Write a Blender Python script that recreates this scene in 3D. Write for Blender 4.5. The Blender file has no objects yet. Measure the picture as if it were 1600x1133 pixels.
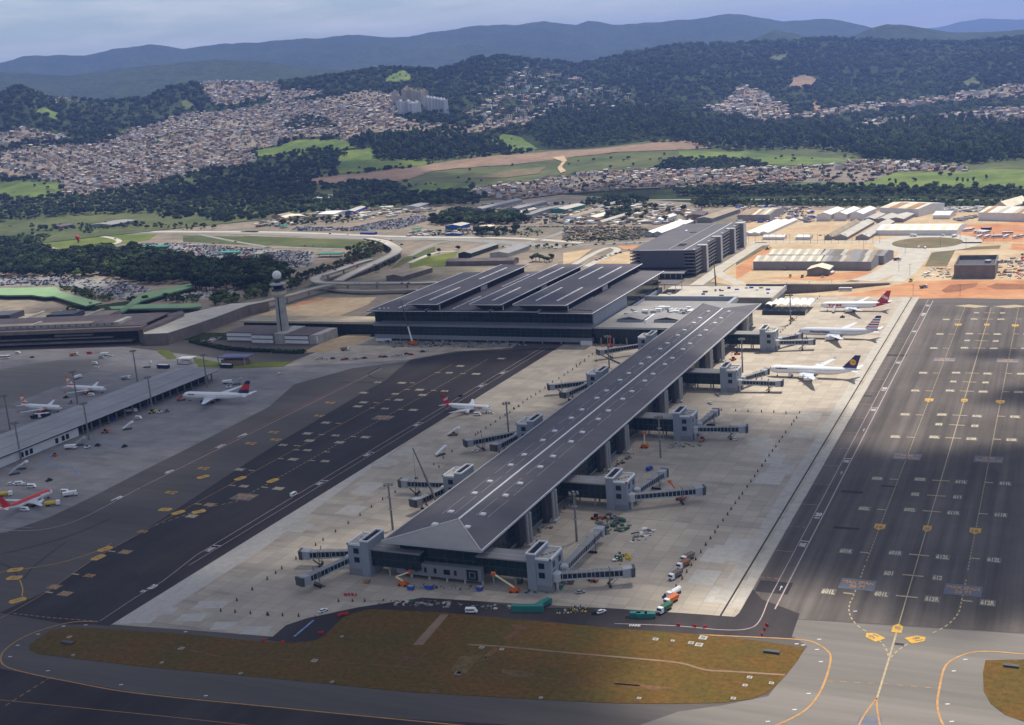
import bpy, bmesh, math, random
import numpy as np
from mathutils import Vector, Matrix

random.seed(7)
RNG = np.random.default_rng(11)
SC = bpy.context.scene
COL = SC.collection

# ------------------------------------------------------------------ camera
CAM_H = 221.355
YAW, PITCH, ROLL, FOC = -0.4348, 0.2317, 0.0778, 1914.64      # focal length in pixels of the 1600 px wide photograph
cy_, sy_, cp_, sp_ = math.cos(YAW), math.sin(YAW), math.cos(PITCH), math.sin(PITCH)
_f = np.array([sy_ * cp_, cy_ * cp_, -sp_]); _r = np.array([cy_, -sy_, 0.0]); _d = np.cross(_f, _r)
_r2 = math.cos(ROLL) * _r + math.sin(ROLL) * _d; _d2 = -math.sin(ROLL) * _r + math.cos(ROLL) * _d
cam_data = bpy.data.cameras.new('camera')
cam_data.sensor_width = 36.0
cam_data.lens = 36.0 * FOC / 1600.0
cam_data.clip_start = 1.0
cam_data.clip_end = 60000.0
cam = bpy.data.objects.new('camera', cam_data); COL.objects.link(cam)
mw = Matrix.Identity(4)
for i in range(3):
    mw[i][0] = _r2[i]; mw[i][1] = -_d2[i]; mw[i][2] = -_f[i]
mw[2][3] = CAM_H
cam.matrix_world = mw
SC.camera = cam

# ------------------------------------------------------------------ sky, sun, exposure
SUN_V = np.array([0.16, 0.42, 1.0]); SUN_V = SUN_V / np.linalg.norm(SUN_V)
world = bpy.data.worlds.new('World'); SC.world = world; world.use_nodes = True
wn, wl = world.node_tree.nodes, world.node_tree.links
wn.clear()
w_out = wn.new('ShaderNodeOutputWorld'); w_bg = wn.new('ShaderNodeBackground')
sky = wn.new('ShaderNodeTexSky'); sky.sky_type = 'NISHITA'; sky.sun_disc = False
sky.sun_elevation = math.asin(SUN_V[2]); sky.sun_rotation = math.atan2(SUN_V[0], SUN_V[1])
sky.altitude = 750; sky.air_density = 1.0; sky.dust_density = 1.2; sky.ozone_density = 1.0
# thin broken cloud over the whole sky
w_tc = wn.new('ShaderNodeTexCoord'); w_map = wn.new('ShaderNodeMapping'); w_map.inputs['Scale'].default_value = (3.0, 3.0, 22.0)
w_no = wn.new('ShaderNodeTexNoise'); w_no.inputs['Scale'].default_value = 2.2; w_no.inputs['Detail'].default_value = 7; w_no.inputs['Roughness'].default_value = 0.6
w_cr = wn.new('ShaderNodeValToRGB'); w_cr.color_ramp.elements[0].position = 0.40; w_cr.color_ramp.elements[0].color = (0, 0, 0, 1)
w_cr.color_ramp.elements[1].position = 0.68; w_cr.color_ramp.elements[1].color = (0.8, 0.8, 0.8, 1)
w_mix = wn.new('ShaderNodeMix'); w_mix.data_type = 'RGBA'; w_mix.inputs[7].default_value = (8.6, 8.4, 8.1, 1)
wl.new(w_tc.outputs['Generated'], w_map.inputs['Vector']); wl.new(w_map.outputs['Vector'], w_no.inputs['Vector'])
wl.new(w_no.outputs['Fac'], w_cr.inputs['Fac']); wl.new(w_cr.outputs['Color'], w_mix.inputs[0])
wl.new(sky.outputs['Color'], w_mix.inputs[6]); wl.new(w_mix.outputs[2], w_bg.inputs['Color'])
w_bg.inputs['Strength'].default_value = 0.09
wl.new(w_bg.outputs['Background'], w_out.inputs['Surface'])

sun_d = bpy.data.lights.new('sun', 'SUN'); sun_d.energy = 4.7; sun_d.angle = math.radians(0.8); sun_d.color = (1.0, 0.93, 0.80)
sun = bpy.data.objects.new('sun', sun_d); COL.objects.link(sun)
sun.rotation_euler = Vector(SUN_V).to_track_quat('Z', 'Y').to_euler()
sun.location = (0, 0, 3000)

SC.view_settings.view_transform = 'Standard'; SC.view_settings.look = 'None'
SC.view_settings.gamma = 1.0; SC.view_settings.use_curve_mapping = False
SC.view_settings.exposure = 0.35
SC.cycles.use_denoising = True
SC.cycles.max_bounces = 6; SC.cycles.diffuse_bounces = 3; SC.cycles.glossy_bounces = 3
SC.cycles.transmission_bounces = 3; SC.cycles.volume_bounces = 0; SC.cycles.transparent_max_bounces = 24

# ------------------------------------------------------------------ photograph pixels -> places on the ground
FR = dict(h1=(0, 0, 2.963), h2=(530, 0, 2.963), h3=(1060, 0, 2.963),
          a4=(0, 340, 3.776), a5=(380, 340, 3.776), a6=(780, 320, 3.776), a7=(1180, 300, 3.776),
          o1=(0, 540, 3.776), o2=(400, 560, 3.776), o3=(800, 560, 3.776), o4=(1180, 560, 3.776), o5=(0, 833, 3.776),
          o6=(400, 780, 3.776), o7=(720, 700, 3.776), o8=(1180, 833, 3.776),
          q1=(0, 420, 6.667), q2=(220, 440, 6.667), q3=(400, 350, 5.714), q4=(1150, 310, 6.667), q5=(1370, 310, 6.957),
          q6=(640, 310, 6.154), q7=(880, 310, 5.714), q8=(400, 300, 5.714), p=(0, 0, 1.0),
          r1=(1270, 460, 4.721), r2=(1270, 690, 4.721), r3=(200, 660, 5.15), r4=(480, 530, 4.925), r5=(0, 700, 4.36),
          r6=(0, 580, 5.333), r7=(640, 900, 4.444), r8=(960, 840, 4.197))

def ray(u, v):
    a, b = (u - 800.0) / FOC, (v - 566.5) / FOC
    return _r2 * a + _d2 * b + _f

def P(u, v, z=0.0):
    d = ray(u, v); t = (CAM_H - z) / -d[2]
    return (d[0] * t, d[1] * t, z)

def px(code, x, y):
    o = FR[code]; return (o[0] + x / o[2], o[1] + y / o[2])

def G(code, x, y, z=0.0):
    return P(*px(code, x, y), z)

def GL(code, pts, z=0.0):
    return [G(code, x, y, z) for x, y in pts]

# ------------------------------------------------------------------ materials (procedural)
M = {}
def mat(name, col, rough=0.85, var=0.12, scale=0.2, metal=0.0, bump=0.0, spec=0.3, col2=None, stretch=None, rnd=0.0, s2=None):
    m = bpy.data.materials.new(name); m.use_nodes = True
    nt = m.node_tree; n, l = nt.nodes, nt.links
    b = n['Principled BSDF']
    b.inputs['Roughness'].default_value = rough; b.inputs['Metallic'].default_value = metal
    b.inputs['Specular IOR Level'].default_value = spec
    geo = n.new('ShaderNodeNewGeometry')
    mp = n.new('ShaderNodeMapping'); mp.inputs['Scale'].default_value = stretch or (1, 1, 1)
    l.new(geo.outputs['Position'], mp.inputs['Vector'])
    no = n.new('ShaderNodeTexNoise'); no.inputs['Scale'].default_value = scale; no.inputs['Detail'].default_value = 6; no.inputs['Roughness'].default_value = 0.62
    l.new(mp.outputs['Vector'], no.inputs['Vector'])
    cr = n.new('ShaderNodeValToRGB')
    c = np.array(col); c2 = np.array(col2) if col2 else c * (1 + var)
    c1 = c if col2 else c * (1 - var)
    cr.color_ramp.elements[0].position = 0.34; cr.color_ramp.elements[0].color = (*np.clip(c1, 0, 1), 1)
    cr.color_ramp.elements[1].position = 0.66; cr.color_ramp.elements[1].color = (*np.clip(c2, 0, 1), 1)
    l.new(no.outputs['Fac'], cr.inputs['Fac'])
    last = cr.outputs['Color']
    if s2:
        n2 = n.new('ShaderNodeTexNoise'); n2.inputs['Scale'].default_value = s2[0]; n2.inputs['Detail'].default_value = 8; n2.inputs['Roughness'].default_value = 0.7
        mp2 = n.new('ShaderNodeMapping'); mp2.inputs['Scale'].default_value = s2[2] if len(s2) > 2 else (1, 1, 1)
        l.new(geo.outputs['Position'], mp2.inputs['Vector']); l.new(mp2.outputs['Vector'], n2.inputs['Vector'])
        mr = n.new('ShaderNodeMapRange'); mr.inputs[1].default_value = 0.3; mr.inputs[2].default_value = 0.7
        mr.inputs[3].default_value = 1 - s2[1]; mr.inputs[4].default_value = 1 + s2[1]
        l.new(n2.outputs['Fac'], mr.inputs[0])
        mu = n.new('ShaderNodeMix'); mu.data_type = 'RGBA'; mu.blend_type = 'MULTIPLY'; mu.inputs[0].default_value = 1.0
        l.new(last, mu.inputs[6]); l.new(mr.outputs[0], mu.inputs[7]); last = mu.outputs[2]
    if rnd:
        oi = n.new('ShaderNodeObjectInfo'); mr = n.new('ShaderNodeMapRange')
        mr.inputs[3].default_value = 1 - rnd; mr.inputs[4].default_value = 1 + rnd
        l.new(oi.outputs['Random'], mr.inputs[0])
        mu = n.new('ShaderNodeMix'); mu.data_type = 'RGBA'; mu.blend_type = 'MULTIPLY'; mu.inputs[0].default_value = 1.0
        l.new(last, mu.inputs[6]); l.new(mr.outputs[0], mu.inputs[7]); last = mu.outputs[2]
    l.new(last, b.inputs['Base Color'])
    if bump:
        bn = n.new('ShaderNodeBump'); bn.inputs['Strength'].default_value = bump; bn.inputs['Distance'].default_value = 1.0
        l.new(no.outputs['Fac'], bn.inputs['Height']); l.new(bn.outputs['Normal'], b.inputs['Normal'])
    M[name] = m
    return m

def slab_mat(name, c1, c2, cm, w=7.5, row=7.5, mortar=0.012, var=0.13, stain=(0.16, 0.14, 0.12), off=0.0):
    """paving slabs: tone changes from slab to slab, thin joints, tyre stains"""
    m = bpy.data.materials.new(name); m.use_nodes = True
    n, l = m.node_tree.nodes, m.node_tree.links; b = n['Principled BSDF']
    b.inputs['Roughness'].default_value = 0.9; b.inputs['Specular IOR Level'].default_value = 0.2
    geo = n.new('ShaderNodeNewGeometry')
    br = n.new('ShaderNodeTexBrick'); br.offset = off; br.squash = 1
    br.inputs['Scale'].default_value = 1.0; br.inputs['Brick Width'].default_value = w; br.inputs['Row Height'].default_value = row
    br.inputs['Mortar Size'].default_value = mortar * w; br.inputs['Mortar Smooth'].default_value = 0.1; br.inputs['Bias'].default_value = -0.1
    br.inputs['Color1'].default_value = (*c1, 1); br.inputs['Color2'].default_value = (*c2, 1); br.inputs['Mortar'].default_value = (*cm, 1)
    l.new(geo.outputs['Position'], br.inputs['Vector'])
    no = n.new('ShaderNodeTexNoise'); no.inputs['Scale'].default_value = 0.035; no.inputs['Detail'].default_value = 8; no.inputs['Roughness'].default_value = 0.7
    mp = n.new('ShaderNodeMapping'); mp.inputs['Scale'].default_value = (0.7, 1.5, 1)
    l.new(geo.outputs['Position'], mp.inputs['Vector']); l.new(mp.outputs['Vector'], no.inputs['Vector'])
    mr = n.new('ShaderNodeMapRange'); mr.inputs[1].default_value = 0.3; mr.inputs[2].default_value = 0.7; mr.inputs[3].default_value = 1 - var; mr.inputs[4].default_value = 1 + var
    l.new(no.outputs['Fac'], mr.inputs[0])
    mu = n.new('ShaderNodeMix'); mu.data_type = 'RGBA'; mu.blend_type = 'MULTIPLY'; mu.inputs[0].default_value = 1
    l.new(br.outputs['Color'], mu.inputs[6]); l.new(mr.outputs[0], mu.inputs[7])
    n3 = n.new('ShaderNodeTexNoise'); n3.inputs['Scale'].default_value = 0.05; n3.inputs['Detail'].default_value = 5
    mp3 = n.new('ShaderNodeMapping'); mp3.inputs['Scale'].default_value = (0.5, 2.2, 1); mp3.inputs['Location'].default_value = (91, 13, 0)
    l.new(geo.outputs['Position'], mp3.inputs['Vector']); l.new(mp3.outputs['Vector'], n3.inputs['Vector'])
    cr = n.new('ShaderNodeValToRGB'); cr.color_ramp.elements[0].position = 0.55; cr.color_ramp.elements[0].color = (0, 0, 0, 1)
    cr.color_ramp.elements[1].position = 0.78; cr.color_ramp.elements[1].color = (0.6, 0.6, 0.6, 1)
    l.new(n3.outputs['Fac'], cr.inputs['Fac'])
    mx = n.new('ShaderNodeMix'); mx.data_type = 'RGBA'; mx.inputs[7].default_value = (*stain, 1)
    l.new(cr.outputs['Color'], mx.inputs[0]); l.new(mu.outputs[2], mx.inputs[6]); l.new(mx.outputs[2], b.inputs['Base Color'])
    M[name] = m
    return m

mat('asphalt_dark', (0.033, 0.027, 0.028), 0.9, 0.3, 0.05, stretch=(1, 0.08, 1), s2=(0.02, 0.25))
mat('asphalt_new', (0.031, 0.026, 0.028), 0.9, 0.25, 0.06, stretch=(1, 0.1, 1), s2=(0.03, 0.2))
mat('asphalt_right', (0.092, 0.078, 0.070), 0.9, 0.34, 0.10, stretch=(1.6, 0.035, 1), s2=(0.012, 0.3))
mat('asphalt_grey', (0.090, 0.079, 0.073), 0.9, 0.16, 0.03, stretch=(0.12, 1, 1), s2=(0.25, 0.12, (0.05, 1, 1)))
mat('asphalt_pale_and_sunlit', (0.165, 0.15, 0.135), 0.9, 0.14, 0.04, stretch=(0.1, 1, 1), s2=(0.2, 0.13, (0.05, 1, 1)))  # the stub's own grey, and the junction's sunlight put into the colour
mat('tar_patch', (0.03, 0.028, 0.032), 0.9, 0.2, 0.3)
slab_mat('apron_slab', (0.42, 0.365, 0.295), (0.335, 0.29, 0.24), (0.25, 0.21, 0.175))
slab_mat('apron_old', (0.235, 0.222, 0.222), (0.200, 0.188, 0.188), (0.17, 0.16, 0.158), 9, 9, 0.012, 0.2, (0.08, 0.075, 0.08))
mat('slab_pale', (0.43, 0.40, 0.36), 0.9, 0.1, 0.3)
mat('slab_edge', (0.40, 0.37, 0.325), 0.9, 0.12, 0.2)
mat('grass_dry', (0.120, 0.058, 0.008), 0.95, 0.2, 0.05, col2=(0.080, 0.058, 0.007), bump=0.5, s2=(0.45, 0.42))
mat('grass_mown', (0.125, 0.085, 0.03), 0.95, 0.25, 0.2, bump=0.4, s2=(0.5, 0.3))
mat('grass_green', (0.060, 0.098, 0.012), 0.95, 0.2, 0.02, col2=(0.135, 0.150, 0.022), bump=0.3, s2=(0.2, 0.25))
mat('meadow', (0.055, 0.098, 0.014), 0.95, 0.2, 0.006, col2=(0.135, 0.175, 0.030), s2=(0.03, 0.35))
mat('meadow_dark', (0.040, 0.060, 0.014), 0.95, 0.2, 0.006, col2=(0.095, 0.105, 0.035), s2=(0.03, 0.35))
mat('meadow_brown', (0.16, 0.12, 0.06), 0.95, 0.2, 0.01, col2=(0.11, 0.10, 0.05), s2=(0.05, 0.3))
mat('dirt_orange', (0.38, 0.155, 0.07), 0.95, 0.2, 0.02, col2=(0.47, 0.25, 0.125), s2=(0.12, 0.28, (0.4, 1, 1)))
mat('dirt_sand', (0.38, 0.26, 0.145), 0.95, 0.2, 0.02, col2=(0.47, 0.37, 0.245), s2=(0.12, 0.2))
mat('soil_dark', (0.125, 0.062, 0.028), 0.95, 0.25, 0.1, s2=(0.4, 0.3))
mat('dirt_red', (0.27, 0.12, 0.06), 0.95, 0.2, 0.05, col2=(0.19, 0.085, 0.045), s2=(0.3, 0.25))
mat('dirt_brown', (0.26, 0.17, 0.11), 0.95, 0.2, 0.01, col2=(0.17, 0.12, 0.085), s2=(0.06, 0.3))
mat('town_ground', (0.145, 0.115, 0.09), 0.95, 0.3, 0.01, col2=(0.215, 0.175, 0.14), s2=(0.05, 0.3))
mat('yard_ground', (0.24, 0.19, 0.15), 0.95, 0.3, 0.008, col2=(0.13, 0.12, 0.085), s2=(0.05, 0.35))
mat('road_grey', (0.22, 0.215, 0.205), 0.9, 0.12, 0.04)
mat('road_concrete', (0.42, 0.39, 0.34), 0.9, 0.12, 0.08)
mat('viaduct_concrete', (0.34, 0.31, 0.265), 0.9, 0.14, 0.1)
mat('paint_white', (0.52, 0.50, 0.49), 0.7, 0.15, 0.6)
mat('paint_pink', (0.36, 0.29, 0.29), 0.8, 0.2, 0.4)
mat('paint_yellow', (0.52, 0.30, 0.045), 0.7, 0.18, 0.5)
mat('paint_tan', (0.36, 0.29, 0.185), 0.8, 0.2, 0.6)
mat('paint_orange', (0.42, 0.23, 0.085), 0.8, 0.2, 0.4)
mat('paint_blue_grey', (0.125, 0.135, 0.165), 0.8, 0.12, 0.4)
mat('paint_block', (0.135, 0.122, 0.112), 0.8, 0.25, 0.8)
mat('paint_number', (0.50, 0.43, 0.30), 0.8, 0.2, 0.8)
mat('paint_blue', (0.16, 0.22, 0.38), 0.8, 0.3, 0.3)
mat('paint_red', (0.55, 0.09, 0.06), 0.7, 0.1, 0.5)
mat('paint_black', (0.02, 0.02, 0.02), 0.8, 0.1, 0.5)
mat('roof_dark', (0.098, 0.091, 0.102), 0.75, 0.14, 0.04, s2=(0.5, 0.12, (0.06, 1, 1)))
mat('roof_navy', (0.076, 0.068, 0.085), 0.7, 0.14, 0.04, s2=(0.5, 0.12, (0.06, 1, 1)))
mat('roof_hip', (0.23, 0.225, 0.225), 0.75, 0.08, 0.1)
mat('trim_white', (0.72, 0.72, 0.74), 0.55, 0.08, 0.5)
mat('trim_grey', (0.42, 0.42, 0.43), 0.6, 0.08, 0.4)
mat('panel_grey', (0.30, 0.32, 0.36), 0.6, 0.06, 0.3)
mat('panel_bluegrey', (0.24, 0.27, 0.32), 0.6, 0.06, 0.3)
mat('panel_band', (0.20, 0.205, 0.23), 0.6, 0.06, 0.1)
mat('panel_dark', (0.06, 0.06, 0.075), 0.6, 0.1, 0.2)
mat('garage_dark', (0.075, 0.078, 0.10), 0.7, 0.08, 0.2)
mat('garage_frame', (0.17, 0.165, 0.165), 0.8, 0.1, 0.2)
mat('garage_fin', (0.40, 0.40, 0.42), 0.7, 0.06, 0.1)
mat('concrete', (0.36, 0.345, 0.32), 0.85, 0.14, 0.15)
mat('concrete_dark', (0.18, 0.165, 0.15), 0.9, 0.2, 0.15)
mat('concrete_brown', (0.17, 0.14, 0.125), 0.9, 0.2, 0.1)
mat('roof_brown', (0.11, 0.088, 0.092), 0.85, 0.2, 0.08)
mat('roof_tan', (0.28, 0.235, 0.175), 0.85, 0.15, 0.08)
mat('roof_grey', (0.27, 0.265, 0.275), 0.7, 0.12, 0.05, s2=(0.5, 0.06, (0.05, 1, 1)))
mat('roof_pale', (0.42, 0.395, 0.35), 0.8, 0.14, 0.08)
mat('roof_cream', (0.62, 0.56, 0.44), 0.75, 0.15, 0.06)
mat('roof_white', (0.66, 0.65, 0.62), 0.7, 0.12, 0.08)
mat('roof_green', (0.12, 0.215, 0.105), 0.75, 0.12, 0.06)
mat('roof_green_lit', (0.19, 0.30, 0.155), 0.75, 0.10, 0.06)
mat('roof_teal', (0.03, 0.22, 0.17), 0.7, 0.12, 0.2)
mat('roof_blue', (0.10, 0.11, 0.22), 0.7, 0.1, 0.2)
mat('roof_tile', (0.20, 0.135, 0.105), 0.9, 0.3, 0.3, rnd=0.35)
mat('roof_rust', (0.34, 0.20, 0.10), 0.85, 0.25, 0.1)
mat('wall_white', (0.66, 0.65, 0.66), 0.7, 0.06, 0.2)
mat('wall_cream', (0.47, 0.40, 0.31), 0.85, 0.1, 0.2, rnd=0.2)
mat('wall_brick', (0.28, 0.19, 0.145), 0.9, 0.2, 0.3, rnd=0.3)
mat('wall_shed', (0.25, 0.24, 0.25), 0.8, 0.12, 0.1)
mat('wall_pink', (0.36, 0.29, 0.245), 0.9, 0.15, 0.3, rnd=0.25)
mat('glass', (0.007, 0.024, 0.030), 0.14, 0.4, 0.25, spec=0.28)
mat('glass_blue', (0.010, 0.022, 0.036), 0.15, 0.3, 0.3, spec=0.28)
mat('mullion', (0.05, 0.06, 0.065), 0.5, 0.1, 0.3)
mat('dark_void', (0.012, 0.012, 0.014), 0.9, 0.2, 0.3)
mat('steel', (0.33, 0.34, 0.35), 0.45, 0.1, 0.5, metal=0.3)
mat('steel_dark', (0.07, 0.07, 0.075), 0.6, 0.1, 0.5)
mat('pole', (0.20, 0.19, 0.185), 0.7, 0.1, 0.5)
mat('orange_paint', (0.62, 0.14, 0.025), 0.5, 0.1, 0.5)
mat('yellow_paint', (0.70, 0.48, 0.05), 0.5, 0.1, 0.5)
mat('cream_paint', (0.72, 0.62, 0.40), 0.5, 0.1, 0.5)
mat('blue_paint', (0.03, 0.08, 0.40), 0.5, 0.1, 0.5)
mat('teal_paint', (0.025, 0.17, 0.155), 0.5, 0.1, 0.5)
mat('green_paint', (0.03, 0.12, 0.06), 0.5, 0.1, 0.5)
mat('red_paint', (0.50, 0.02, 0.02), 0.4, 0.08, 0.5)
mat('white_paint', (0.78, 0.78, 0.78), 0.4, 0.05, 0.5)
mat('silver_paint', (0.42, 0.43, 0.44), 0.35, 0.05, 0.5, metal=0.2)
mat('black_paint', (0.02, 0.02, 0.024), 0.35, 0.05, 0.5)
mat('navy_paint', (0.012, 0.016, 0.075), 0.35, 0.05, 0.5)
mat('plane_white', (0.80, 0.80, 0.81), 0.32, 0.03, 0.4, spec=0.5)
mat('plane_silver', (0.58, 0.60, 0.64), 0.3, 0.03, 0.4, spec=0.5)
mat('plane_red', (0.48, 0.012, 0.02), 0.32, 0.04, 0.4, spec=0.5)
mat('plane_orange', (0.66, 0.14, 0.02), 0.32, 0.04, 0.4, spec=0.5)
mat('plane_navy', (0.02, 0.016, 0.095), 0.32, 0.04, 0.4, spec=0.5)
mat('plane_yellow', (0.75, 0.40, 0.01), 0.32, 0.04, 0.4, spec=0.5)
mat('plane_grey', (0.33, 0.34, 0.36), 0.4, 0.05, 0.4)
mat('plane_scarlet', (0.60, 0.03, 0.025), 0.32, 0.04, 0.4, spec=0.5)
mat('tyre', (0.015, 0.015, 0.015), 0.8, 0.1, 0.5)
mat('foliage_dark', (0.019, 0.034, 0.013), 0.85, 0.4, 0.05, rnd=0.6, spec=0.15)
mat('foliage_mid', (0.045, 0.072, 0.022), 0.85, 0.35, 0.05, rnd=0.6, spec=0.15)
mat('foliage_light', (0.088, 0.112, 0.030), 0.85, 0.3, 0.06, rnd=0.45, spec=0.15)
mat('foliage_brown', (0.085, 0.065, 0.035), 0.9, 0.3, 0.1, rnd=0.4, spec=0.15)
mat('bark', (0.09, 0.065, 0.045), 0.9, 0.2, 1.0)
mat('rubble', (0.30, 0.28, 0.26), 0.9, 0.4, 0.6)

# ------------------------------------------------------------------ mesh building
class MB:
    def __init__(s): s.v = []; s.f = []; s.m = []
    def add(s, verts, faces, mi=0):
        o = len(s.v); s.v += [tuple(map(float, p)) for p in verts]
        s.f += [tuple(i + o for i in f) for f in faces]; s.m += [mi] * len(faces)
        return s
    def box(s, x0, x1, y0, y1, z0, z1, mi=0):
        return s.add([(x0, y0, z0), (x1, y0, z0), (x1, y1, z0), (x0, y1, z0), (x0, y0, z1), (x1, y0, z1), (x1, y1, z1), (x0, y1, z1)],
                     [(0, 3, 2, 1), (4, 5, 6, 7), (0, 1, 5, 4), (1, 2, 6, 5), (2, 3, 7, 6), (3, 0, 4, 7)], mi)
    def obox(s, c, ax, L, Wd, z0, z1, mi=0):
        "box of length L along ax (2D unit) and width Wd about centre c"
        ax = np.array(ax[:2]); ax = ax / np.hypot(*ax); n = np.array([-ax[1], ax[0]]); c = np.array(c[:2])
        q = [c - ax * L / 2 - n * Wd / 2, c + ax * L / 2 - n * Wd / 2, c + ax * L / 2 + n * Wd / 2, c - ax * L / 2 + n * Wd / 2]
        return s.prism(q, z0, z1, mi)
    def prism(s, poly, z0, z1, mi=0):
        poly = ccw(poly); n = len(poly)
        zb = z0 if hasattr(z0, '__len__') else [z0] * n; zt = z1 if hasattr(z1, '__len__') else [z1] * n
        v = [(p[0], p[1], zb[i]) for i, p in enumerate(poly)] + [(p[0], p[1], zt[i]) for i, p in enumerate(poly)]
        f = [tuple(range(n - 1, -1, -1)), tuple(range(n, 2 * n))] + [(i, (i + 1) % n, n + (i + 1) % n, n + i) for i in range(n)]
        return s.add(v, f, mi)
    def sheet(s, poly, z, mi=0):
        poly = ccw(poly); return s.add([(p[0], p[1], z) for p in poly], [tuple(range(len(poly)))], mi)
    def hexa(s, a, b, mi=0):
        "solid between two quads of 4 points"
        return s.add(list(a) + list(b), [(3, 2, 1, 0), (4, 5, 6, 7), (0, 1, 5, 4), (1, 2, 6, 5), (2, 3, 7, 6), (3, 0, 4, 7)], mi)
    def tube(s, p, q, r, n=8, r2=None, mi=0, cap=True):
        p, q = np.array(p, float), np.array(q, float); d = q - p; d = d / np.linalg.norm(d)
        a = np.cross(d, (0, 0, 1) if abs(d[2]) < 0.9 else (1, 0, 0)); a = a / np.linalg.norm(a); b = np.cross(d, a)
        r2 = r if r2 is None else r2
        v = [p + r * (math.cos(t) * a + math.sin(t) * b) for t in np.arange(n) * 2 * math.pi / n] + [q + r2 * (math.cos(t) * a + math.sin(t) * b) for t in np.arange(n) * 2 * math.pi / n]
        f = [(i, i + n, (i + 1) % n + n, (i + 1) % n) for i in range(n)]
        if cap: f += [tuple(range(n)), tuple(range(2 * n - 1, n - 1, -1))]
        return s.add(v, f, mi)
    def rings(s, rings, mi=0, closed=True, caps=True):
        n = len(rings[0]); v = [p for r in rings for p in r]; f = []
        for k in range(len(rings) - 1):
            for i in range(n if closed else n - 1):
                j = (i + 1) % n; f.append((k * n + i, k * n + j, (k + 1) * n + j, (k + 1) * n + i))
        if caps: f += [tuple(range(n - 1, -1, -1)), tuple(range((len(rings) - 1) * n, len(rings) * n))]
        return s.add(v, f, mi)
    def lathe(s, c, prof, n=16, mi=0):
        "profile of (radius, z) about a vertical axis at c"
        return s.rings([[(c[0] + r * math.cos(t), c[1] + r * math.sin(t), c[2] + z) for t in np.arange(n) * 2 * math.pi / n] for r, z in prof], mi)
    def strip(s, pts, w, z, mi=0):
        "flat ribbon along a polyline"
        L, R = offset_line(pts, w)
        o = len(s.v); n = len(L)
        zz = z if hasattr(z, '__len__') else [z] * n
        return s.add([(p[0], p[1], zz[i]) for i, p in enumerate(L)] + [(p[0], p[1], zz[i]) for i, p in enumerate(R)],
                     [(n + i, n + i + 1, i + 1, i) for i in range(n - 1)], mi)
    def mesh(s, name, mats, origin=(0, 0, 0), smooth=False):
        me = bpy.data.meshes.new(name); o = np.array(origin, float)
        me.from_pydata([tuple(np.array(p) - o) for p in s.v] if np.any(o) else s.v, [], s.f)
        for m_ in (mats if isinstance(mats, (list, tuple)) else [mats]): me.materials.append(M[m_] if isinstance(m_, str) else m_)
        if any(s.m): me.polygons.foreach_set('material_index', s.m)
        if smooth: me.polygons.foreach_set('use_smooth', [True] * len(s.f))
        me.update(); return me
    def build(s, name, mats, parent=None, smooth=False, local=False, label=None):
        if parent is not None and not local: o = tuple(parent.location)
        else: o = (0, 0, 0)
        ob = bpy.data.objects.new(name, s.mesh(name, mats, o, smooth)); COL.objects.link(ob)
        if parent is not None: ob.parent = parent
        if label: ob['label'] = label
        return ob
    def one(s, name, mats, label, cat, group=None, smooth=False, kind=None):
        "a thing that is a single mesh"
        v = np.array(s.v); c = ((v[:, 0].min() + v[:, 0].max()) / 2, (v[:, 1].min() + v[:, 1].max()) / 2, v[:, 2].min())
        ob = bpy.data.objects.new(name, s.mesh(name, mats, c, smooth)); ob.location = c; COL.objects.link(ob)
        tag(ob, label, cat, group, kind); return ob

def ccw(poly):
    a = sum(poly[i][0] * poly[(i + 1) % len(poly)][1] - poly[(i + 1) % len(poly)][0] * poly[i][1] for i in range(len(poly)))
    return list(poly) if a > 0 else list(poly)[::-1]

def offset_line(pts, w):
    p = np.array([q[:2] for q in pts], float); t = np.zeros_like(p)
    t[1:-1] = p[2:] - p[:-2]; t[0] = p[1] - p[0]; t[-1] = p[-1] - p[-2]
    t /= np.linalg.norm(t, axis=1)[:, None]; n = np.stack([-t[:, 1], t[:, 0]], 1)
    return p + n * w / 2, p - n * w / 2

def smooth_line(pts, n=8):
    "Catmull-Rom through points"
    p = [np.array((*q, 0.0)[:3], float) for q in pts]; p = [2 * p[0] - p[1]] + p + [2 * p[-1] - p[-2]]; out = []
    for i in range(1, len(p) - 2):
        for k in range(n):
            t = k / n; a, b, c, d = p[i - 1], p[i], p[i + 1], p[i + 2]
            out.append(0.5 * (2 * b + (c - a) * t + (2 * a - 5 * b + 4 * c - d) * t * t + (3 * b - a - 3 * c + d) * t ** 3))
    out.append(p[-2]); return out

def tag(o, label=None, cat=None, group=None, kind=None):
    if label: o['label'] = label
    if cat: o['category'] = cat
    if group: o['group'] = group
    if kind: o['kind'] = kind
    return o

def thing(name, label, cat, loc=(0, 0, 0), rz=0.0, group=None):
    o = bpy.data.objects.new(name, None); COL.objects.link(o); o.location = loc; o.rotation_euler = (0, 0, rz)
    o.empty_display_size = 1.0
    return tag(o, label, cat, group)

def struct(name, mb, mats, kind='structure', label=None, smooth=False):
    ob = mb.build(name, mats, smooth=smooth); ob['kind'] = kind
    if label: ob['label'] = label
    return ob

def dup(root, loc, rz=0.0, label=None, group=None, scale=None):
    r = root.copy(); COL.objects.link(r); r.location = loc; r.rotation_euler = (0, 0, rz)
    if scale is not None: r.scale = scale if hasattr(scale, '__len__') else (scale,) * 3
    if label: r['label'] = label
    if group: r['group'] = group
    for ch in root.children:
        c = ch.copy(); COL.objects.link(c); c.parent = r
        for g in ch.children:
            k = g.copy(); COL.objects.link(k); k.parent = c
    return r

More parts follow.
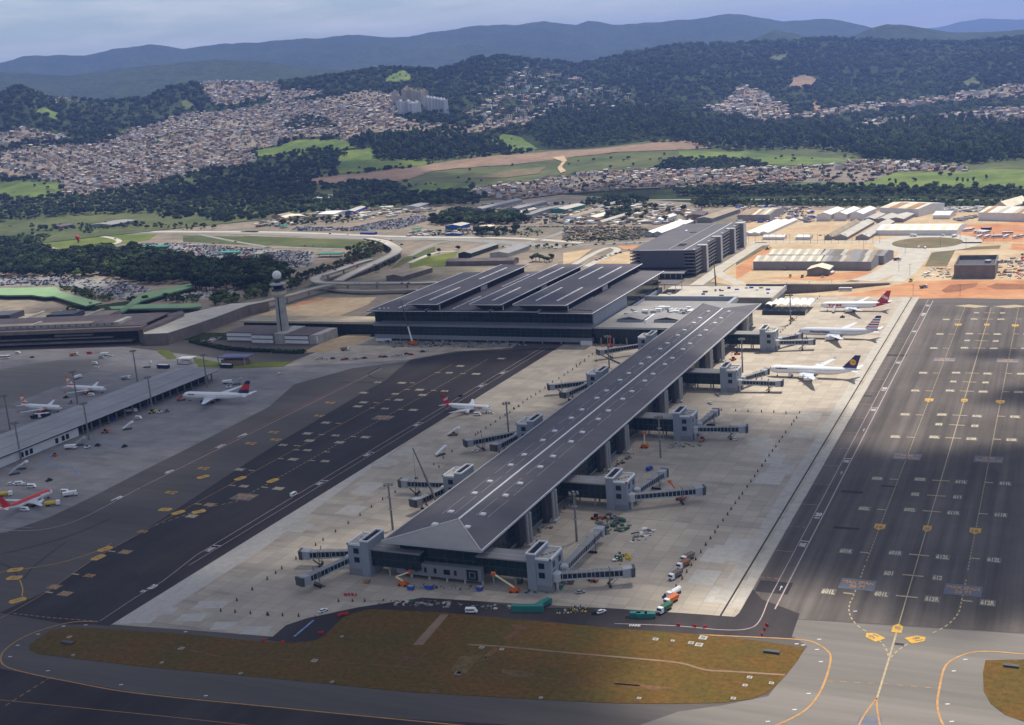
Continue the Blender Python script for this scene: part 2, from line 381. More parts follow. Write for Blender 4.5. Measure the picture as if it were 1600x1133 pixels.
def inside(x, y, poly):
    x = np.asarray(x); y = np.asarray(y); r = np.zeros(x.shape, bool); n = len(poly)
    for i in range(n):
        x0, y0 = poly[i][:2]; x1, y1 = poly[(i + 1) % n][:2]
        c = ((y0 > y) != (y1 > y))
        with np.errstate(divide='ignore', invalid='ignore'):
            r ^= c & (x < (x1 - x0) * (y - y0) / ((y1 - y0) or 1e-9) + x0)
    return r

def text_mesh(s, bold=0.0):
    cu = bpy.data.curves.new('t', 'FONT'); cu.body = s; cu.align_x = 'CENTER'; cu.align_y = 'CENTER'; cu.size = 1.0; cu.offset = bold
    cu.resolution_u = 2
    ob = bpy.data.objects.new('t', cu); COL.objects.link(ob)
    dg = bpy.context.evaluated_depsgraph_get(); me = bpy.data.meshes.new_from_object(ob.evaluated_get(dg))
    bpy.data.objects.remove(ob); bpy.data.curves.remove(cu)
    v = np.zeros(len(me.vertices) * 3); me.vertices.foreach_get('co', v); v = v.reshape(-1, 3)
    f = [tuple(p.vertices) for p in me.polygons]; bpy.data.meshes.remove(me)
    v[:, 0] -= (v[:, 0].min() + v[:, 0].max()) / 2; v[:, 1] -= (v[:, 1].min() + v[:, 1].max()) / 2
    w, h = np.ptp(v[:, 0]), np.ptp(v[:, 1])
    return v, f, w, h
_TX = {}
def text_at(mb, s, c, ex, ey, w, h, z=None, mi=0, bold=0.02):
    "flat text of size w x h about c, running along ex, upright along ey (3D unit vectors)"
    if s not in _TX: _TX[s] = text_mesh(s, bold)
    v, f, tw, th = _TX[s]; ex, ey, c = np.array(ex, float), np.array(ey, float), np.array(c, float)
    return mb.add([c + ex * (p[0] / tw * w) + ey * (p[1] / th * h) for p in v], f, mi)

# ------------------------------------------------------------------ terrain
def vnoise(x, y, seed=0):
    x = np.asarray(x, float); y = np.asarray(y, float); xi = np.floor(x).astype(np.int64); yi = np.floor(y).astype(np.int64)
    fx, fy = x - xi, y - yi; fx = fx * fx * (3 - 2 * fx); fy = fy * fy * (3 - 2 * fy)
    def h(a, b):
        n = (a * 374761393 + b * 668265263 + seed * 144665) & 0xffffffff
        n = ((n ^ (n >> 13)) * 1274126177) & 0xffffffff
        return ((n ^ (n >> 16)) & 0xffff) / 65535.0
    a = h(xi, yi) * (1 - fx) + h(xi + 1, yi) * fx; b = h(xi, yi + 1) * (1 - fx) + h(xi + 1, yi + 1) * fx
    return (a * (1 - fy) + b * fy) * 2 - 1
def fbm(x, y, s, octs=5, seed=0, ridge=False):
    r = 0; a = 1.0; t = 0
    for k in range(octs):
        n = vnoise(x / s + 17.3 * k, y / s - 9.1 * k, seed + k)
        if ridge: n = 1 - 2 * np.abs(n)
        r = r + a * n; t += a; a *= 0.52; s *= 0.5
    return r / t

def crest(pts, dist=None):
    "silhouette points (u, v, distance) -> azimuth, distance, height"
    az, dd, zz = [], [], []
    for q in pts:
        u, v = q[:2]; D = q[2] if len(q) > 2 else dist
        d = ray(u, v); hd = math.hypot(d[0], d[1]); az.append(math.atan2(d[0], d[1])); dd.append(D); zz.append(CAM_H + d[2] / hd * D)
    o = np.argsort(az); az, dd, zz = np.array(az)[o], np.array(dd)[o], np.array(zz)[o]
    return az, dd, zz
C_NEAR = crest([(-500, 190, 4300), (-250, 170, 4300), (-120, 150, 4200), (0, 150, 4000), (30, 138, 4000), (60, 147, 4000), (90, 157, 4050), (160, 161, 4100), (230, 156, 4200), (260, 141, 4300), (300, 133, 4400),
                (350, 131, 4500), (420, 134, 4550), (470, 126, 4500), (540, 118, 4500), (600, 108, 4500), (650, 111, 4500), (690, 113, 4600), (745, 94, 4900), (790, 92, 5000), (830, 97, 5100), (900, 104, 5100),
                (950, 95, 5200), (985, 86, 5300), (1060, 74, 5400), (1130, 71, 5400), (1240, 67, 5400), (1300, 63, 5500), (1400, 68, 5500), (1500, 70, 5400), (1600, 62, 5300), (1750, 55, 5200), (2000, 60, 5200), (2300, 90, 5200)])
C_MID = crest([(-500, 125), (-100, 118), (0, 112), (60, 116), (110, 119), (180, 108), (250, 101), (330, 93), (420, 97), (480, 106), (600, 110), (800, 110), (1000, 100), (1100, 84), (1158, 70), (1208, 48), (1240, 52),
               (1290, 68), (1330, 58), (1357, 45), (1387, 37), (1431, 42), (1499, 52), (1566, 49), (1600, 47), (1800, 40), (2300, 70)], 7200)
C_FAR = crest([(-500, 125), (-200, 110), (0, 97), (40, 87), (85, 84), (133, 87), (180, 75), (240, 70), (285, 76), (330, 70), (400, 65), (440, 62), (500, 58), (545, 53), (600, 57), (640, 57), (690, 48), (740, 40), (800, 38),
               (850, 33), (900, 38), (920, 32), (960, 37), (1000, 36), (1060, 31), (1100, 28), (1140, 22), (1180, 25), (1220, 32), (1260, 30), (1290, 28), (1340, 38), (1380, 44), (1500, 50), (1600, 52), (1800, 50), (2300, 70)], 10500)
C_BLUE = crest([(-500, 140), (0, 125), (800, 80), (1300, 60), (1440, 46), (1475, 41), (1500, 34), (1535, 29), (1600, 31), (1700, 26), (1900, 40), (2300, 80)], 19000)

def H(x, y):
    x = np.asarray(x, float); y = np.asarray(y, float)
    d = np.hypot(x, y); az = np.arctan2(x, y)
    z = np.full(d.shape, -0.3)
    z1 = np.interp(az, C_NEAR[0], C_NEAR[2]); d1 = np.interp(az, C_NEAR[0], C_NEAR[1])
    z2 = np.interp(az, C_MID[0], C_MID[2]); z3 = np.interp(az, C_FAR[0], C_FAR[2]); z4 = np.interp(az, C_BLUE[0], C_BLUE[2])
    steep = np.clip((az + 0.30) / 0.2, 0, 1); k = 1.35 + 0.75 * steep
    d0 = 2450.0
    t = np.clip((d - d0) / (d1 - d0), 0, 1)
    rough = np.sin(np.pi * t) ** 1.0
    near = z1 * (0.04 * np.clip(t * 4, 0, 1) + 0.96 * t ** k) + rough * (fbm(x, y, 620, 5, 3, True) * 42 * (0.35 + 0.65 * t) - 10)
    back = np.clip((d - d1) / 1300, 0, 1)
    z1b = z1 * (1 - 0.75 * (back * back * (3 - 2 * back)))
    z = np.where(d < d0, z, np.where(d < d1, np.maximum(near, -0.3), z1b))
    t2 = np.clip((d - (d1 + 150)) / (7200 - d1 - 150), 0, 1)
    m2 = z2 * t2 ** 1.5 + np.sin(np.pi * t2) * (fbm(x, y, 900, 5, 8, True) * 80 - 25)
    b2 = np.clip((d - 7200) / 1500, 0, 1); m2 = np.where(d > 7200, z2 * (1 - 0.7 * b2), m2)
    z = np.where(d > d1, np.maximum(z, m2), z)
    t3 = np.clip((d - 7300) / 3200, 0, 1)
    m3 = z3 * t3 ** 1.25 + np.sin(np.pi * t3) * (fbm(x, y, 1500, 6, 21, True) * 170 - 60)
    b3 = np.clip((d - 10500) / 2600, 0, 1); m3 = np.where(d > 10500, z3 * (1 - 0.8 * b3), m3)
    z = np.where(d > 7300, np.maximum(z, m3), z)
    t4 = np.clip((d - 13500) / 5500, 0, 1); z = np.where(d > 13500, np.maximum(z, z4 * t4 ** 1.2), z)
    # tree tops roughen every crest
    cr = np.clip((d - 3300) / 1200, 0, 1)
    return z + cr * (fbm(x, y, 60, 3, 31) * 5.0 + np.clip((d - 6000) / 3000, 0, 1) * fbm(x, y, 130, 3, 35) * 12)

def PT(u, v):
    "where the line of sight through a photograph pixel meets the terrain"
    d = ray(u, v); hd = math.hypot(d[0], d[1]); s = np.concatenate([np.arange(300, 4500, 6.0), np.arange(4500, 9000, 20.0)])
    x, y, z = d[0] / hd * s, d[1] / hd * s, CAM_H + d[2] / hd * s
    h = H(x, y); k = np.argmax(z <= h)
    if z[k] > h[k]: k = len(s) - 1
    return (float(x[k]), float(y[k]), float(h[k]))
def TL(code, pts): return [PT(*px(code, a, b)) for a, b in pts]

# one sheet from under the camera to beyond the last mountains
azs = np.concatenate([np.radians(np.arange(-52, 5, 0.19)), np.radians(np.arange(5, 308, 4.0))])
ds = np.concatenate([[0], np.arange(100, 2400, 230), np.arange(2400, 5600, 24), np.arange(5600, 8000, 50), np.arange(8000, 13500, 80), np.arange(13500, 24001, 350)])
AZ, DD = np.meshgrid(azs, ds[1:]); X, Y = DD * np.sin(AZ), DD * np.cos(AZ)
Zt = H(X, Y)
V = np.concatenate([[[0, 0, -0.3]], np.stack([X, Y, Zt], -1).reshape(-1, 3)])
nA, nD = len(azs), len(ds) - 1
faces = [(0, 1 + (i + 1) % nA, 1 + i) for i in range(nA)]
ii = np.arange(nA); jj = (ii + 1) % nA
for k in range(nD - 1):
    a = 1 + k * nA
    faces += list(zip((a + ii).tolist(), (a + jj).tolist(), (a + nA + jj).tolist(), (a + nA + ii).tolist()))
me = bpy.data.meshes.new('ground'); me.from_pydata(V.tolist(), [], faces)
me.polygons.foreach_set('use_smooth', [True] * len(faces))
gm = bpy.data.materials.new('ground_cover'); gm.use_nodes = True
n, l = gm.node_tree.nodes, gm.node_tree.links; b = n['Principled BSDF']; b.inputs['Roughness'].default_value = 0.95; b.inputs['Specular IOR Level'].default_value = 0.1
geo = n.new('ShaderNodeNewGeometry')
def gnoise(sc, det, loc=(0, 0, 0)):
    mp = n.new('ShaderNodeMapping'); mp.inputs['Location'].default_value = loc; t = n.new('ShaderNodeTexNoise'); t.inputs['Scale'].default_value = sc; t.inputs['Detail'].default_value = det; t.inputs['Roughness'].default_value = 0.65
    l.new(geo.outputs['Position'], mp.inputs['Vector']); l.new(mp.outputs['Vector'], t.inputs['Vector']); return t
def ramp(fac, stops):
    r = n.new('ShaderNodeValToRGB'); e = r.color_ramp.elements
    while len(e) < len(stops): e.new(0.5)
    for q, (pos, c) in zip(e, stops): q.position = pos; q.color = (*c, 1)
    l.new(fac, r.inputs['Fac']); return r
n1 = gnoise(0.02, 8); n2 = gnoise(0.0016, 6, (500, 90, 0)); n3 = gnoise(0.0045, 5, (77, 12, 0))
r1 = ramp(n1.outputs['Fac'], [(0.3, (0.012, 0.022, 0.010)), (0.55, (0.030, 0.045, 0.016)), (0.75, (0.055, 0.070, 0.026))])
r2 = ramp(n2.outputs['Fac'], [(0.35, (0.8, 0.8, 0.8)), (0.65, (1.3, 1.25, 1.1))])
mu = n.new('ShaderNodeMix'); mu.data_type = 'RGBA'; mu.blend_type = 'MULTIPLY'; mu.inputs[0].default_value = 1
l.new(r1.outputs['Color'], mu.inputs[6]); l.new(r2.outputs['Color'], mu.inputs[7])
r3 = ramp(n3.outputs['Fac'], [(0.66, (0, 0, 0)), (0.72, (0.7, 0.7, 0.7))])
mx = n.new('ShaderNodeMix'); mx.data_type = 'RGBA'; mx.inputs[7].default_value = (0.085, 0.095, 0.035, 1)
l.new(r3.outputs['Color'], mx.inputs[0]); l.new(mu.outputs[2], mx.inputs[6]); l.new(mx.outputs[2], b.inputs['Base Color'])
bn = n.new('ShaderNodeBump'); bn.inputs['Strength'].default_value = 1.0; bn.inputs['Distance'].default_value = 14.0
nb = gnoise(0.045, 4, (3, 3, 3)); l.new(nb.outputs['Fac'], bn.inputs['Height']); l.new(bn.outputs['Normal'], b.inputs['Normal'])
me.materials.append(gm); me.update()
ground = bpy.data.objects.new('ground', me); COL.objects.link(ground)
tag(ground, 'wooded plain and hills rising to the long mountain range', None, None, 'structure')

# ------------------------------------------------------------------ land cover lying on the terrain
DRN = [0]
MEADOWS = []
CLEAR, SPARSE = [], []          # outlines that keep the wood away or thin it
def drape(name, poly, m, off=0.5, step=None, clear=True):
    from mathutils.geometry import delaunay_2d_cdt
    poly = ccw([q[:2] for q in poly]); pa = np.array(poly)
    step = step or max(12.0, np.ptp(pa, axis=0).max() / 45)
    # densify the outline and wobble it a little
    edge = []
    for i in range(len(pa)):
        a, c = pa[i], pa[(i + 1) % len(pa)]; k = max(1, int(np.hypot(*(c - a)) / step))
        for j in range(k): edge.append(a + (c - a) * j / k)
    edge = np.array(edge); edge += np.stack([fbm(edge[:, 0], edge[:, 1], 90, 3, 51), fbm(edge[:, 0], edge[:, 1], 90, 3, 57)], 1) * min(14, step * 0.5) * (off > 0.4)
    gx, gy = np.meshgrid(np.arange(pa[:, 0].min(), pa[:, 0].max(), step), np.arange(pa[:, 1].min(), pa[:, 1].max(), step))
    gx, gy = gx.ravel(), gy.ravel(); ok = inside(gx, gy, edge); gx, gy = gx[ok], gy[ok]
    pts = [Vector(q) for q in edge] + [Vector(q) for q in zip(gx, gy)]
    ne = len(edge)
    vo, _, fo, *_ = delaunay_2d_cdt(pts, [(i, (i + 1) % ne) for i in range(ne)], [], 1, 1e-3)
    DRN[0] += 1; va = np.array([(q.x, q.y) for q in vo]); zz = H(va[:, 0], va[:, 1]) + 0.3 + off + 0.03 * DRN[0]
    mb = MB(); mb.add(np.column_stack([va, zz]), [tuple(f) for f in fo])
    ob = struct(name, mb, m, smooth=True)
    if clear: CLEAR.append(edge)
    if name == 'meadow': MEADOWS.append(edge)
    return ob
drape('meadow', TL('h1', [(580, 655), (640, 625), (760, 605), (890, 615), (860, 645), (720, 660)]), 'meadow', 1.5)
drape('meadow', TL('h1', [(1185, 700), (1380, 652), (1600, 655), (1640, 690), (1500, 705), (1400, 728), (1205, 727)]), 'meadow', 1.5)
drape('meadow', TL('h1', [(0, 835), (150, 850), (275, 850), (270, 890), (240, 925), (0, 915)]), 'meadow', 1.0)
drape('dirt_strip', TL('h2', [(0, 818), (300, 785), (400, 772), (520, 748), (800, 722), (1100, 698), (1600, 662), (1700, 655), (1700, 690), (1600, 697), (1100, 728), (1000, 745), (780, 770), (540, 782), (420, 800), (300, 842), (0, 852), (-400, 860), (-420, 850)]), 'dirt_brown', 1.6)
drape('meadow', TL('h2', [(300, 880), (420, 835), (560, 792), (760, 778), (1000, 752), (1560, 705), (1620, 715), (1450, 765), (1200, 792), (940, 825), (760, 850), (560, 885), (330, 902)]), 'meadow_dark', 1.0)
drape('meadow', TL('h2', [(620, 830), (760, 800), (960, 775), (920, 810), (760, 830)]), 'meadow_brown', 2.0)
drape('meadow', TL('h2', [(330, 880), (430, 850), (560, 855), (500, 885), (340, 900)]), 'meadow', 1.8)
drape('dirt_track', TL('h2', [(985, 735), (1040, 728), (1060, 750), (1030, 775), (1050, 800), (1020, 808), (1010, 780), (1035, 755)]), 'dirt_sand', 2.4, clear=False)
drape('meadow', TL('h2', [(700, 655), (760, 625), (850, 640), (925, 695), (860, 705), (800, 710)]), 'meadow', 1.4)
drape('meadow', TL('h2', [(0, 705), (165, 685), (310, 745), (450, 750), (390, 772), (200, 785), (0, 810)]), 'meadow', 1.3)
drape('meadow', TL('h3', [(480, 860), (700, 840), (900, 835), (1010, 803), (1500, 790), (1900, 785), (1900, 880), (1100, 885), (480, 885)]), 'meadow', 1.2)
drape('meadow', TL('h3', [(0, 700), (300, 705), (500, 725), (850, 742), (830, 762), (600, 775), (430, 765), (300, 740), (0, 745)]), 'meadow', 1.2)
drape('meadow', TL('h3', [(0, 660), (150, 655), (150, 690), (0, 698)]), 'dirt_brown', 1.8)
drape('soil_scar', TL('h3', [(515, 415), (530, 365), (580, 350), (645, 378), (610, 405), (560, 412)]), 'dirt_brown', 2.0)
drape('soil_scar', TL('h3', [(600, 490), (640, 470), (660, 500), (630, 515)]), 'dirt_brown', 2.0)
drape('meadow', TL('h2', [(205, 385), (250, 345), (300, 330), (335, 350), (325, 380), (270, 390)]), 'meadow', 2.0)
drape('meadow', TL('h3', [(420, 290), (440, 260), (500, 255), (510, 285), (460, 300)]), 'meadow_dark', 2.0)
drape('meadow', TL('h3', [(1290, 385), (1360, 360), (1410, 385), (1380, 405), (1310, 400)]), 'meadow_dark', 2.0)
drape('meadow', TL('h1', [(160, 530), (200, 500), (270, 530), (260, 560)]), 'meadow', 2.0)
drape('meadow', TL('h1', [(840, 480), (870, 460), (900, 500), (850, 520)]), 'meadow_dark', 2.0)

drape('grassland', [(2230 * math.sin(a), 2230 * math.cos(a)) for a in np.radians(np.arange(-52, 5, 3.0))] + [(3000 * math.sin(a), 3000 * math.cos(a)) for a in np.radians(np.arange(4, -53, -3.0))], 'meadow_dark', .15, 34, clear=False)
# plain ground of the built-up zones
TOWN = [
    ('left', TL('h1', [(0, 710), (180, 690), (450, 670), (620, 600), (860, 530), (1050, 515), (1240, 490), (1600, 445), (1800, 480), (1860, 540), (1600, 625), (1390, 645), (1180, 690), (1195, 735), (1160, 770), (900, 800), (650, 870), (480, 905), (290, 905), (285, 850), (0, 825)]), 13.2, .95),
    ('crest', TL('h1', [(800, 405), (880, 390), (1250, 385), (1290, 430), (1170, 470), (1000, 495), (940, 440)]), 19, 0.75),
    ('upper', TL('h1', [(1240, 460), (1300, 425), (1480, 425), (1500, 450), (1240, 490)]), 17, 0.7),
    ('hillside', TL('h2', [(680, 430), (760, 360), (880, 315), (1000, 335), (1200, 400), (1330, 425), (1480, 495), (1180, 500), (900, 545), (680, 590), (560, 540)]), 20, 0.42),
    ('valley', TL('h2', [(0, 465), (120, 420), (250, 440), (260, 500), (160, 530), (300, 560), (600, 600), (780, 560), (960, 535), (900, 580), (600, 640), (150, 620), (0, 660)]), 14, 0.8),
    ('flat', TL('h2', [(600, 885), (900, 845), (1180, 805), (1440, 790), (1600, 800), (1600, 870), (1300, 882), (1050, 900), (800, 930), (640, 915)]), 11.5, 0.97),
    ('flat', TL('h3', [(0, 800), (500, 785), (830, 760), (1000, 750), (1320, 780), (1340, 800), (1000, 802), (880, 850), (480, 850), (200, 872), (0, 872)]), 11.5, 0.97),
    ('slope', TL('h3', [(110, 505), (300, 400), (400, 430), (520, 500), (500, 555), (330, 565)]), 17, 0.75),
    ('ridge', TL('h3', [(450, 550), (900, 480), (1150, 460), (1600, 395), (1750, 380), (1750, 440), (1600, 450), (1100, 490), (700, 545)]), 18, 0.7),
    ('ridge', TL('h3', [(760, 625), (880, 560), (1400, 512), (1700, 505), (1700, 600), (1500, 560), (1180, 580), (1000, 610)]), 16, 0.8),
    ('far_left', TL('h1', [(0, 620), (200, 615), (330, 640), (200, 675), (0, 690)]), 17, 0.8),
    ('knoll', TL('h1', [(170, 430), (240, 440), (260, 480), (400, 470), (420, 490), (230, 480)]), 22, 0.5),
]
for nm, poly, sp, dn in TOWN:
    if dn > 0.6: drape('town_ground', poly, 'town_ground', 0.9)
    else: SPARSE.append(np.array([q[:2] for q in poly]))

# ------------------------------------------------------------------ airfield paving
SHN = [0]
def sheet(name, poly, m, z, kind='structure'):
    SHN[0] += 1; mb = MB(); mb.sheet([q[:2] for q in poly], z + .0007 * SHN[0]); return struct(name, mb, m, kind)
taxiway = sheet('taxiway', [(-1150, 60), (420, 60), (420, 1126), (-236, 1127.5), (-340, 1010), (-560, 915), (-800, 895), (-1150, 810)], 'asphalt_grey', 0.0)
sheet('taxiway_shoulder', GL('o5', [(-200, 770), (0, 800), (300, 852), (800, 940), (1586, 1020), (2300, 1090), (3000, 1130), (3000, 1500), (-200, 1500)]), 'asphalt_dark', 0.02)
sheet('taxiway_junction', [P(*q) for q in [(1225, 985), (1240, 968), (1400, 978), (1620, 992), (1800, 1003), (1850, 1250), (900, 1250), (980, 1140), (1060, 1112), (1130, 1102), (1200, 1088), (1262, 1010)]], 'asphalt_pale_and_sunlit', 0.024)  # lighter sheet over the base paving; sunlight is put into its colour
right_lane = sheet('apron_taxilane', [(-118, 1088), (-118, 455)] + GL('o8', [(215, 505), (600, 525), (1000, 550), (1586, 590), (2200, 625)]) + [(260, 1088)], 'asphalt_right', 0.03)
sheet('service_road', GL('r8', [(900, 330), (790, 520), (0, 465)]) + GL('o6', [(1586, 640), (1000, 560), (640, 600), (460, 640), (180, 740), (60, 830), (250, 860), (420, 830), (560, 690), (700, 660), (1586, 722)]) + GL('r8', [(0, 597), (600, 642), (950, 660), (1160, 660), (1215, 500)]) + [(-112, 470)], 'asphalt_dark', 0.045)
left_lane = sheet('apron_taxilane', GL('o5', [(0, 470), (280, 340), (560, 150), (830, 0)]) + GL('r3', [(850, 395), (1210, 165), (1490, 0)]) + GL('r4', [(430, 410), (600, 320), (700, 230), (800, 160), (1200, 95)]) + [(-388, 900), (-377, 900), (-377, 374)] + GL('o5', [(560, 540), (400, 540)]), 'asphalt_new', 0.03)
sheet('service_lane', [(-411, 430), (-377, 400), (-377, 899), (-398, 899)], 'asphalt_dark', 0.05)
apron = sheet('apron', [P(175, 976), P(300, 985), P(426, 995), P(447, 977), P(480, 966), P(560, 949), P(660, 934), P(820, 944), P(960, 951), P(1079, 959), P(1148, 964), (-118, 455), (-118, 1124), (-235, 1125), (-345, 1000), (-377, 950), (-377, 374)], 'apron_slab', 0.06)
left_apron = sheet('left_apron', GL('o1', [(40, 1100), (300, 1010), (560, 885), (850, 735), (1100, 612), (1586, 362)]) + GL('a5', [(300, 985), (640, 890), (960, 850), (1000, 835), (700, 855), (350, 865), (0, 880)]) + [(-640, 830), (-800, 868), (-1150, 790), (-1150, 430), (-560, 430)], 'apron_old', 0.02)
sheet('taxiway_stub', GL('o1', [(-400, 330), (0, 140), (350, 85), (560, 80), (600, 105), (520, 160), (330, 245), (100, 330), (-400, 560)]), 'asphalt_pale_and_sunlit', 0.04)
sheet('hardstand', GL('a5', [(0, 890), (350, 870), (700, 860), (1000, 835), (1250, 790), (1586, 770), (1650, 720), (1000, 720), (700, 700), (440, 790), (300, 845)]), 'apron_slab', 0.05)
for a, b in [((-131, -125.2), (462, 1120)), ((-122.5, -118.4), (460, 1120))]:
    ob = MB().sheet([(a[0], b[0]), (a[1], b[0]), (a[1], b[1]), (a[0], b[1])], 0.075).build('edge_slab', 'slab_edge', apron)
ob = MB().sheet([(-125.0, 448), (-124.2, 448), (-124.2, 1122), (-125.0, 1122)], 0.08).build('drain_channel', 'paint_black', apron)
MB().sheet([(-377, 376), (-362, 381), (-362, 470), (-377, 640)], 0.075).build('edge_slab', 'slab_pale', apron)
for q in GL('p', [(300, 965), (350, 978), (250, 955), (225, 968), (330, 945), (400, 985)]):
    MB().obox(q, (0.96, 0.27), 9 + 9 * random.random(), 7.5, 0.061, 0.071 + 0.0001 * abs(q[0])).build('concrete_slab', 'slab_pale', apron)
for i_, q in enumerate(GL('r8', [(650, 130), (580, 270), (690, 390), (760, 120), (830, 60)]) + GL('o4', [(60, 560), (150, 660), (90, 720), (280, 450), (100, 600), (320, 350), (50, 500)]) + GL('o2', [(560, 900), (760, 620), (880, 560), (640, 780), (250, 1000)])):
    MB().box(q[0] - 5 - 5 * random.random(), q[0] + 6, q[1] - 6, q[1] + 6 + 8 * random.random(), 0.062, 0.066 + 0.001 * i_).build('concrete_slab', random.choice(['slab_pale', 'slab_edge']), apron)
# grass islands
island = [P(*q) for q in [(79, 985), (111, 981), (159, 982.6), (300, 992), (420, 1004), (453, 1005), (480, 1003), (493, 1001), (506, 994.5), (515, 986), (524.5, 976), (535, 966), (548, 960), (569.5, 954), (585, 952), (700, 958), (820, 969), (960, 982),
                         (1103, 992.5), (1180, 1001), (1257.8, 1012.7), (1246, 1033), (1227, 1057), (1213, 1071), (1198, 1083), (1174, 1092.6), (1127, 1098.5), (1050, 1100), (960, 1099), (865, 1094.6), (750, 1088), (640, 1081.8), (420, 1059.4), (238, 1043.5), (106, 1027.7), (60, 1022), (46, 1015), (45, 1009), (53, 1002)]]
lawn = MB(); lawn.prism([q[:2] for q in island], 0.0, 0.14); grass_island = struct('grass_island', lawn, 'grass_dry')
isl2 = [P(*q) for q in [(1540, 1032), (1600, 1031), (1800, 1031), (1800, 1200), (1640, 1145), (1600, 1128), (1570, 1117), (1548, 1100), (1537, 1080), (1536, 1050)]]
lawn = MB(); lawn.prism([q[:2] for q in isl2], 0.0, 0.14); grass_corner = struct('grass_island', lawn, 'grass_dry')
def on_grass(name, pts, m, w=None, z=0.17):
    mb = MB()
    if w: mb.strip(smooth_line(pts, 5), w, z)
    else: mb.sheet([q[:2] for q in pts], z)
    return mb.build(name, m, grass_island)
on_grass('dirt_path', GL('o6', [(1090, 680), (1135, 685), (985, 862), (925, 862)]), 'dirt_brown')
on_grass('concrete_channel', GL('r7', [(410, 478), (700, 497), (1100, 535), (1600, 578)]) + GL('r8', [(430, 825), (600, 870), (760, 880), (1120, 903)]), 'dirt_brown', 1.1)
on_grass('bare_soil', GL('o5', [(640, 670), (820, 690), (1050, 680), (1300, 730), (1586, 745)]) + GL('o6', [(300, 955), (800, 985), (1200, 1030), (1586, 1050)]) + GL('r7', [(1300, 740), (1600, 765)]), 'soil_dark', 0.9)
on_grass('bare_soil', GL('r7', [(700, 340), (850, 340), (800, 380), (720, 430), (650, 440), (740, 380)]), 'soil_dark')
on_grass('bare_soil', GL('o6', [(870, 930), (960, 940), (930, 960), (870, 955)]), 'soil_dark')
on_grass('bare_soil', GL('r8', [(0, 945), (250, 975), (430, 990), (250, 1000), (0, 965)]), 'soil_dark')
on_grass('bare_soil', GL('r7', [(600, 490), (640, 495), (560, 565), (510, 560)]), 'soil_dark')
on_grass('mown_patch', GL('r7', [(350, 560), (510, 550), (440, 620), (390, 690), (280, 660)]), 'grass_mown', z=0.155)
on_grass('mown_patch', GL('r7', [(640, 650), (820, 665), (880, 690), (760, 700), (640, 680)]), 'grass_mown', z=0.155)
for cd, a, b, s in [('o5', 410, 615, 2.6), ('o5', 1070, 683, 3), ('o5', 432, 722, 1.8), ('o5', 955, 766, 1.8), ('o5', 1420, 830, 1.8), ('o6', 345, 955, 3), ('o6', 450, 1080, 1.8), ('o6', 1195, 1028, 3), ('o6', 1045, 1122, 1.8), ('o6', 1355, 942, 2), ('o6', 507, 812, 1.6),
                    ('r7', 338, 677, 3.4), ('r7', 527, 575, 2), ('r7', 163, 788, 1.8), ('r7', 912, 848, 1.8), ('r7', 500, 500, 2.6), ('r7', 640, 512, 2.4), ('r8', 270, 670, 3), ('r8', 382, 680, 2), ('r8', 503, 694, 3), ('r8', 555, 706, 4), ('r8', 582, 660, 4.4), ('r8', 887, 920, 2.6),
                    ('r8', 857, 972, 2.4), ('r8', 162, 1057, 2), ('r8', 780, 1058, 2.4), ('r8', 1030, 958, 2.4)]:
    s *= .72; q = G(cd, a, b); mb = MB(); mb.box(q[0] - s / 2, q[0] + s / 2, q[1] - s / 2, q[1] + s / 2, 0.1, 0.32); mb.box(q[0] - s * 0.28, q[0] + s * 0.28, q[1] - s * 0.28, q[1] + s * 0.28, 0.2, 0.36, 1)
    mb.build('inspection_cover', ['concrete', 'concrete_dark'], grass_island)
for cd, a, b in [('o5', 400, 653), ('r8', 1033, 757)]:
    q = G(cd, a, b); MB().box(q[0] - 3, q[0] + 3, q[1] - 0.9, q[1] + 0.9, 0.1, 1.0).one('drain_grate', 'steel_dark', 'black drain grate in the grass at the %s end of the island' % ('left' if cd == 'o5' else 'right'), 'drain')
q = G('o8', 1510, 790); MB().box(q[0] - 2.6, q[0] + 2.6, q[1] - 0.9, q[1] + 0.9, 0.1, 0.9).one('drain_grate', 'steel_dark', 'black drain grate in the grass corner at the right edge', 'drain')

# ------------------------------------------------------------------ painted markings
def line(pts, w, m, parent=taxiway, z=0.10, name='painted_line', smooth=0):
    pts = smooth_line(pts, smooth) if smooth else pts
    return MB().strip(pts, w, z).build(name, m, parent)
def dashes(pts, w, dash, gap, m, parent=taxiway, z=0.10, smooth=0, name='dashed_line'):
    p = np.array([q[:2] for q in (smooth_line(pts, smooth) if smooth else pts)], float)
    s = np.concatenate([[0], np.cumsum(np.hypot(*(p[1:] - p[:-1]).T))]); mb = MB(); t = 0.0
    while t + dash < s[-1]:
        a, b = [np.array([np.interp(q, s, p[:, 0]), np.interp(q, s, p[:, 1])]) for q in (t, t + dash)]
        mb.strip([a, b], w, z); t += dash + gap
    return mb.build(name, m, parent)
LX, CX, RX = -76.8, -56.0, -34.8
line([(-109.3, 470), (-109.3, 1112)], 0.38, 'paint_pink', right_lane); line([(-104.9, 462), (-104.9, 1108)], 0.6, 'paint_pink', right_lane)
line([(-109.3, 470)] + GL('r8', [(950, 550), (870, 600), (700, 606), (400, 580), (0, 565)]), 0.45, 'paint_pink', right_lane, smooth=4)
for x in (LX, RX):
    dashes([(x, 520), (x, 1090)], 0.45, 2.2, 1.5, 'paint_tan', right_lane)
line([(CX, 455), (CX, 1078)], 0.42, 'paint_tan', right_lane)
dashes([(LX, 515)] + GL('o8', [(580, 370), (560, 410), (553, 460), (575, 515), (620, 560), (665, 585)]), 0.6, 2.2, 1.6, 'paint_tan', right_lane, smooth=4)
dashes(GL('o8', [(730, 630), (770, 680), (790, 740)]), 0.6, 2.2, 1.6, 'paint_tan', smooth=4)
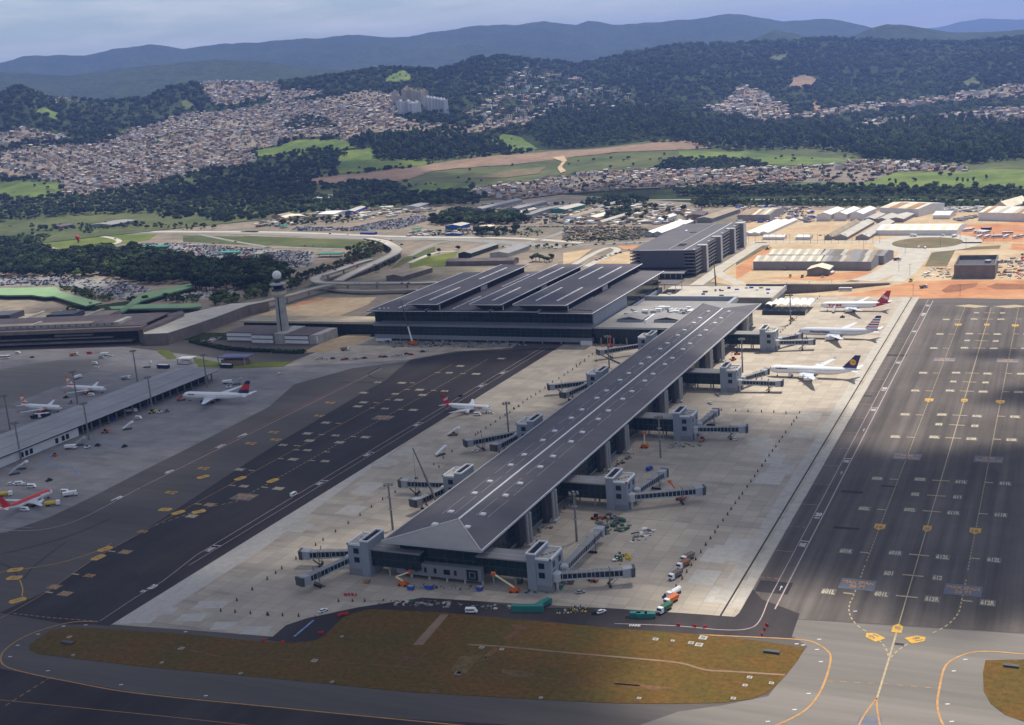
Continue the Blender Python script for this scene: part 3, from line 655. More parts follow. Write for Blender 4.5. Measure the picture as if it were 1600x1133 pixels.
dashes([(RX, 510)] + GL('o8', [(1218, 400), (1200, 470), (1150, 530), (1090, 570), (1010, 605)]), 0.6, 2.2, 1.6, 'paint_tan', right_lane, smooth=4)
dashes(GL('o8', [(900, 655), (840, 695), (795, 740)]), 0.6, 2.2, 1.6, 'paint_tan', smooth=4)
line(GL('o8', [(850, 530), (790, 740), (720, 970)]), 0.7, 'paint_tan'); line(GL('o8', [(720, 970), (640, 1080), (600, 1160)]), 0.6, 'paint_orange', smooth=4); line(GL('o8', [(716, 975), (722, 1060), (745, 1170)]), 0.6, 'paint_orange', smooth=4)
sheet('painted_block', GL('o8', [(620, 1080), (750, 1088), (745, 1150), (580, 1150)]), 'paint_blue_grey', 0.07).parent = taxiway
line(GL('o8', [(-330, 600), (0, 615), (200, 625), (330, 640), (420, 690), (445, 740), (420, 850), (370, 960), (290, 1050), (130, 1133), (-60, 1200)]), 0.75, 'paint_orange', smooth=6)
line(GL('o8', [(2000, 745), (1586, 715), (1400, 700), (1280, 705), (1180, 740), (1120, 790), (1090, 900), (1075, 1020), (1110, 1133), (1200, 1220)]), 0.75, 'paint_orange', smooth=6)
dashes(GL('o8', [(420, 875), (750, 890), (1080, 918)]), 0.4, 2.2, 2.6, 'paint_orange')
line(GL('o5', [(580, 522), (440, 525), (300, 555), (150, 610), (40, 680), (5, 740), (40, 790), (200, 835), (400, 875), (800, 945), (1586, 1025), (2400, 1105), (3200, 1180)]), 0.6, 'paint_orange', smooth=6)
line(GL('o5', [(-100, 975), (500, 1035), (1000, 1085), (1450, 1133), (2000, 1190)]), 0.28, 'paint_orange', smooth=3)
dashes(GL('o5', [(300, 850), (0, 1040)]), 0.45, 2, 1.6, 'paint_orange'); dashes(GL('o5', [(80, 475), (300, 500), (560, 520)]), 0.4, 2, 1.2, 'paint_orange')
line([(-391, 452), (-391, 905)], 0.45, 'paint_pink', left_lane); line([(-386, 440), (-386, 905)], 0.4, 'paint_pink', left_lane)
line(GL('o5', [(590, 520), (800, 380), (960, 285)]) + [(-391, 452)], 0.4, 'paint_pink', left_lane)
line(GL('o5', [(0, 505), (280, 345), (560, 150)]) + [(-442, 470), (-442.5, 840)], 0.34, 'paint_orange', left_lane, smooth=3)
dashes(GL('r3', [(220, 830), (620, 690), (860, 640), (1180, 465)]) + [(-420, 612), (-420, 860)], 0.5, 2.4, 1.6, 'paint_tan', left_lane)
line(GL('r5', [(-200, 540), (0, 555), (150, 565), (300, 555), (450, 520), (600, 460), (800, 355), (959, 270)]) + [(-495, 560), (-495.5, 820)], 0.6, 'paint_pink', left_apron, smooth=4)
line(GL('r5', [(-200, 520), (0, 530), (220, 545)]), 0.35, 'paint_pink', left_apron); line([(-499, 600), (-499, 790)], 0.3, 'paint_red', left_apron)
line(GL('r5', [(165, 825), (400, 785), (660, 705), (760, 650)]), 0.45, 'paint_yellow', smooth=3); line(GL('r5', [(135, 900), (155, 960), (150, 1010)]), 0.5, 'paint_yellow', smooth=3)
line(GL('r5', [(0, 850), (50, 835)]), 0.45, 'paint_yellow')
for pts in ([(0, 725), (250, 665), (500, 590), (760, 480)], [(0, 785), (80, 820), (120, 870)], [(160, 890), (250, 790), (450, 640)]):
    line(GL('r5', pts), 0.6, 'tar_patch', z=0.09, name='tar_joint', smooth=3)
line(GL('r4', [(260, 332), (400, 330), (600, 338)]), 1.6, 'tar_patch', left_apron, z=0.09, name='tar_joint'); line(GL('r4', [(600, 300), (520, 300), (470, 270), (560, 215)]), 1.4, 'tar_patch', left_apron, z=0.09, name='tar_joint', smooth=4)
for cd, pts in [('o1', [(240, 650), (300, 645), (260, 700), (250, 720)]), ('o1', [(280, 700), (420, 720), (480, 765)]), ('o1', [(470, 580), (620, 575), (720, 605)]), ('o1', [(700, 50), (900, 110), (1140, 130)])]:
    line(GL(cd, pts), 1.2, 'paint_blue', left_apron, smooth=4)
line(GL('o6', [(340, 715), (225, 812)]), 1.0, 'paint_blue', apron, z=0.12)
EX, EY = (1, 0, 0), (0, 1, 0)
def stand_text(s, c, w, h, parent, back=True, ink='paint_number', ground_m='paint_block', name='stand_number', flip=1, z=0.115):
    mb = MB()
    if back: mb.sheet([(c[0] - w * 0.58, c[1] - h * 0.68), (c[0] + w * 0.58, c[1] - h * 0.68), (c[0] + w * 0.58, c[1] + h * 0.68), (c[0] - w * 0.58, c[1] + h * 0.68)], z - 0.02, 1)
    lines_ = s.split('\n'); k = len(lines_)
    for i, t in enumerate(lines_):
        ww = w if len(t) > 5 or k == 1 else w * 0.5
        text_at(mb, t, (c[0], c[1] + flip * h * (0.5 - (i + 0.5) / k), z), (flip, 0, 0), (0, flip, 0), ww, h / k * (0.82 if k > 1 else 1), bold=0.035)
    return mb.build(name, [ink, ground_m], parent)
def bar(c, w, parent, m='paint_tan'):
    return MB().box(c[0] - w / 2, c[0] + w / 2, c[1] - 0.55, c[1] + 0.55, 0.05, 0.11).build('stop_bar', m, parent)
# rows of stand numbers across the right-hand taxilane: (photo frame, row, number pair)
rows = [('o8', 380, '601L', '612R', 1), ('o8', 252, '601', '612', 0), ('o8', 128, '601R', '612L', 1),
        ('r2', 517, '602L', '611R', 1), ('r2', 399, '602', '611', 0), ('r2', 286, '602R', '611L', 1),
        ('r1', 1067, '603L', '610R', 1), ('r1', 970, '603', '610', 0), ('r1', 897, '603R', '610L', 1),
        ('r1', 716, '604L', '609R', 1), ('r1', 648, '604', '609', 0), ('r1', 582, '604R', '609L', 1),
        ('r1', 396, '605L', '608R', 1), ('r1', 342, '605', '608', 0), ('r1', 291, '605R', '608L', 1), ('r1', 182, '606L', '607R', 1), ('r1', 136, '606', '607', 0)]
cx_of = {'o8': 940, 'r2': 900, 'r1': 1180}
for cd, yy, a, b, both in rows:
    q = G(cd, cx_of[cd], yy); y = q[1]
    bar((CX, y), 8.6, right_lane)
    w = 5.3 if len(a) == 4 else 3.7
    stand_text(a, (CX - 10.1, y), w, 4.6, right_lane); stand_text(b, (CX + 9.9, y), w, 4.6, right_lane)
    if both:
        bar((LX - 2.3, y - 2.6), 4.1, right_lane); stand_text(a, (LX - 10.4, y - 2.8), 5.3, 4.6, right_lane)
        bar((RX + 2.0, y + 1.6), 4.1, right_lane); stand_text(b, (RX + 9.7, y + 1.8), 5.3, 4.6, right_lane)
for cd, x, yy, fl in [('o8', 600, 304, 1), ('o8', 1230, 338, 1), ('r2', 692, 113, -1), ('r2', 1300, 133, -1), ('r1', 972, 482, -1), ('r1', 1443, 490, -1)]:
    q = G(cd, x, yy); stand_text('MAX SPAN\n36 M', (LX if q[0] < CX else RX - .3, q[1]), 12.6, 8.1, right_lane, ink='paint_orange', ground_m='paint_blue_grey', flip=fl, name='span_limit', z=0.135)
def shield(c, w, h, t, parent, ang=0.0, m='paint_yellow', z=0.15, point=1):
    ca, sa = math.cos(ang), math.sin(ang); R = lambda x, y: (c[0] + ca * x - sa * y, c[1] + sa * x + ca * y, z)
    mb = MB(); mb.add([R(-w / 2, -h / 2), R(w / 2, -h / 2), R(w / 2, h * 0.2), R(0, h * 0.2 + h * 0.3 * point), R(-w / 2, h * 0.2)] if point > 0 else [R(-w / 2, h / 2), R(-w / 2, -h * 0.2), R(0, -h * 0.5), R(w / 2, -h * 0.2), R(w / 2, h / 2)], [(0, 1, 2, 3, 4)])
    text_at(mb, t, R(0, 0)[:2] + (z + 0.02,), (ca * point, sa * point, 0), (-sa * point, ca * point, 0), w * 0.6, h * 0.42, mi=1, bold=0.03)
    return mb.build('route_shield', [m, 'concrete_brown'], parent)
for cd, x, yy, t, pt in [('o8', 840, 562, '90', 1), ('r2', 843, 645, '90', -1), ('r2', 493, 632, '91', -1), ('r2', 1198, 662, '91', -1), ('r1', 857, 782, '91', -1), ('r1', 1118, 785, '90', -1), ('r1', 1383, 795, '91', -1), ('r1', 1072, 226, '91', -1), ('r1', 1283, 226, '90', -1), ('r1', 1493, 232, '91', -1)]:
    shield(G(cd, x, yy), 3.8 if t == '90' else 5.0, 8.0, t, right_lane, point=pt)
shield(G('o8', 698, 612), 5.2, 7.6, '91', taxiway, 0.9); shield(G('o8', 955, 627), 5.2, 7.6, '91', taxiway, -0.9)
for sx in (-1, 1):
    q = (CX + sx * 15.5, 1084); mb = MB(); mb.sheet([(q[0] - 14, q[1] + sx * 0), (q[0] - 3 * sx, q[1] - 7), (q[0] + 14, q[1]), (q[0] + 3 * sx, q[1] + 7)], 0.12); mb.build('chevron', 'paint_tan', right_lane)
for y, t, w, h in [(G('o4', 770, 178)[1], '20', 3.2, 5.5), (G('r2', 50, 540)[1], '20', 3.2, 5.0), (G('a7', 1000, 720)[1], '20', 3.2, 7.5)]:
    mb = MB(); text_at(mb, t, (-107.1, y, 0.13), EX, EY, w, h, bold=0.05); text_at(mb, 'KM/H', (-107.1, y - h * 0.95, 0.13), EX, EY, w * 0.8, h * 0.45, bold=0.03); mb.build('speed_limit', 'paint_white', right_lane)
for cd, x, yy in [('o4', 700, 305), ('o4', 540, 608), ('o4', 285, 1102), ('o4', 847, 27), ('a7', 945, 825), ('a7', 1022, 672)]:
    y = G(cd, x, yy)[1]; mb = MB(); text_at(mb, 'PARE', (-107.1, y, 0.13), EX, EY, 2.9, 4.6, bold=0.04); mb.box(-109.2, -105, y + 4.4, y + 5.0, 0.08, 0.13); mb.build('stop_marking', 'paint_white', right_lane)
for cd, x, yy in [('o4', 640, 425), ('o4', 508, 678), ('o8', 150, 328)]:
    q = G(cd, x, yy); mb = MB(); mb.box(q[0] - 0.15, q[0] + 0.15, q[1] - 2, q[1] + 1.4, 0.08, 0.12); mb.sheet([(q[0] - 0.7, q[1] + 1.2), (q[0] + 0.7, q[1] + 1.2), (q[0], q[1] + 3)], 0.12); mb.build('lane_arrow', 'paint_white', right_lane)
for k, y in enumerate(np.arange(492, 1080, 31.0)):
    (line if k % 2 else dashes)(*([[(-118, y), (-109.5, y)], 0.35] + ([] if k % 2 else [2, 1.2]) + ['paint_orange', right_lane]))
for y in (548, 655, 742, 860): line([(-340, y), (-118, y)], 0.28, 'concrete_dark', apron, z=0.085, name='slab_joint')
for y in (500, 600, 700): line([(-200, y), (-131, y)], 0.22, 'paint_orange', apron, z=0.085)
for cd, a, b, w, h in [('r2', 290, 372, 11, 3.2), ('o8', 110, 320, 14, 12), ('r1', 620, 450, 14, 4), ('r2', 560, 330, 8, 2.2), ('r2', 250, 640, 12, 2.5), ('r1', 400, 750, 7, 3), ('o8', 850, 656, 3.4, 1.8)]:
    q = G(cd, a, b); MB().box(q[0] - w / 2, q[0] + w / 2, q[1] - h / 2, q[1] + h / 2, .03, .06 + .0005 * w).build('asphalt_patch', random.choice(['tar_patch', 'asphalt_new', 'asphalt_dark']), right_lane)
# left-hand taxilane
blk = GL('r3', [(120, 880), (660, 663), (515, 755), (935, 515), (1210, 533), (900, 380), (1250, 183), (1445, 90), (1330, 298), (1445, 225), (1460, 148)]) + \
      GL('r4', [(145, 643), (220, 742), (450, 755), (250, 795), (140, 940), (390, 518), (435, 487), (600, 535), (818, 545), (705, 468), (680, 422), (865, 390), (890, 430), (1060, 400), (435, 413), (730, 337), (1095, 260), (1300, 268), (1180, 207), (545, 333), (1495, 150)]) + \
      GL('o5', [(740, 112), (530, 252), (385, 358), (320, 318)])
for i, q in enumerate(blk):
    stand_text(['501R', '502L', '502', '503R', '503', '504L'][i % 6], q, 6.0, 3.8, left_lane, ink='paint_orange' if i > 31 or i in (0, 1) else 'paint_number', ground_m='concrete_brown', back=i % 3 != 0)
for q in GL('r3', [(565, 658), (840, 508), (995, 387), (1360, 188), (1355, 222), (1230, 293), (1480, 308), (1100, 523)]) + GL('r4', [(240, 648), (110, 735), (355, 750), (150, 868), (620, 467), (770, 388), (975, 395), (720, 542), (1005, 258), (1200, 265), (810, 337), (530, 490), (500, 530)]) + GL('o5', [(660, 108), (445, 243), (290, 350)]):
    bar(q, 4.4, left_lane)
for q in GL('r3', [(935, 600)]) + GL('r4', [(585, 605)]): stand_text('MAX SPAN\n36 M', q, 12, 7.6, left_lane, ink='paint_orange', name='span_limit', z=0.135)
for q in GL('r3', [(345, 565), (605, 370), (985, 170), (1170, 80), (1185, 140)]) + GL('r4', [(90, 590), (175, 490)]): stand_text('W 52', q, 8, 5, left_apron, ink='paint_yellow', back=False)
def oval(c, w, h, ang, parent, t='W'):
    mb = MB(); ca, sa = math.cos(ang), math.sin(ang)
    pts = [(-.5, 0), (-.38, -.5), (.38, -.5), (.5, 0), (.38, .5), (-.38, .5)]
    mb.sheet([(c[0] + ca * a * w - sa * b * h, c[1] + sa * a * w + ca * b * h) for a, b in pts], 0.15)
    text_at(mb, t, (c[0], c[1], 0.17), (ca, sa, 0), (-sa, ca, 0), w * 0.4, h * 0.5, mi=1); return mb.build('route_shield', ['paint_yellow', 'concrete_brown'], parent)
for cd, a, b, an in [('r3', 605, 440, 1.1), ('r3', 905, 452, 1.35), ('r3', 1165, 470, 1.35), ('r3', 300, 703, 0.2), ('r3', 405, 727, 1.2), ('r3', 570, 720, 0.8), ('o5', 620, 95, 1.2), ('o5', 580, 145, 1.45), ('o5', 90, 218, 0.5), ('o5', 85, 265, 0.3), ('o5', 105, 398, 1.0)]:
    oval(G(cd, a, b), 8.2, 5.0, an, left_lane if cd == 'r3' else taxiway, random.choice(['W1', 'W', 'V2']))
for cd, a, b, t in [('r4', 440, 890, '20'), ('r4', 820, 660, 'PARE'), ('r4', 1480, 260, '20'), ('r4', 1310, 360, 'PARE'), ('r3', 645, 1022, 'PARE'), ('r4', 70, 1110, 'PARE')]:
    q = G(cd, a, b); mb = MB(); text_at(mb, t, (-388.6, q[1], 0.13), EX, EY, 3.0, 5.5, bold=0.05); mb.box(-391, -386, q[1] + 5, q[1] + 5.6, 0.08, 0.13); mb.build('lane_text', 'paint_white', left_lane)
for cd, a, b, t in [('r3', 330, 398, '40'), ('r3', 745, 192, 'PARE'), ('r3', 925, 105, 'P'), ('r5', 800, 345, 'P')]:
    q = G(cd, a, b); mb = MB(); text_at(mb, t, (q[0], q[1], 0.13), EX, EY, 3.4, 8, bold=0.05); mb.build('lane_text', 'paint_white', left_apron)
q = G('o5', 890, 325); mb = MB(); text_at(mb, '20', (q[0], q[1] + 1.5, 0.13), EX, EY, 3.4, 5.5, bold=0.05); text_at(mb, 'KM', (q[0] - 1, q[1] - 4, 0.13), EX, EY, 2.6, 2.6, bold=0.05); mb.build('lane_text', 'paint_white', left_lane)
for cd, a, b in [('o5', 375, 550), ('o5', 505, 543), ('o5', 225, 597), ('o5', 105, 663), ('o5', 60, 730), ('o5', 283, 813), ('o5', 715, 895), ('o5', 1215, 960), ('o5', 1095, 583), ('o8', 378, 628), ('o8', 365, 688), ('o8', 388, 760), ('o8', 315, 948), ('o8', 232, 1043), ('o8', 75, 1113), ('o8', 1240, 747), ('o8', 1172, 815), ('o8', 1135, 1010), ('o8', 1160, 1113), ('o8', 283, 662), ('o8', 590, 462), ('o8', 245, 655)]:
    q = G(cd, a, b); MB().obox(q, (0.9, 0.4), 1.5, 0.65, 0.03, 0.13).build('edge_light_mark', 'paint_white', taxiway)  # white plates standing in for the taxiway edge lights
for q in GL('r8', [(135, 577)]): mb = MB(); text_at(mb, 'PARE', (q[0], q[1], 0.13), (0.96, 0.27, 0), (-0.27, 0.96, 0), 4.5, 2.0, bold=0.02); mb.build('lane_text', 'paint_white', apron)

# ------------------------------------------------------------------ the long pier
AXX = -256.0
pier = thing('pier_terminal', 'long pier with dark low-pitched roof, white skylights and teal glass walls', 'airport pier', (AXX, 452, 0))
ex0, ex1, ey0, ey1, ez, rz_ = -281.5, -231.0, 450.0, 1000.0, 18.3, 20.4
ra, rb = (AXX, 478.5, rz_), (AXX, 969.0, rz_)
A_, B_, C_, D_ = (ex0, ey0, ez), (ex1, ey0, ez), (ex1, ey1, ez), (ex0, ey1, ez)
MB().add([B_, C_, rb, ra], [(0, 1, 2, 3)]).build('roof_slope', 'roof_dark', pier); MB().add([D_, A_, ra, rb], [(0, 1, 2, 3)]).build('roof_slope', 'roof_dark', pier)
MB().add([A_, B_, ra], [(0, 1, 2)]).build('roof_hip', 'roof_hip', pier, label='pale grey hipped end of the roof'); MB().add([C_, D_, rb], [(0, 1, 2)]).build('roof_hip', 'roof_hip', pier)
mb = MB(); mb.box(ex0, ex1, ey0, ey1, ez - 0.9, ez - 0.02); mb.build('fascia', 'trim_grey', pier)
mb = MB(); mb.hexa([(ex1 - 0.35, ey0, ez), (ex1 + .05, ey0, ez), (ex1 + .05, ey1, ez), (ex1 - 0.35, ey1, ez)], [(ex1 - 0.35, ey0, ez + .22), (ex1 + .05, ey0, ez + .22), (ex1 + .05, ey1, ez + .22), (ex1 - 0.35, ey1, ez + .22)]); mb.build('roof_edge', 'trim_white', pier)
for x0, x1 in ((ex0 - .05, ex0 + 0.5), (ex0 + 2.2, ex0 + 2.6)):
    MB().box(x0, x1, ey0 + 3, ey1 - 3, ez, ez + 0.35).build('gutter', 'trim_grey' if x0 < ex0 else 'roof_dark', pier)
MB().box(AXX - 0.45, AXX + 0.45, 478.5, 969, rz_ - .1, rz_ + 0.3).build('ridge_cap', 'trim_white', pier)
for p, q in ((A_, ra), (B_, ra)):
    mb = MB(); mb.tube((p[0], p[1], p[2] + .1), (q[0], q[1], q[2] + .1), 0.4, 6); mb.build('hip_cap', 'trim_grey', pier)
sk = [471.5, 488.3] + [y for k in range(11) for y in (514.6 + 44.4 * k, 532.6 + 44.4 * k)] + [957.5]
for x, sl in ((-265.0, 1), (-248.1, -1)):
    for y in sk:
        if y > 962: continue
        h = ez + (rz_ - ez) * min(1, (24.7 - abs(x - AXX)) / 24.7, (y - ey0) / 28.5)
        mb = MB(); s = 1.35; mb.box(x - s, x + s, y - s, y + s, h - .2, h + .5); mb.box(x - s * .8, x + s * .8, y - s * .8, y + s * .8, h + .5, h + .72, 1); mb.build('skylight', ['trim_white', 'wall_white'], pier)
for x in (-268.5, -244.5, -262.0, -250.5):
    h = ez + (rz_ - ez) * (25 - abs(x - AXX)) / 25
    mb = MB()
    for y in np.arange(486, 965, 30): mb.box(x - .08, x + .08, y, y + 24, h + .02, h + .12)
    mb.build('roof_cable', 'trim_grey', pier)
gx0, gx1, gy0, gy1 = -275.5, -237.0, 456.0, 992.0
for nm, a in (('right', (gx1 - .3, gx1, gy0, gy1)), ('left', (gx0, gx0 + .3, gy0, gy1)), ('front', (gx0, gx1, gy0 - .1, gy0 + .2)), ('back', (gx0, gx1, gy1, gy1 + .3))):
    MB().box(*a, 7.6 if nm == 'front' else 2.2, ez - 0.9).build('glass_wall', 'glass', pier)
mb = MB()
for y in np.arange(gy0 + 2, gy1, 4.4): mb.box(gx1, gx1 + .14, y - .08, y + .08, 2.2, ez - .9); mb.box(gx0 - .14, gx0, y - .08, y + .08, 2.2, ez - .9)
for x in np.arange(gx0 + 1.5, gx1, 4.4): mb.box(x - .08, x + .08, gy0 - .24, gy0 - .1, 7.6, ez - .9)
for z in (6.2, 10.3, 14.4):
    mb.box(gx1, gx1 + .12, gy0, gy1, z - .1, z + .1)
    if z > 7.6: mb.box(gx0, gx1, gy0 - .22, gy0 - .1, z - .1, z + .1)
mb.build('mullions', 'mullion', pier)
MB().box(gx0 + 1, gx1 - 1, gy0 + 1, gy1 - 1, 0.06, 17).build('core', 'dark_void', pier)
mb = MB(); mb.box(gx0 - 1, gx1 + 3.6, gy0 - 3.4, gy0 - .4, 2.3, 7.8); mb.build('front_wall', 'panel_band', pier, label='grey lower wall of the pier end with small square windows')
MB().box(gx0 - 1.2, gx1 + 3.8, gy0 - 3.6, gy0, 7.8, 8.2).build('front_ledge', 'panel_band', pier)
for x, w in ((-271, 1.8), (-266, 1.8), (-261.5, 1.3), (-256.5, 1.3), (-250.6, 3.2), (-246.3, 1.3)):
    MB().box(x - w / 2, x + w / 2, gy0 - 3.52, gy0 - 3.3, 4.0, 6.4).build('window', 'glass_blue', pier)
mb = MB(); mb.box(-240.6, -235.0, gy0 - 3.55, gy0 - 3.3, 2.6, 7.5); mb.build('loading_door', 'glass', pier)
mb = MB()
for a in ((-239.3, -236.2, 6.2, 6.5), (-239.3, -236.2, 3.6, 3.9), (-239.3, -238.9, 3.6, 6.5), (-236.6, -236.2, 3.6, 6.5)): mb.box(a[0], a[1], gy0 - 3.62, gy0 - 3.5, a[2], a[3])
mb.build('door_frame', 'panel_band', pier)
for x in (-269.6, -260.5, -251.5, -242.4, -233.6): MB().tube((x, gy0 - 2, 0.06), (x, gy0 - 2, 2.3), 0.55, 10).build('column', 'trim_grey', pier)
MB().box(gx1 - .2, gx1 + .5, gy0, gy1, 1.6, 2.4).build('wall_base', 'panel_band', pier)
for k in range(5):
    yn = 461.5 + 111.2 * k
    for dy in (43, 76):
        y = yn + dy if k else yn + dy - 2
        if y > 980: continue
        for s in (-1.3, 1.3):
            mb = MB(); mb.tube((-231.6 + (0.5 if s > 0 else 0), y + s, 0.06), (-231.6 + (0.5 if s > 0 else 0), y + s, 16.6), 0.95, 12); mb.build('service_pipe', 'steel', pier, smooth=False)
        MB().box(-233.5, -229.6, y - 3, y + 3, .06, 1.5).build('pipe_plinth', 'slab_pale', pier)
        MB().box(-236.8, -234.4, y - 4.2, y + 4.2, .06, 17).build('service_core', 'panel_dark', pier)

# ------------------------------------------------------------------ boarding towers and jet bridges
words_n = ['nearest', 'second', 'third', 'fourth', 'farthest']
NODEY = {1: [461.0, 563.5, 683.0, 793.5, 912.5], -1: [457.0, 554.5, 652.5, 773.0, 886.0]}
CABS = {(1, 0): [(-171, 471), (-199, 513)], (1, 1): [(-168.5, 578), (-194.5, 599)], (1, 2): [(-172, 687), (-197, 717)], (1, 3): [(-173, 793), (-189, 821)], (1, 4): [(-174.5, 915.5), (-188, 935)],
        (-1, 0): [(-326.5, 454), (-310, 427)], (-1, 1): [(-329.5, 557), (-308, 530.5)], (-1, 2): [(-326.5, 632), (-306, 627)], (-1, 3): [(-326, 764), (-308.5, 745)], (-1, 4): [(-327, 868)]}
def node(side, k):
    y = NODEY[side][k]; mx = (lambda x: x) if side > 0 else (lambda x: -500 - x)
    def bx(mb, x0, x1, *r, mi=0): a, b = sorted((mx(x0), mx(x1))); mb.box(a, b, *r, mi); return mb
    sd = 'right' if side > 0 else 'left'
    t = thing('boarding_tower', 'grey boarding tower with white rim, %s on the %s side of the pier' % (words_n[k], sd), 'boarding tower', (mx(-205.5), y, 0), 0, 'boarding towers along the pier')
    bx(MB(), -211, -200, y - 7.2, y + 7.2, 0.06, 15).build('tower_wall', 'panel_bluegrey', t)
    bx(MB(), -210.9, -199.9, y - 7.3, y + 7.3, 0.05, 3.4).build('plinth', 'panel_band', t)
    mb = MB()
    for a in ((-207, -199.8, y - 7.4, y - 6.8), (-207, -199.8, y + 6.8, y + 7.4), (-200.4, -199.8, y - 7.4, y + 7.4)): bx(mb, *a, 15, 15.9)
    mb.build('parapet', 'trim_white', t)
    bx(MB(), -206.8, -200.4, y - 6.8, y + 6.8, 15, 15.15).build('roof_deck', 'roof_pale', t)
    for j in range(4):
        bx(MB(), -206 + 1.2 * j, -205.2 + 1.2 * j, y - 3 + j * 1.7, y - 1.6 + j * 1.7, 15.15, 15.9).build('roof_unit', ['roof_rust', 'trim_grey', 'concrete', 'roof_pale'][j], t)
    bx(MB(), -211.2, -207, y - 7.5, y + 7.5, 0.06, 17.2).build('stair_core', 'panel_bluegrey', t)
    mb = MB()
    for a in ((-211.4, -206.8, y - 7.7, y - 7.2), (-211.4, -206.8, y + 7.2, y + 7.7), (-211.4, -210.9, y - 7.2, y + 7.2), (-207.3, -206.8, y - 7.2, y + 7.2)): bx(mb, *a, 17.2, 17.95)
    mb.build('core_rim', 'trim_white', t)
    bx(MB(), -210.8, -207.4, y - 7.1, y + 7.1, 17.2, 17.3).build('core_well', 'dark_void', t)
    for z in (6.6, 11.0):
        bx(MB(), -205.8, -203.0, y - 7.32, y - 7.15, z, z + 2.6).build('window', 'glass_blue', t)
        bx(MB(), -200.1, -199.88, y - 4.6, y - 2.2, z, z + 2.6).build('window', 'glass_blue', t)
        bx(MB(), -200.1, -199.88, y + 2.2, y + 4.6, z, z + 2.6).build('window', 'glass_blue', t)
    bx(MB(), -236.6, -211.2, y - 5.2, y + 5.2, 5.0, 12.6).build('link_corridor', 'glass', t, label='teal glass corridor from the pier to the tower')
    mb = MB()
    for x in np.arange(-234, -212, 3.2): bx(mb, x - .07, x + .07, y - 5.32, y - 5.2, 5, 12.6); bx(mb, x - .07, x + .07, y + 5.2, y + 5.32, 5, 12.6)
    for z in (5.1, 8.8, 12.4): bx(mb, -236.6, -211.2, y - 5.34, y - 5.2, z - .12, z + .12)
    mb.build('mullions', 'mullion', t)
    bx(MB(), -236.9, -211.2, y - 5.6, y + 5.6, 12.6, 13.2).build('link_roof', 'roof_hip', t)
    bx(MB(), -236.9, -211.2, y - 1.0, y - .7, 13.2, 13.35).build('roof_seam', 'trim_grey', t)
    for x in (-230, -219):
        for s in (-3.2, 3.2): mb = MB(); mb.tube((mx(x), y + s, .06), (mx(x), y + s, 5), .45, 8); mb.build('column', 'concrete', t)
    for c_i, c in enumerate(CABS[(side, k)]):
        st = np.array([mx(-199.0), y + (-3.6 if c_i == 0 else 4.6)]) if side > 0 else np.array([mx(-199.0), y + (3.2 if c_i == 0 else -4.6)])
        c = np.array(c, float); d = c - st; L = np.hypot(*d); e = d / L; nn = np.array([-e[1], e[0]])
        br = thing('jet_bridge', '%s jet bridge of the %s boarding tower on the %s side of the pier' % (('outer', 'inner')[c_i] if len(CABS[(side, k)]) > 1 else 'single', words_n[k], sd), 'jet bridge', (st[0], st[1], 0), 0, 'jet bridges along the pier')
        R = lambda s_, w_, z_: (st[0] + e[0] * s_ + nn[0] * w_, st[1] + e[1] * s_ + nn[1] * w_, z_)
        def tun(s0, s1, w, z0, z1, z0b, z1b, nm, mm, roofm='roof_hip'):
            mb = MB(); mb.hexa([R(s0, -w, z0), R(s1, -w, z0b), R(s1, w, z0b), R(s0, w, z0)], [R(s0, -w, z1), R(s1, -w, z1b), R(s1, w, z1b), R(s0, w, z1)]); o = mb.build(nm, mm, br)
            mb = MB(); mb.hexa([R(s0 - .1, -w - .12, z1), R(s1 + .1, -w - .12, z1b), R(s1 + .1, w + .12, z1b), R(s0 - .1, w + .12, z1)], [R(s0 - .1, -w - .12, z1 + .3), R(s1 + .1, -w - .12, z1b + .3), R(s1 + .1, w + .12, z1b + .3), R(s0 - .1, w + .12, z1 + .3)]); r = mb.build('tunnel_roof', roofm, br)
            mb = MB(); mb.hexa([R(s0, -w - .06, z0 - .3), R(s1, -w - .06, z0b - .3), R(s1, w + .06, z0b - .3), R(s0, w + .06, z0 - .3)], [R(s0, -w - .06, z0 + .5), R(s1, -w - .06, z0b + .5), R(s1, w + .06, z0b + .5), R(s0, w + .06, z0 + .5)]); mb.build('tunnel_sill', 'trim_grey', br)
        for s0, s1, w, z0, z1, z0b, z1b in ((2.4, L * .51, 1.45, 5.2, 7.9, 4.8, 7.5), (L * .53, L - 2.6, 1.7, 4.7, 7.7, 4.3, 7.3)):
            mb = MB()
            for q_ in np.arange(s0, s1, 2.1):
                f_ = (q_ - s0) / (s1 - s0); a_, b_ = z0 + (z0b - z0) * f_, z1 + (z1b - z1) * f_; mb.hexa([R(q_, -w - .09, a_), R(q_ + .28, -w - .09, a_), R(q_ + .28, w + .09, a_), R(q_, w + .09, a_)], [R(q_, -w - .09, b_ + .36), R(q_ + .28, -w - .09, b_ + .36), R(q_ + .28, w + .09, b_ + .36), R(q_, w + .09, b_ + .36)])
            mb.build('tunnel_ribs', 'panel_grey', br)
        mb = MB(); mb.lathe((st[0], st[1], 0), [(2.3, 4.6), (2.3, 8.2), (1.9, 8.7)], 12); mb.build('rotunda', 'trim_grey', br)
        mb = MB(); mb.lathe((st[0], st[1], 0), [(.7, .06), (.7, 4.6)], 10); mb.build('rotunda_column', 'trim_grey', br)
        tun(1.6, L * .56, 1.45, 5.2, 7.9, 4.8, 7.5, 'tunnel', 'glass_blue')
        tun(L * .52, L - 2.0, 1.7, 4.7, 7.7, 4.3, 7.3, 'tunnel', 'glass_blue')
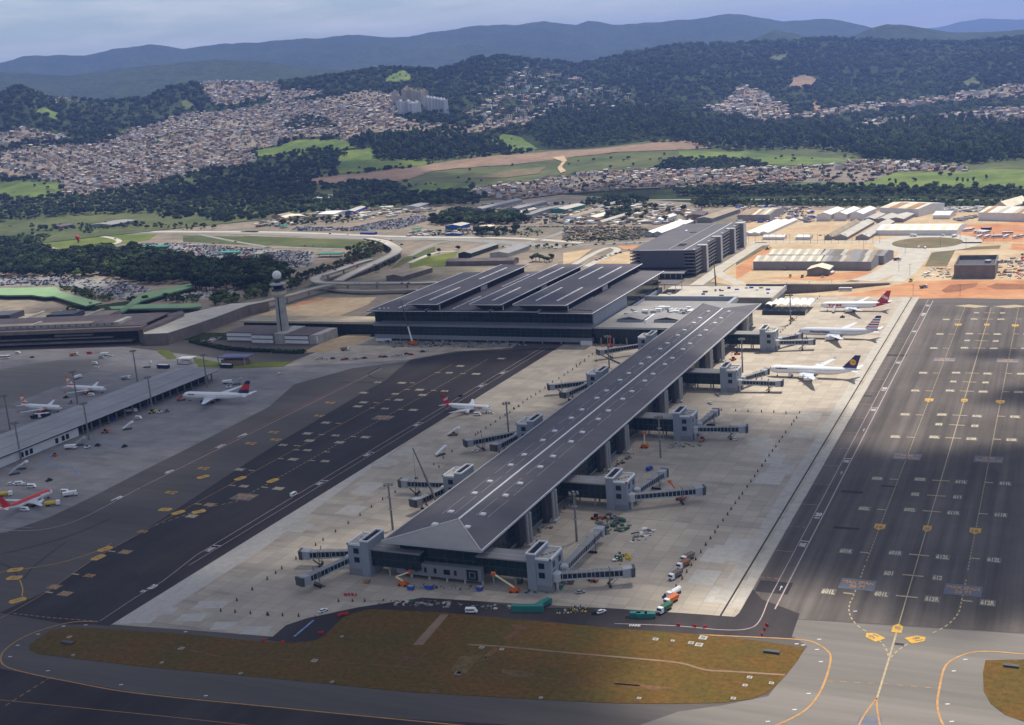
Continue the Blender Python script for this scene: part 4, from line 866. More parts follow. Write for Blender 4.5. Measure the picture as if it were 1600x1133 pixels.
        mb = MB(); mb.hexa([R(L - 2.4, -2.2, 3.9), R(L + 1.4, -1.9, 3.9), R(L + 1.4, 1.9, 3.9), R(L - 2.4, 2.2, 3.9)], [R(L - 2.4, -2.2, 7.9), R(L + 1.9, -1.9, 8.2), R(L + 1.9, 1.9, 8.2), R(L - 2.4, 2.2, 7.9)]); mb.build('cab', 'panel_grey', br)
        mb = MB(); mb.hexa([R(L + 1.4, -2.3, 3.8), R(L + 3.0, -2.3, 4.2), R(L + 3.0, 2.3, 4.2), R(L + 1.4, 2.3, 3.8)], [R(L + 1.4, -2.3, 8.0), R(L + 3.2, -2.3, 8.4), R(L + 3.2, 2.3, 8.4), R(L + 1.4, 2.3, 8.0)]); mb.build('canopy_bellows', 'steel_dark', br)
        for w_ in (-2.0, 2.0): mb = MB(); mb.tube(R(L * .74, w_, .7), R(L * .74, w_, 9.5 if w_ < 0 else 8.3), .22, 6); mb.build('lift_column', 'pole', br)
        mb = MB(); mb.tube(R(L * .74, -2.6, .6), R(L * .74, 2.6, .6), .55, 8); mb.build('wheel_bogie', 'tyre', br)
        mb = MB(); mb.tube(R(L * .74, -1.8, 1), R(L * .86, -1.5, 4.2), .12, 5); mb.tube(R(L - 4, 2.4, 4.2), R(L - 9, 2.6, .1), .35, 5); mb.build('service_stair', 'steel_dark', br)
for k in range(5): node(1, k); node(-1, k)

# ------------------------------------------------------------------ main terminal
TX0, TX1, TY0, TY1 = -556.0, -351.0, 914.0, 1104.0
ter = thing('main_terminal', 'main terminal of dark glass with three raised roof blades', 'terminal', ((TX0 + TX1) / 2, TY0, 0))
MB().box(TX0 + 2, TX1 - 2, TY0 + 7, TY1 - 2, .06, 27).build('core', 'dark_void', ter)
MB().box(TX0, TX1, TY0, TY0 + 5, 2.2, 5.9).build('lower_band', 'panel_band', ter)
MB().box(TX0 + .4, TX1 - .4, TY0 + .5, TY0 + 5, 5.9, 13.6).build('lower_glazing', 'glass', ter)
mb = MB(); mb.hexa([(TX0 - .5, TY0 - .6, 13.6), (TX1 + .5, TY0 - .6, 13.6), (TX1 + .5, TY0 + 6, 13.6), (TX0 - .5, TY0 + 6, 13.6)], [(TX0 - .5, TY0 - .6, 15.4), (TX1 + .5, TY0 - .6, 15.4), (TX1 + .5, TY0 + 6, 17.2), (TX0 - .5, TY0 + 6, 17.2)]); mb.build('middle_ledge', 'panel_band', ter)
MB().box(TX0 + 3, TX1 - 1.2, TY0 + 5.5, TY0 + 7, 17.2, 28.2).build('upper_glazing', 'glass', ter)
mb = MB()
for x in np.arange(TX0 + 4, TX1 - 1, 5.1): mb.box(x - .1, x + .1, TY0 + 5.3, TY0 + 5.5, 17.2, 28); mb.box(x - .1, x + .1, TY0 + .3, TY0 + .5, 5.9, 13.6)
for z in (8.4, 11): mb.box(TX0 + .4, TX1 - .4, TY0 + .35, TY0 + .5, z - .09, z + .09)
for z in (20.8, 24.4): mb.box(TX0 + 3, TX1 - 1.2, TY0 + 5.35, TY0 + 5.5, z - .09, z + .09)
mb.build('mullions', 'mullion', ter)
MB().box(TX0 - .2, TX0 + 5, TY0 + 4, TY1 - 10, 2.2, 27.4).build('side_wall', 'glass', ter)
MB().box(TX1 - 1.4, TX1 - .4, TY0 + 7, TY0 + 92, 8, 27.2).build('side_wall', 'panel_grey', ter, label='plain grey side wall facing the pier')
MB().box(TX1 - 1.6, TX1 - .6, TY0 + 92, TY1 - 4, 12, 27.2).build('side_wall', 'glass', ter); MB().box(TX1 - 1.6, TX1 + 2, TY0 + 92, TY1 - 2, 8, 12.6).build('side_ledge', 'panel_grey', ter)
for x in np.arange(TX0 + 8, TX1, 16.9): mb = MB(); mb.tube((x, TY0 + 1.6, .06), (x, TY0 + 1.6, 2.3), .6, 8); mb.build('column', 'concrete', ter)
MB().box(TX1 - 10, TX1 - .1, TY0 - .5, TY0 + 1.5, .06, 3.6).build('hoarding', 'wall_white', ter); MB().box(TX0 + 1, TX0 + 17, TY0 - .7, TY0 + .2, .1, 2.3).build('hoarding', 'wall_white', ter)
def flat_roof(x0, x1, y0, y1, z, nm, m, edge='trim_white', th=.9, dz=0):
    MB().hexa([(x0, y0, z - th), (x1, y0, z - th + dz), (x1, y1, z - th + dz), (x0, y1, z - th)], [(x0, y0, z), (x1, y0, z + dz), (x1, y1, z + dz), (x0, y1, z)]).build(nm, m, ter)
    mb = MB()
    for a, zz in (((x0 - .25, x0 + .45, y0, y1), z), ((x1 - .45, x1 + .25, y0, y1), z + dz)): mb.box(*a, zz - .25, zz + .25)
    mb.box(x0, x1, y0 - .25, y0 + .3, min(z, z + dz) - .2, min(z, z + dz) + .22); mb.build('roof_edge', edge, ter)
flat_roof(-558, -500, 908, 1100, 28.2, 'low_roof', 'roof_navy', dz=1.2); flat_roof(-499, -440, 910, 1102, 28.0, 'low_roof', 'roof_navy', dz=1.2)
flat_roof(-439, -396, 911, 1104, 28.0, 'low_roof', 'roof_navy', dz=1); flat_roof(-395, -347.5, 909, 1106, 28.9, 'low_roof', 'roof_dark', dz=-1.4)
for nm, x0, x1 in (('a', -517.5, -488), ('b', -457, -428), ('c', -417, -369.5)):
    flat_roof(x0, x1, 908, 1108, 34.8, 'roof_blade', 'roof_navy', dz=-.5)
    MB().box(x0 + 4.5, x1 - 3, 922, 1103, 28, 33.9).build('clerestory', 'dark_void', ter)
    MB().hexa([(x0 + 8, 918, 28.2), (x1 - 5, 918, 28.2), (x1 - 5, 924, 28.2), (x0 + 8, 924, 28.2)], [(x0 + 2, 910, 33.9), (x1 - 1, 910, 33.5), (x1 - 1, 924, 33.5), (x0 + 2, 924, 33.9)]).build('blade_nose', 'panel_dark', ter)
    for y in (916, 1000, 1012): mb = MB(); mb.tube((x1 - 1.6, y, 28), (x1 - 1.6, y, 34), .35, 6); mb.build('prop', 'trim_white', ter)
    MB().box(x1 - 4.5, x1 - 1.2, 1001, 1010, 28.5, 33.6).build('vent_box', 'trim_grey', ter)
    for xs in ((x0 + 14,) if nm != 'c' else (x0 + 14, x0 + 33)):
        for y0, y1 in ((925, 985), (1026, 1090)):
            for j in range(9):
                ya = y0 + (y1 - y0) * j / 9; MB().box(xs - .9, xs + .9, ya, ya + (y1 - y0) / 9 - 1.1, 34.3, 34.95).build('skylight', 'trim_white' if j % 2 else 'wall_white', ter)
for xs, zz in ((-531, 28.9), (-371, 28.4), (-478, 28.5)):
    for y0, y1 in ((918, 975), (1020, 1085)):
        for j in range(8):
            ya = y0 + (y1 - y0) * j / 8; MB().box(xs - .8, xs + .8, ya, ya + (y1 - y0) / 8 - 1.2, zz - .4, zz + .35).build('skylight', 'trim_grey' if xs > -480 else 'trim_white', ter)
for q in ((-549, 913.5), (-545, 914.5), (-541, 915)): MB().box(q[0], q[0] + 1.5, q[1], q[1] + 1.2, 28.3, 29.6).build('roof_unit', 'wall_white', ter)
# link building between terminal and pier
lk = thing('link_building', 'low flat-roofed link building between terminal and pier', 'building', (-316, 918, 0))
MB().box(-350, -276, 920, 1004, .06, 13.4).build('wall', 'glass', lk); MB().box(-350.2, -275.5, 918, 920.2, 5.6, 13.6).build('front_glazing', 'glass', lk)
MB().box(-350.4, -275, 917.5, 1005, 13.6, 14.3).build('roof', 'roof_hip', lk); MB().box(-350.4, -275, 917.3, 917.8, 13.2, 14.8).build('parapet', 'trim_grey', lk)
mb = MB()
for x in np.arange(-347, -277, 5): mb.box(x - .1, x + .1, 917.8, 918.05, 5.6, 13.4)
mb.build('mullions', 'mullion', lk)
for x in np.arange(-345, -280, 11): MB().box(x - .5, x + .5, 918.4, 919.6, .06, 5.6).build('column', 'concrete', lk)
MB().box(-349, -276, 921, 923, .06, 5.5).build('recess', 'concrete_brown', lk); MB().box(-310, -300, 918.6, 919.1, .06, 4).build('hoarding', 'wall_white', lk)
def gable(mb_or_parent, x0, x1, y0, y1, z0, ze, zr, roofm, wallm, axis='y', over=.6, roof_name='roof', wall_name='wall'):
    "house-shaped block: walls up to ze, ridge at zr along axis"
    p = mb_or_parent; mb = MB()
    if axis == 'y':
        xm = (x0 + x1) / 2
        mb.add([(x0, y0, z0), (x1, y0, z0), (x1, y0, ze), (xm, y0, zr), (x0, y0, ze), (x0, y1, z0), (x1, y1, z0), (x1, y1, ze), (xm, y1, zr), (x0, y1, ze)], [(0, 1, 2, 3, 4), (9, 8, 7, 6, 5), (0, 5, 6, 1), (1, 6, 7, 2), (5, 0, 4, 9)]); mb.build(wall_name, wallm, p)
        k = (zr - ze) / (xm - x0) * over
        mb = MB(); mb.add([(x0 - over, y0 - over, ze - k + .1), (xm, y0 - over, zr + .1), (x1 + over, y0 - over, ze - k + .1), (x0 - over, y1 + over, ze - k + .1), (xm, y1 + over, zr + .1), (x1 + over, y1 + over, ze - k + .1)], [(0, 1, 4, 3), (1, 2, 5, 4)]); return mb.build(roof_name, roofm, p)
    ym = (y0 + y1) / 2
    mb.add([(x0, y0, z0), (x0, y1, z0), (x0, y1, ze), (x0, ym, zr), (x0, y0, ze), (x1, y0, z0), (x1, y1, z0), (x1, y1, ze), (x1, ym, zr), (x1, y0, ze)], [(4, 3, 2, 1, 0), (5, 6, 7, 8, 9), (0, 1, 6, 5), (6, 1, 2, 7), (0, 5, 9, 4)]); mb.build(wall_name, wallm, p)
    k = (zr - ze) / (ym - y0) * over
    mb = MB(); mb.add([(x0 - over, y0 - over, ze - k + .1), (x0 - over, ym, zr + .1), (x0 - over, y1 + over, ze - k + .1), (x1 + over, y0 - over, ze - k + .1), (x1 + over, ym, zr + .1), (x1 + over, y1 + over, ze - k + .1)], [(0, 3, 4, 1), (1, 4, 5, 2)]); return mb.build(roof_name, roofm, p)
for i, (a, b) in enumerate((((-338, -316)), ((-306, -284)))):
    t = thing('rooftop_shed', 'grey gabled shed on the link roof, %s of the pair' % ('left' if i == 0 else 'right'), 'shed', ((a + b) / 2, 942, 14.3)); gable(t, a, b, 940, 958, 14.3, 16.4, 18.6, 'roof_hip', 'panel_grey'); MB().add([(a + 1, 939.9, 16.3), (b - 1, 939.9, 16.3), ((a + b) / 2, 939.9, 18.2)], [(0, 1, 2)]).build('gable_louver', 'roof_navy', t)
MB().box(-313, -311.5, 936, 962, 14.3, 16.8).build('divider_wall', 'trim_white', lk)
for j in range(26):
    x, y = -345 + 60 * random.random(), 966 + 26 * random.random(); s = 1.5 + 2.2 * random.random()
    MB().box(x, x + s * 1.6, y, y + s, 14.3, 14.8 + s * .7).build('air_handler', random.choice(['wall_white', 'trim_grey', 'steel', 'trim_white']), lk)
for j in range(4): mb = MB(); mb.tube((-306 + j * 4, 980, 15.6), (-306 + j * 4 + 2.6, 986, 15.6), 1.5, 8); mb.build('duct', 'steel', lk)
yard = thing('parapet_building', 'grey walled roof yard behind the link building', 'building', (-310, 1010, 0))
MB().box(-350, -264, 1006, 1050, .06, 10.6).build('deck', 'roof_hip', yard)
for a in ((-350, -264, 1049, 1051), (-266, -263, 1006, 1050)): MB().box(*a, 10.6, 14.5).build('parapet_wall', 'panel_grey', yard)
deck = thing('road_deck', 'wide concrete road deck behind the terminal link', 'deck', (-310, 1080, 0))
MB().box(-346, -236, 1066, 1124, 8.2, 9.6).build('slab', 'road_concrete', deck); MB().box(-346, -236, 1064.6, 1066.4, 4.5, 10.4).build('edge_beam', 'concrete_dark', deck); MB().box(-345, -237, 1068, 1120, .06, 8.2).build('undercroft', 'concrete_dark', deck)
MB().box(-237.5, -235.8, 1064, 1124, 6, 10.6).build('edge_beam', 'concrete', deck)
for j in range(16):
    x, y = -340 + 98 * random.random(), 1072 + 42 * random.random(); MB().box(x, x + 1.5 + 3 * random.random(), y, y + 1.5, 9.6, 10.4 + random.random()).build('site_material', random.choice(['steel_dark', 'blue_paint', 'wall_white', 'concrete_dark', 'roof_rust']), deck)
MB().box(-352, -330, 1088, 1112, 17.2, 18.0).build('canopy', 'roof_dark', deck); mb = MB(); [mb.tube((x, y, 9), (x, y, 17.4), .3, 6) for x in (-349, -332) for y in (1090, 1110)]; mb.build('canopy_posts', 'trim_grey', deck)

# ------------------------------------------------------------------ parking garage
GX0, GX1, GY0, GY1, GZ_ = -424.0, -352.0, 1231.0, 1436.0, 27.4
ga = thing('parking_garage', 'dark grey multi-storey garage with pale fins and louvred side', 'garage', ((GX0 + GX1) / 2, GY0, 0))
MB().box(GX0, GX1, GY0 + .5, GY1, GZ_ - .8, GZ_).build('roof', 'roof_dark', ga)
MB().box(GX0 + 6, GX1 - 6, GY0 + 6, GY1 - 4, .06, GZ_ - 1).build('core', 'dark_void', ga)
MB().box(-412.5, -364, GY0 - .8, GY0 + 4, 9.5, GZ_ + .2).build('front_panel', 'garage_dark', ga)
mb = MB(); mb.box(-412.5, -364, GY0 - .9, GY0 - .2, GZ_ + .2, GZ_ + .9); mb.box(-364.5, -363.8, GY0 - .9, GY1, GZ_, GZ_ + .6); mb.build('parapet', 'trim_white', ga)
MB().box(-383.5, -383, GY0 + 8, GY1 - 4, GZ_, GZ_ + .35).build('roof_seam', 'trim_grey', ga); MB().box(-381, -373, 1262, 1274, GZ_, GZ_ + .2).build('roof_opening', 'dark_void', ga); MB().box(-382, -372.5, 1274, 1274.8, GZ_, GZ_ + 1).build('kerb', 'trim_grey', ga)
MB().box(-395, -388, 1360, 1366, GZ_, GZ_ + .2).build('roof_opening', 'dark_void', ga); MB().box(-404, -402, 1372, 1378, GZ_, GZ_ + .9).build('roof_hatch', 'trim_white', ga)
for z in np.arange(3.4, GZ_ - 1, 3.55):
    MB().box(GX0, GX1, GY0, GY1, z - .35, z).build('deck_slab', 'garage_frame', ga); MB().box(GX1 - .3, GX1 + .2, GY0, GY1 - .5, z, z + 1.1).build('deck_railing', 'garage_frame', ga); MB().box(GX0 + .2, -412, GY0 - .2, GY0 + .2, z, z + 1.1).build('deck_railing', 'garage_frame', ga); MB().box(-364, GX1, GY0 - .2, GY0 + .2, z, z + 1.1).build('deck_railing', 'garage_frame', ga)
for y in np.arange(GY0 + 1, GY1, 8.2): MB().box(GX1 - .8, GX1 - .1, y, y + .8, .06, GZ_ - .5).build('column', 'garage_frame', ga)
for y in (1258, 1318, 1379, 1424): MB().box(GX1 - 6, GX1 + 4.5, y, y + (7 if y < 1400 else 13), .06, GZ_ + 1.2).build('fin', 'garage_fin', ga); MB().box(GX1 - 6, GX1 + 4.45, y - 1.2, y + .02, .06, GZ_ + .9).build('fin_reveal', 'garage_frame', ga)
for k in range(7): MB().box(GX1 - 3, GX1 - 1, 1232 + k * 29, 1234.5 + k * 29, GZ_, GZ_ + 1.0).build('roof_unit', 'trim_white', ga)
MB().box(-421, -360, 1213, 1231, 6.3, 7.2).build('lobby_roof', 'roof_dark', ga); MB().box(-421.2, -359.6, 1212.4, 1213.4, 6.0, 7.5).build('lobby_fascia', 'trim_white', ga); MB().box(-418, -364, 1217, 1231, .06, 6.3).build('lobby_glazing', 'glass', ga)
for x in np.arange(-417, -362, 6): mb = MB(); mb.tube((x, 1214.6, .06), (x, 1214.6, 6.3), .3, 6); mb.build('lobby_post', 'trim_grey', ga)

# ------------------------------------------------------------------ elevated roads
def viaduct(label, pts, w, z, piers=True, m='viaduct_concrete'):
    "pts: (photo frame, x, y) of the deck, z: deck height or heights"
    zz = z if hasattr(z, '__len__') else [z] * len(pts)
    base = [P(*px(*q), h) for q, h in zip(pts, zz)]
    p = smooth_line(base, 7); t = thing('viaduct', label, 'viaduct', (p[0][0], p[0][1], 0))
    Lp, Rp = offset_line(p, w); hs = [q[2] for q in p]; n_ = len(p)
    mb = MB(); mb.rings([[(Lp[i][0], Lp[i][1], hs[i]), (Rp[i][0], Rp[i][1], hs[i]), (Rp[i][0] * .94 + Lp[i][0] * .06, Rp[i][1] * .94 + Lp[i][1] * .06, hs[i] - 1.5), (Lp[i][0] * .94 + Rp[i][0] * .06, Lp[i][1] * .94 + Rp[i][1] * .06, hs[i] - 1.5)] for i in range(n_)])
    mb.build('deck', m, t)
    MB().strip(p, w * .8, [h + .03 for h in hs]).build('carriageway', 'road_concrete', t)
    for sd in (Lp, Rp):
        s2 = sd * .96 + (Lp + Rp) * .02
        mb = MB(); mb.rings([[(sd[i][0], sd[i][1], hs[i]), (sd[i][0], sd[i][1], hs[i] + .95), (s2[i][0], s2[i][1], hs[i] + .95), (s2[i][0], s2[i][1], hs[i])] for i in range(n_)]); mb.build('parapet', 'road_concrete', t)
    if piers:
        acc = 0
        for i in range(1, n_):
            acc += math.hypot(p[i][0] - p[i - 1][0], p[i][1] - p[i - 1][1])
            if acc > 34 and hs[i] > 4: acc = 0; mb = MB(); mb.tube((p[i][0], p[i][1], 0), (p[i][0], p[i][1], hs[i] - 1.4), 1.1, 8); mb.build('pier', 'concrete', t)
    return t
viaduct('curving elevated ramp sweeping down from the highway', [('q3', 1000, 128), ('q3', 1130, 150), ('q3', 1215, 190), ('q3', 1260, 225), ('q3', 1230, 265), ('q3', 1120, 320), ('q3', 980, 385), ('q3', 850, 445), ('q3', 740, 505)], 15, [7, 7.5, 8, 8, 8, 7.5, 6.5, 4, 1])
viaduct('hairpin elevated ramp turning back towards the terminal', [('q3', 1050, 312), ('q3', 900, 352), ('q3', 760, 402), ('q3', 640, 442), ('q3', 550, 470), ('q3', 530, 500), ('q3', 585, 523), ('q3', 720, 528), ('q3', 900, 530), ('q3', 1150, 528), ('q3', 1420, 526), ('q3', 1620, 520)], 12, [7.5, 8, 8, 8, 8, 8, 8, 8, 8, 8, 8, 8])
viaduct('elevated road descending past the control tower', [('q3', 700, 540), ('q3', 600, 556), ('q3', 470, 588), ('q3', 330, 628), ('q3', 200, 660), ('q3', 40, 700), ('q2', 1150, 235), ('q2', 1000, 245)], 10, [7.6, 7.6, 7.8, 8, 8, 8, 8, 8])
viaduct('elevated service road under the terminal approach', [('q3', 640, 575), ('q3', 760, 590), ('q3', 1000, 598), ('q3', 1250, 592), ('q3', 1440, 585)], 8, [2.5, 3, 3.2, 3.2, 3.2], piers=False)
# retaining wall and ramp right of the terminal
wall_b = [G('q4', 110, 1005), G('q4', 400, 1000), G('q4', 600, 990), G('q4', 840, 977), G('q4', 1080, 955), G('q4', 1350, 925), G('q4', 1600, 900)]
wz = [9.6, 9, 8.5, 7, 5, 3, 1.2]
rw = thing('retaining_wall', 'long brown concrete retaining wall carrying the ramp road', 'wall', (wall_b[2][0], wall_b[2][1], 0))
wb, wt = [np.array(q[:2]) for q in wall_b], [np.array(q[:2]) + (1.0, 10.0) for q in wall_b]
MB().rings([[(a[0], a[1], 0), (a[0], a[1], h), (a[0], a[1] + .8, h), (a[0], a[1] + .8, 0)] for a, h in zip(wb, wz)]).build('wall', 'concrete_brown', rw)
MB().rings([[(a[0], a[1] - .1, h), (a[0], a[1] - .1, h + 1.0), (a[0], a[1] + .6, h + 1.0), (a[0], a[1] + .6, h)] for a, h in zip(wb, wz)]).build('coping', 'road_concrete', rw)
MB().rings([[(a[0], a[1] + .8, h - .6), (b[0], b[1], h - .6), (b[0], b[1], h - .3), (a[0], a[1] + .8, h - .3)] for a, b, h in zip(wb, wt, wz)]).build('ramp_road', 'road_concrete', rw)
for i in range(len(wb) - 1):
    for k in range(7):
        q = wb[i] + (wb[i + 1] - wb[i]) * k / 7; h = wz[i] + (wz[i + 1] - wz[i]) * k / 7; MB().box(q[0] - .25, q[0] + .25, q[1] - .3, q[1] - .02, 0, h - .2).build('buttress', 'concrete_dark', rw)

# ------------------------------------------------------------------ ground of the surroundings
sheet('yard', [P(*q, -.2) for q in [(-400, 372), (0, 345), (200, 335), (400, 328), (600, 322), (760, 300), (900, 305), (1160, 322), (1600, 322), (2000, 320), (2000, 470), (1240, 462), (1160, 450), (1000, 470), (830, 455), (640, 455), (560, 500), (440, 520), (300, 520), (200, 470), (0, 500), (-400, 500)]], 'yard_ground', -.2)
sheet('construction_ground', [P(*q) for q in [(1235, 462), (1600, 466), (2000, 470), (2000, 326), (1600, 328), (1400, 330), (1250, 328), (1165, 345), (1165, 400), (1110, 440), (1160, 450)]], 'dirt_sand', .0)
sheet('bare_earth', GL('q5', [(-600, 1090), (0, 990), (420, 900), (800, 890), (1600, 885), (2400, 880), (2400, 1110), (900, 1085), (-600, 1110)]), 'dirt_orange', .03)
sheet('bare_earth', GL('q5', [(700, 1000), (800, 940), (1100, 920), (1080, 960), (900, 1010), (740, 1025)]), 'dirt_red', .06); sheet('bare_earth', GL('q5', [(1190, 960), (1300, 925), (1600, 935), (1600, 990), (1300, 990)]), 'dirt_red', .06)
sheet('bare_earth', GL('q5', [(870, 300), (1600, 250), (2400, 260), (2400, 620), (1450, 560), (1480, 470), (930, 470), (870, 420)]), 'dirt_orange', .03)
sheet('bare_earth', GL('q4', [(0, 720), (300, 500), (360, 560), (180, 640), (170, 740), (0, 850)]), 'dirt_orange', .03); sheet('bare_earth', GL('q4', [(950, 790), (1300, 760), (1500, 770), (1200, 840), (900, 860), (300, 830), (600, 815)]), 'dirt_orange', .05)
sheet('bare_earth', GL('q7', [(0, 490), (260, 450), (100, 570), (0, 590)]), 'dirt_sand', .03); sheet('bare_earth', GL('q7', [(480, 425), (680, 420), (640, 460), (540, 455)]), 'dirt_orange', .03); sheet('bare_earth', GL('q7', [(250, 590), (530, 480), (620, 470), (610, 600)]), 'dirt_sand', .03)
sheet('bare_earth', GL('q3', [(0, 815), (280, 735), (560, 660), (1075, 655), (1000, 720), (720, 835), (0, 835)]), 'dirt_sand', .02); sheet('bare_earth', GL('q3', [(280, 745), (420, 690), (620, 660), (600, 680), (420, 720)]), 'dirt_orange', .05)
sheet('bare_earth', GL('a5', [(340, 800), (480, 730), (620, 690), (760, 690), (700, 740), (500, 790)]), 'dirt_sand', .08)
sheet('lawn', GL('a4', [(330, 112), (930, 95), (880, 132), (660, 165), (520, 200), (330, 235), (200, 195), (230, 140)]), 'grass_green', .02)
sheet('lawn', GL('a4', [(0, 120), (330, 112), (230, 140), (180, 185), (0, 160)]), 'grass_green', .02)
sheet('lawn', GL('a4', [(1080, 105), (1586, 115), (1586, 170), (1380, 158), (1080, 142)]), 'meadow_dark', .02); sheet('lawn', GL('a5', [(0, 108), (700, 132), (860, 170), (780, 200), (600, 185), (200, 165), (0, 158)]), 'meadow_dark', .02)
sheet('lawn', GL('q6', [(0, 620), (180, 560), (300, 540), (470, 510), (440, 560), (350, 600), (350, 655), (0, 670)]), 'grass_green', .02); sheet('lawn', GL('q3', [(1200, 400), (1320, 300), (1600, 200), (1600, 260), (1380, 320), (1280, 380)]), 'meadow_dark', .02)
sheet('lawn', GL('q2', [(540, 790), (850, 850), (1600, 830), (1480, 890), (1040, 905), (600, 890)]), 'grass_green', .09); sheet('lawn', GL('q2', [(170, 710), (300, 720), (380, 800), (280, 810), (180, 740)]), 'grass_green', .09)
sheet('lawn', GL('a7', [(1000, 440), (1040, 360), (1180, 330), (1450, 315), (1440, 335), (1180, 345), (1130, 440)]), 'meadow_brown', .06); sheet('lawn', GL('a7', [(530, 530), (760, 465), (740, 490), (600, 530)]), 'meadow_brown', .06); sheet('lawn', GL('q4', [(0, 650), (280, 490), (360, 490), (0, 700)]), 'meadow_brown', .06)
def road(name, pts, w, m='road_grey', z=.07, sm=6):
    return struct(name, MB().strip(smooth_line(pts, sm), w, z), m)
road('highway', GL('a4', [(-600, 130), (20, 100), (500, 92), (960, 86), (1500, 92)]) + GL('a5', [(300, 100), (800, 124), (1200, 126), (1586, 150), (1900, 175)]), 24)
road('highway', GL('a4', [(900, 82), (1500, 84)]) + GL('a5', [(0, 82), (400, 92), (900, 112), (1586, 122), (2000, 150)]), 12, 'road_concrete', .1)
road('loop_road', GL('a4', [(100, 112), (400, 106), (600, 112), (690, 130), (690, 150), (560, 180), (400, 215), (250, 235)]), 9, 'road_concrete', .1); road('loop_road', GL('a4', [(180, 180), (290, 178), (335, 190), (310, 212), (240, 225)]), 7, 'road_concrete', .12)
road('slip_road', GL('a4', [(1170, 98), (1380, 140), (1586, 178)]) + GL('a5', [(0, 180), (300, 178), (700, 190)]), 8, 'road_grey', .12); road('slip_road', GL('q6', [(0, 620), (180, 545), (300, 515), (480, 505)]), 8, 'road_concrete', .1)
road('slip_road', GL('q6', [(0, 555), (240, 440), (500, 400), (760, 415), (1000, 440), (1250, 455)]), 9, 'road_grey', .1); road('slip_road', GL('q6', [(900, 470), (1100, 430), (1350, 370), (1550, 290)]), 10, 'road_grey', .13)
road('site_road', GL('q7', [(0, 425), (300, 410), (600, 395), (800, 380)]), 12, 'road_grey', .1); road('site_road', GL('q7', [(80, 600), (300, 480), (420, 440), (480, 470), (300, 560), (200, 610)]), 9, 'road_concrete', .12)
ring_c = G('a7', 1015, 300); mb = MB(); mb.sheet([(ring_c[0] + 58 * math.cos(t), ring_c[1] + 66 * math.sin(t)) for t in np.arange(40) * math.pi / 20], .10); struct('roundabout', mb, 'road_concrete')
mb = MB(); mb.prism([(ring_c[0] + 38 * math.cos(t), ring_c[1] + 40 * math.sin(t)) for t in np.arange(40) * math.pi / 20], .08, .25); struct('roundabout_lawn', mb, 'meadow_brown')
road('avenue', GL('a7', [(960, 330), (880, 400), (780, 470), (640, 525)]), 26, 'road_concrete', .13); road('avenue', GL('a7', [(1000, 335), (960, 400), (900, 470), (820, 530)]), 17, 'road_concrete', .14)
road('access_road', GL('a7', [(-60, 298), (300, 295), (600, 295), (900, 285)]), 11, 'road_concrete', .09); road('access_road', GL('a7', [(1200, 300), (1500, 300), (1700, 310), (2100, 320)]), 9, 'dirt_sand', .1)
road('access_road', GL('q4', [(60, 900), (-200, 760), (0, 640), (150, 560), (300, 470)]), 12, 'road_concrete', .08); road('garage_road', [(-338, 1180), (-338, 1300), (-335, 1460)], 14, 'road_concrete', .09)
road('river_road', [P(*q) for q in [(820, 318), (950, 314), (1060, 312), (1300, 312), (1600, 313), (1900, 316)]], 11, 'road_grey', .1)
road('dirt_yard', GL('h1', [(0, 1060), (250, 1005), (500, 1000), (800, 985)]), 60, 'dirt_brown', .02); road('town_road', GL('h1', [(460, 1060), (650, 1015), (860, 995)]), 14, 'road_concrete', .06)

# ------------------------------------------------------------------ control tower and its buildings
ct = thing('control_tower', 'tall concrete control tower topped by a white ball radome', 'control tower', (-648, 908, 0))
def ring4(h, z, ch=.25): return [(-648 + a * h, 908 + b * h, z) for a, b in [(-1, -1 + ch), (-1 + ch, -1), (1 - ch, -1), (1, -1 + ch), (1, 1 - ch), (1 - ch, 1), (-1 + ch, 1), (-1, 1 - ch)]]
MB().rings([ring4(4.5, 0), ring4(3.6, 41.5)]).build('shaft', 'concrete', ct)
MB().hexa([(-648 + .4, 903.2, 0), (-646.6, 903.2, 0), (-646.6, 904.6, 0), (-648 + .4, 904.6, 0)], [(-648 + .4, 904.1, 41), (-646.6, 904.1, 41), (-646.6, 905, 41), (-648 + .4, 905, 41)]).build('glazed_slot', 'dark_void', ct)
MB().rings([ring4(4.0, 40.5), ring4(5.4, 43), ring4(5.4, 46)]).build('collar', 'wall_cream', ct); MB().rings([ring4(5.0, 46), ring4(5.0, 48)]).build('gallery', 'panel_dark', ct)
MB().lathe((-648, 908, 0), [(4.2, 48), (5.6, 51.2)], 12).build('cab_glazing', 'glass', ct); MB().lathe((-648, 908, 0), [(5.2, 51.2), (7.4, 51.8), (7.4, 52.8), (4.6, 53.4)], 14).build('cab_roof', 'trim_grey', ct)
MB().lathe((-648, 908, 0), [(2.6, 53.3), (3.0, 56.6)], 10).build('radome_drum', 'panel_dark', ct)
MB().lathe((-648, 908, 0), [(4.1 * math.cos(a), 60.2 + 4.1 * math.sin(a)) for a in np.radians(np.arange(-62, 91, 12))] , 20).build('radome', 'white_paint', ct, smooth=True)
for a in range(8): t_ = a * math.pi / 4 + .3; mb = MB(); mb.tube((-648 + 6.8 * math.cos(t_), 908 + 6.8 * math.sin(t_), 52.8), (-648 + 6.8 * math.cos(t_), 908 + 6.8 * math.sin(t_), 54.6), .09, 4); mb.build('antenna', 'pole', ct)
ops = thing('operations_building', 'low white-banded operations building below the control tower', 'building', (-640, 892, 0))
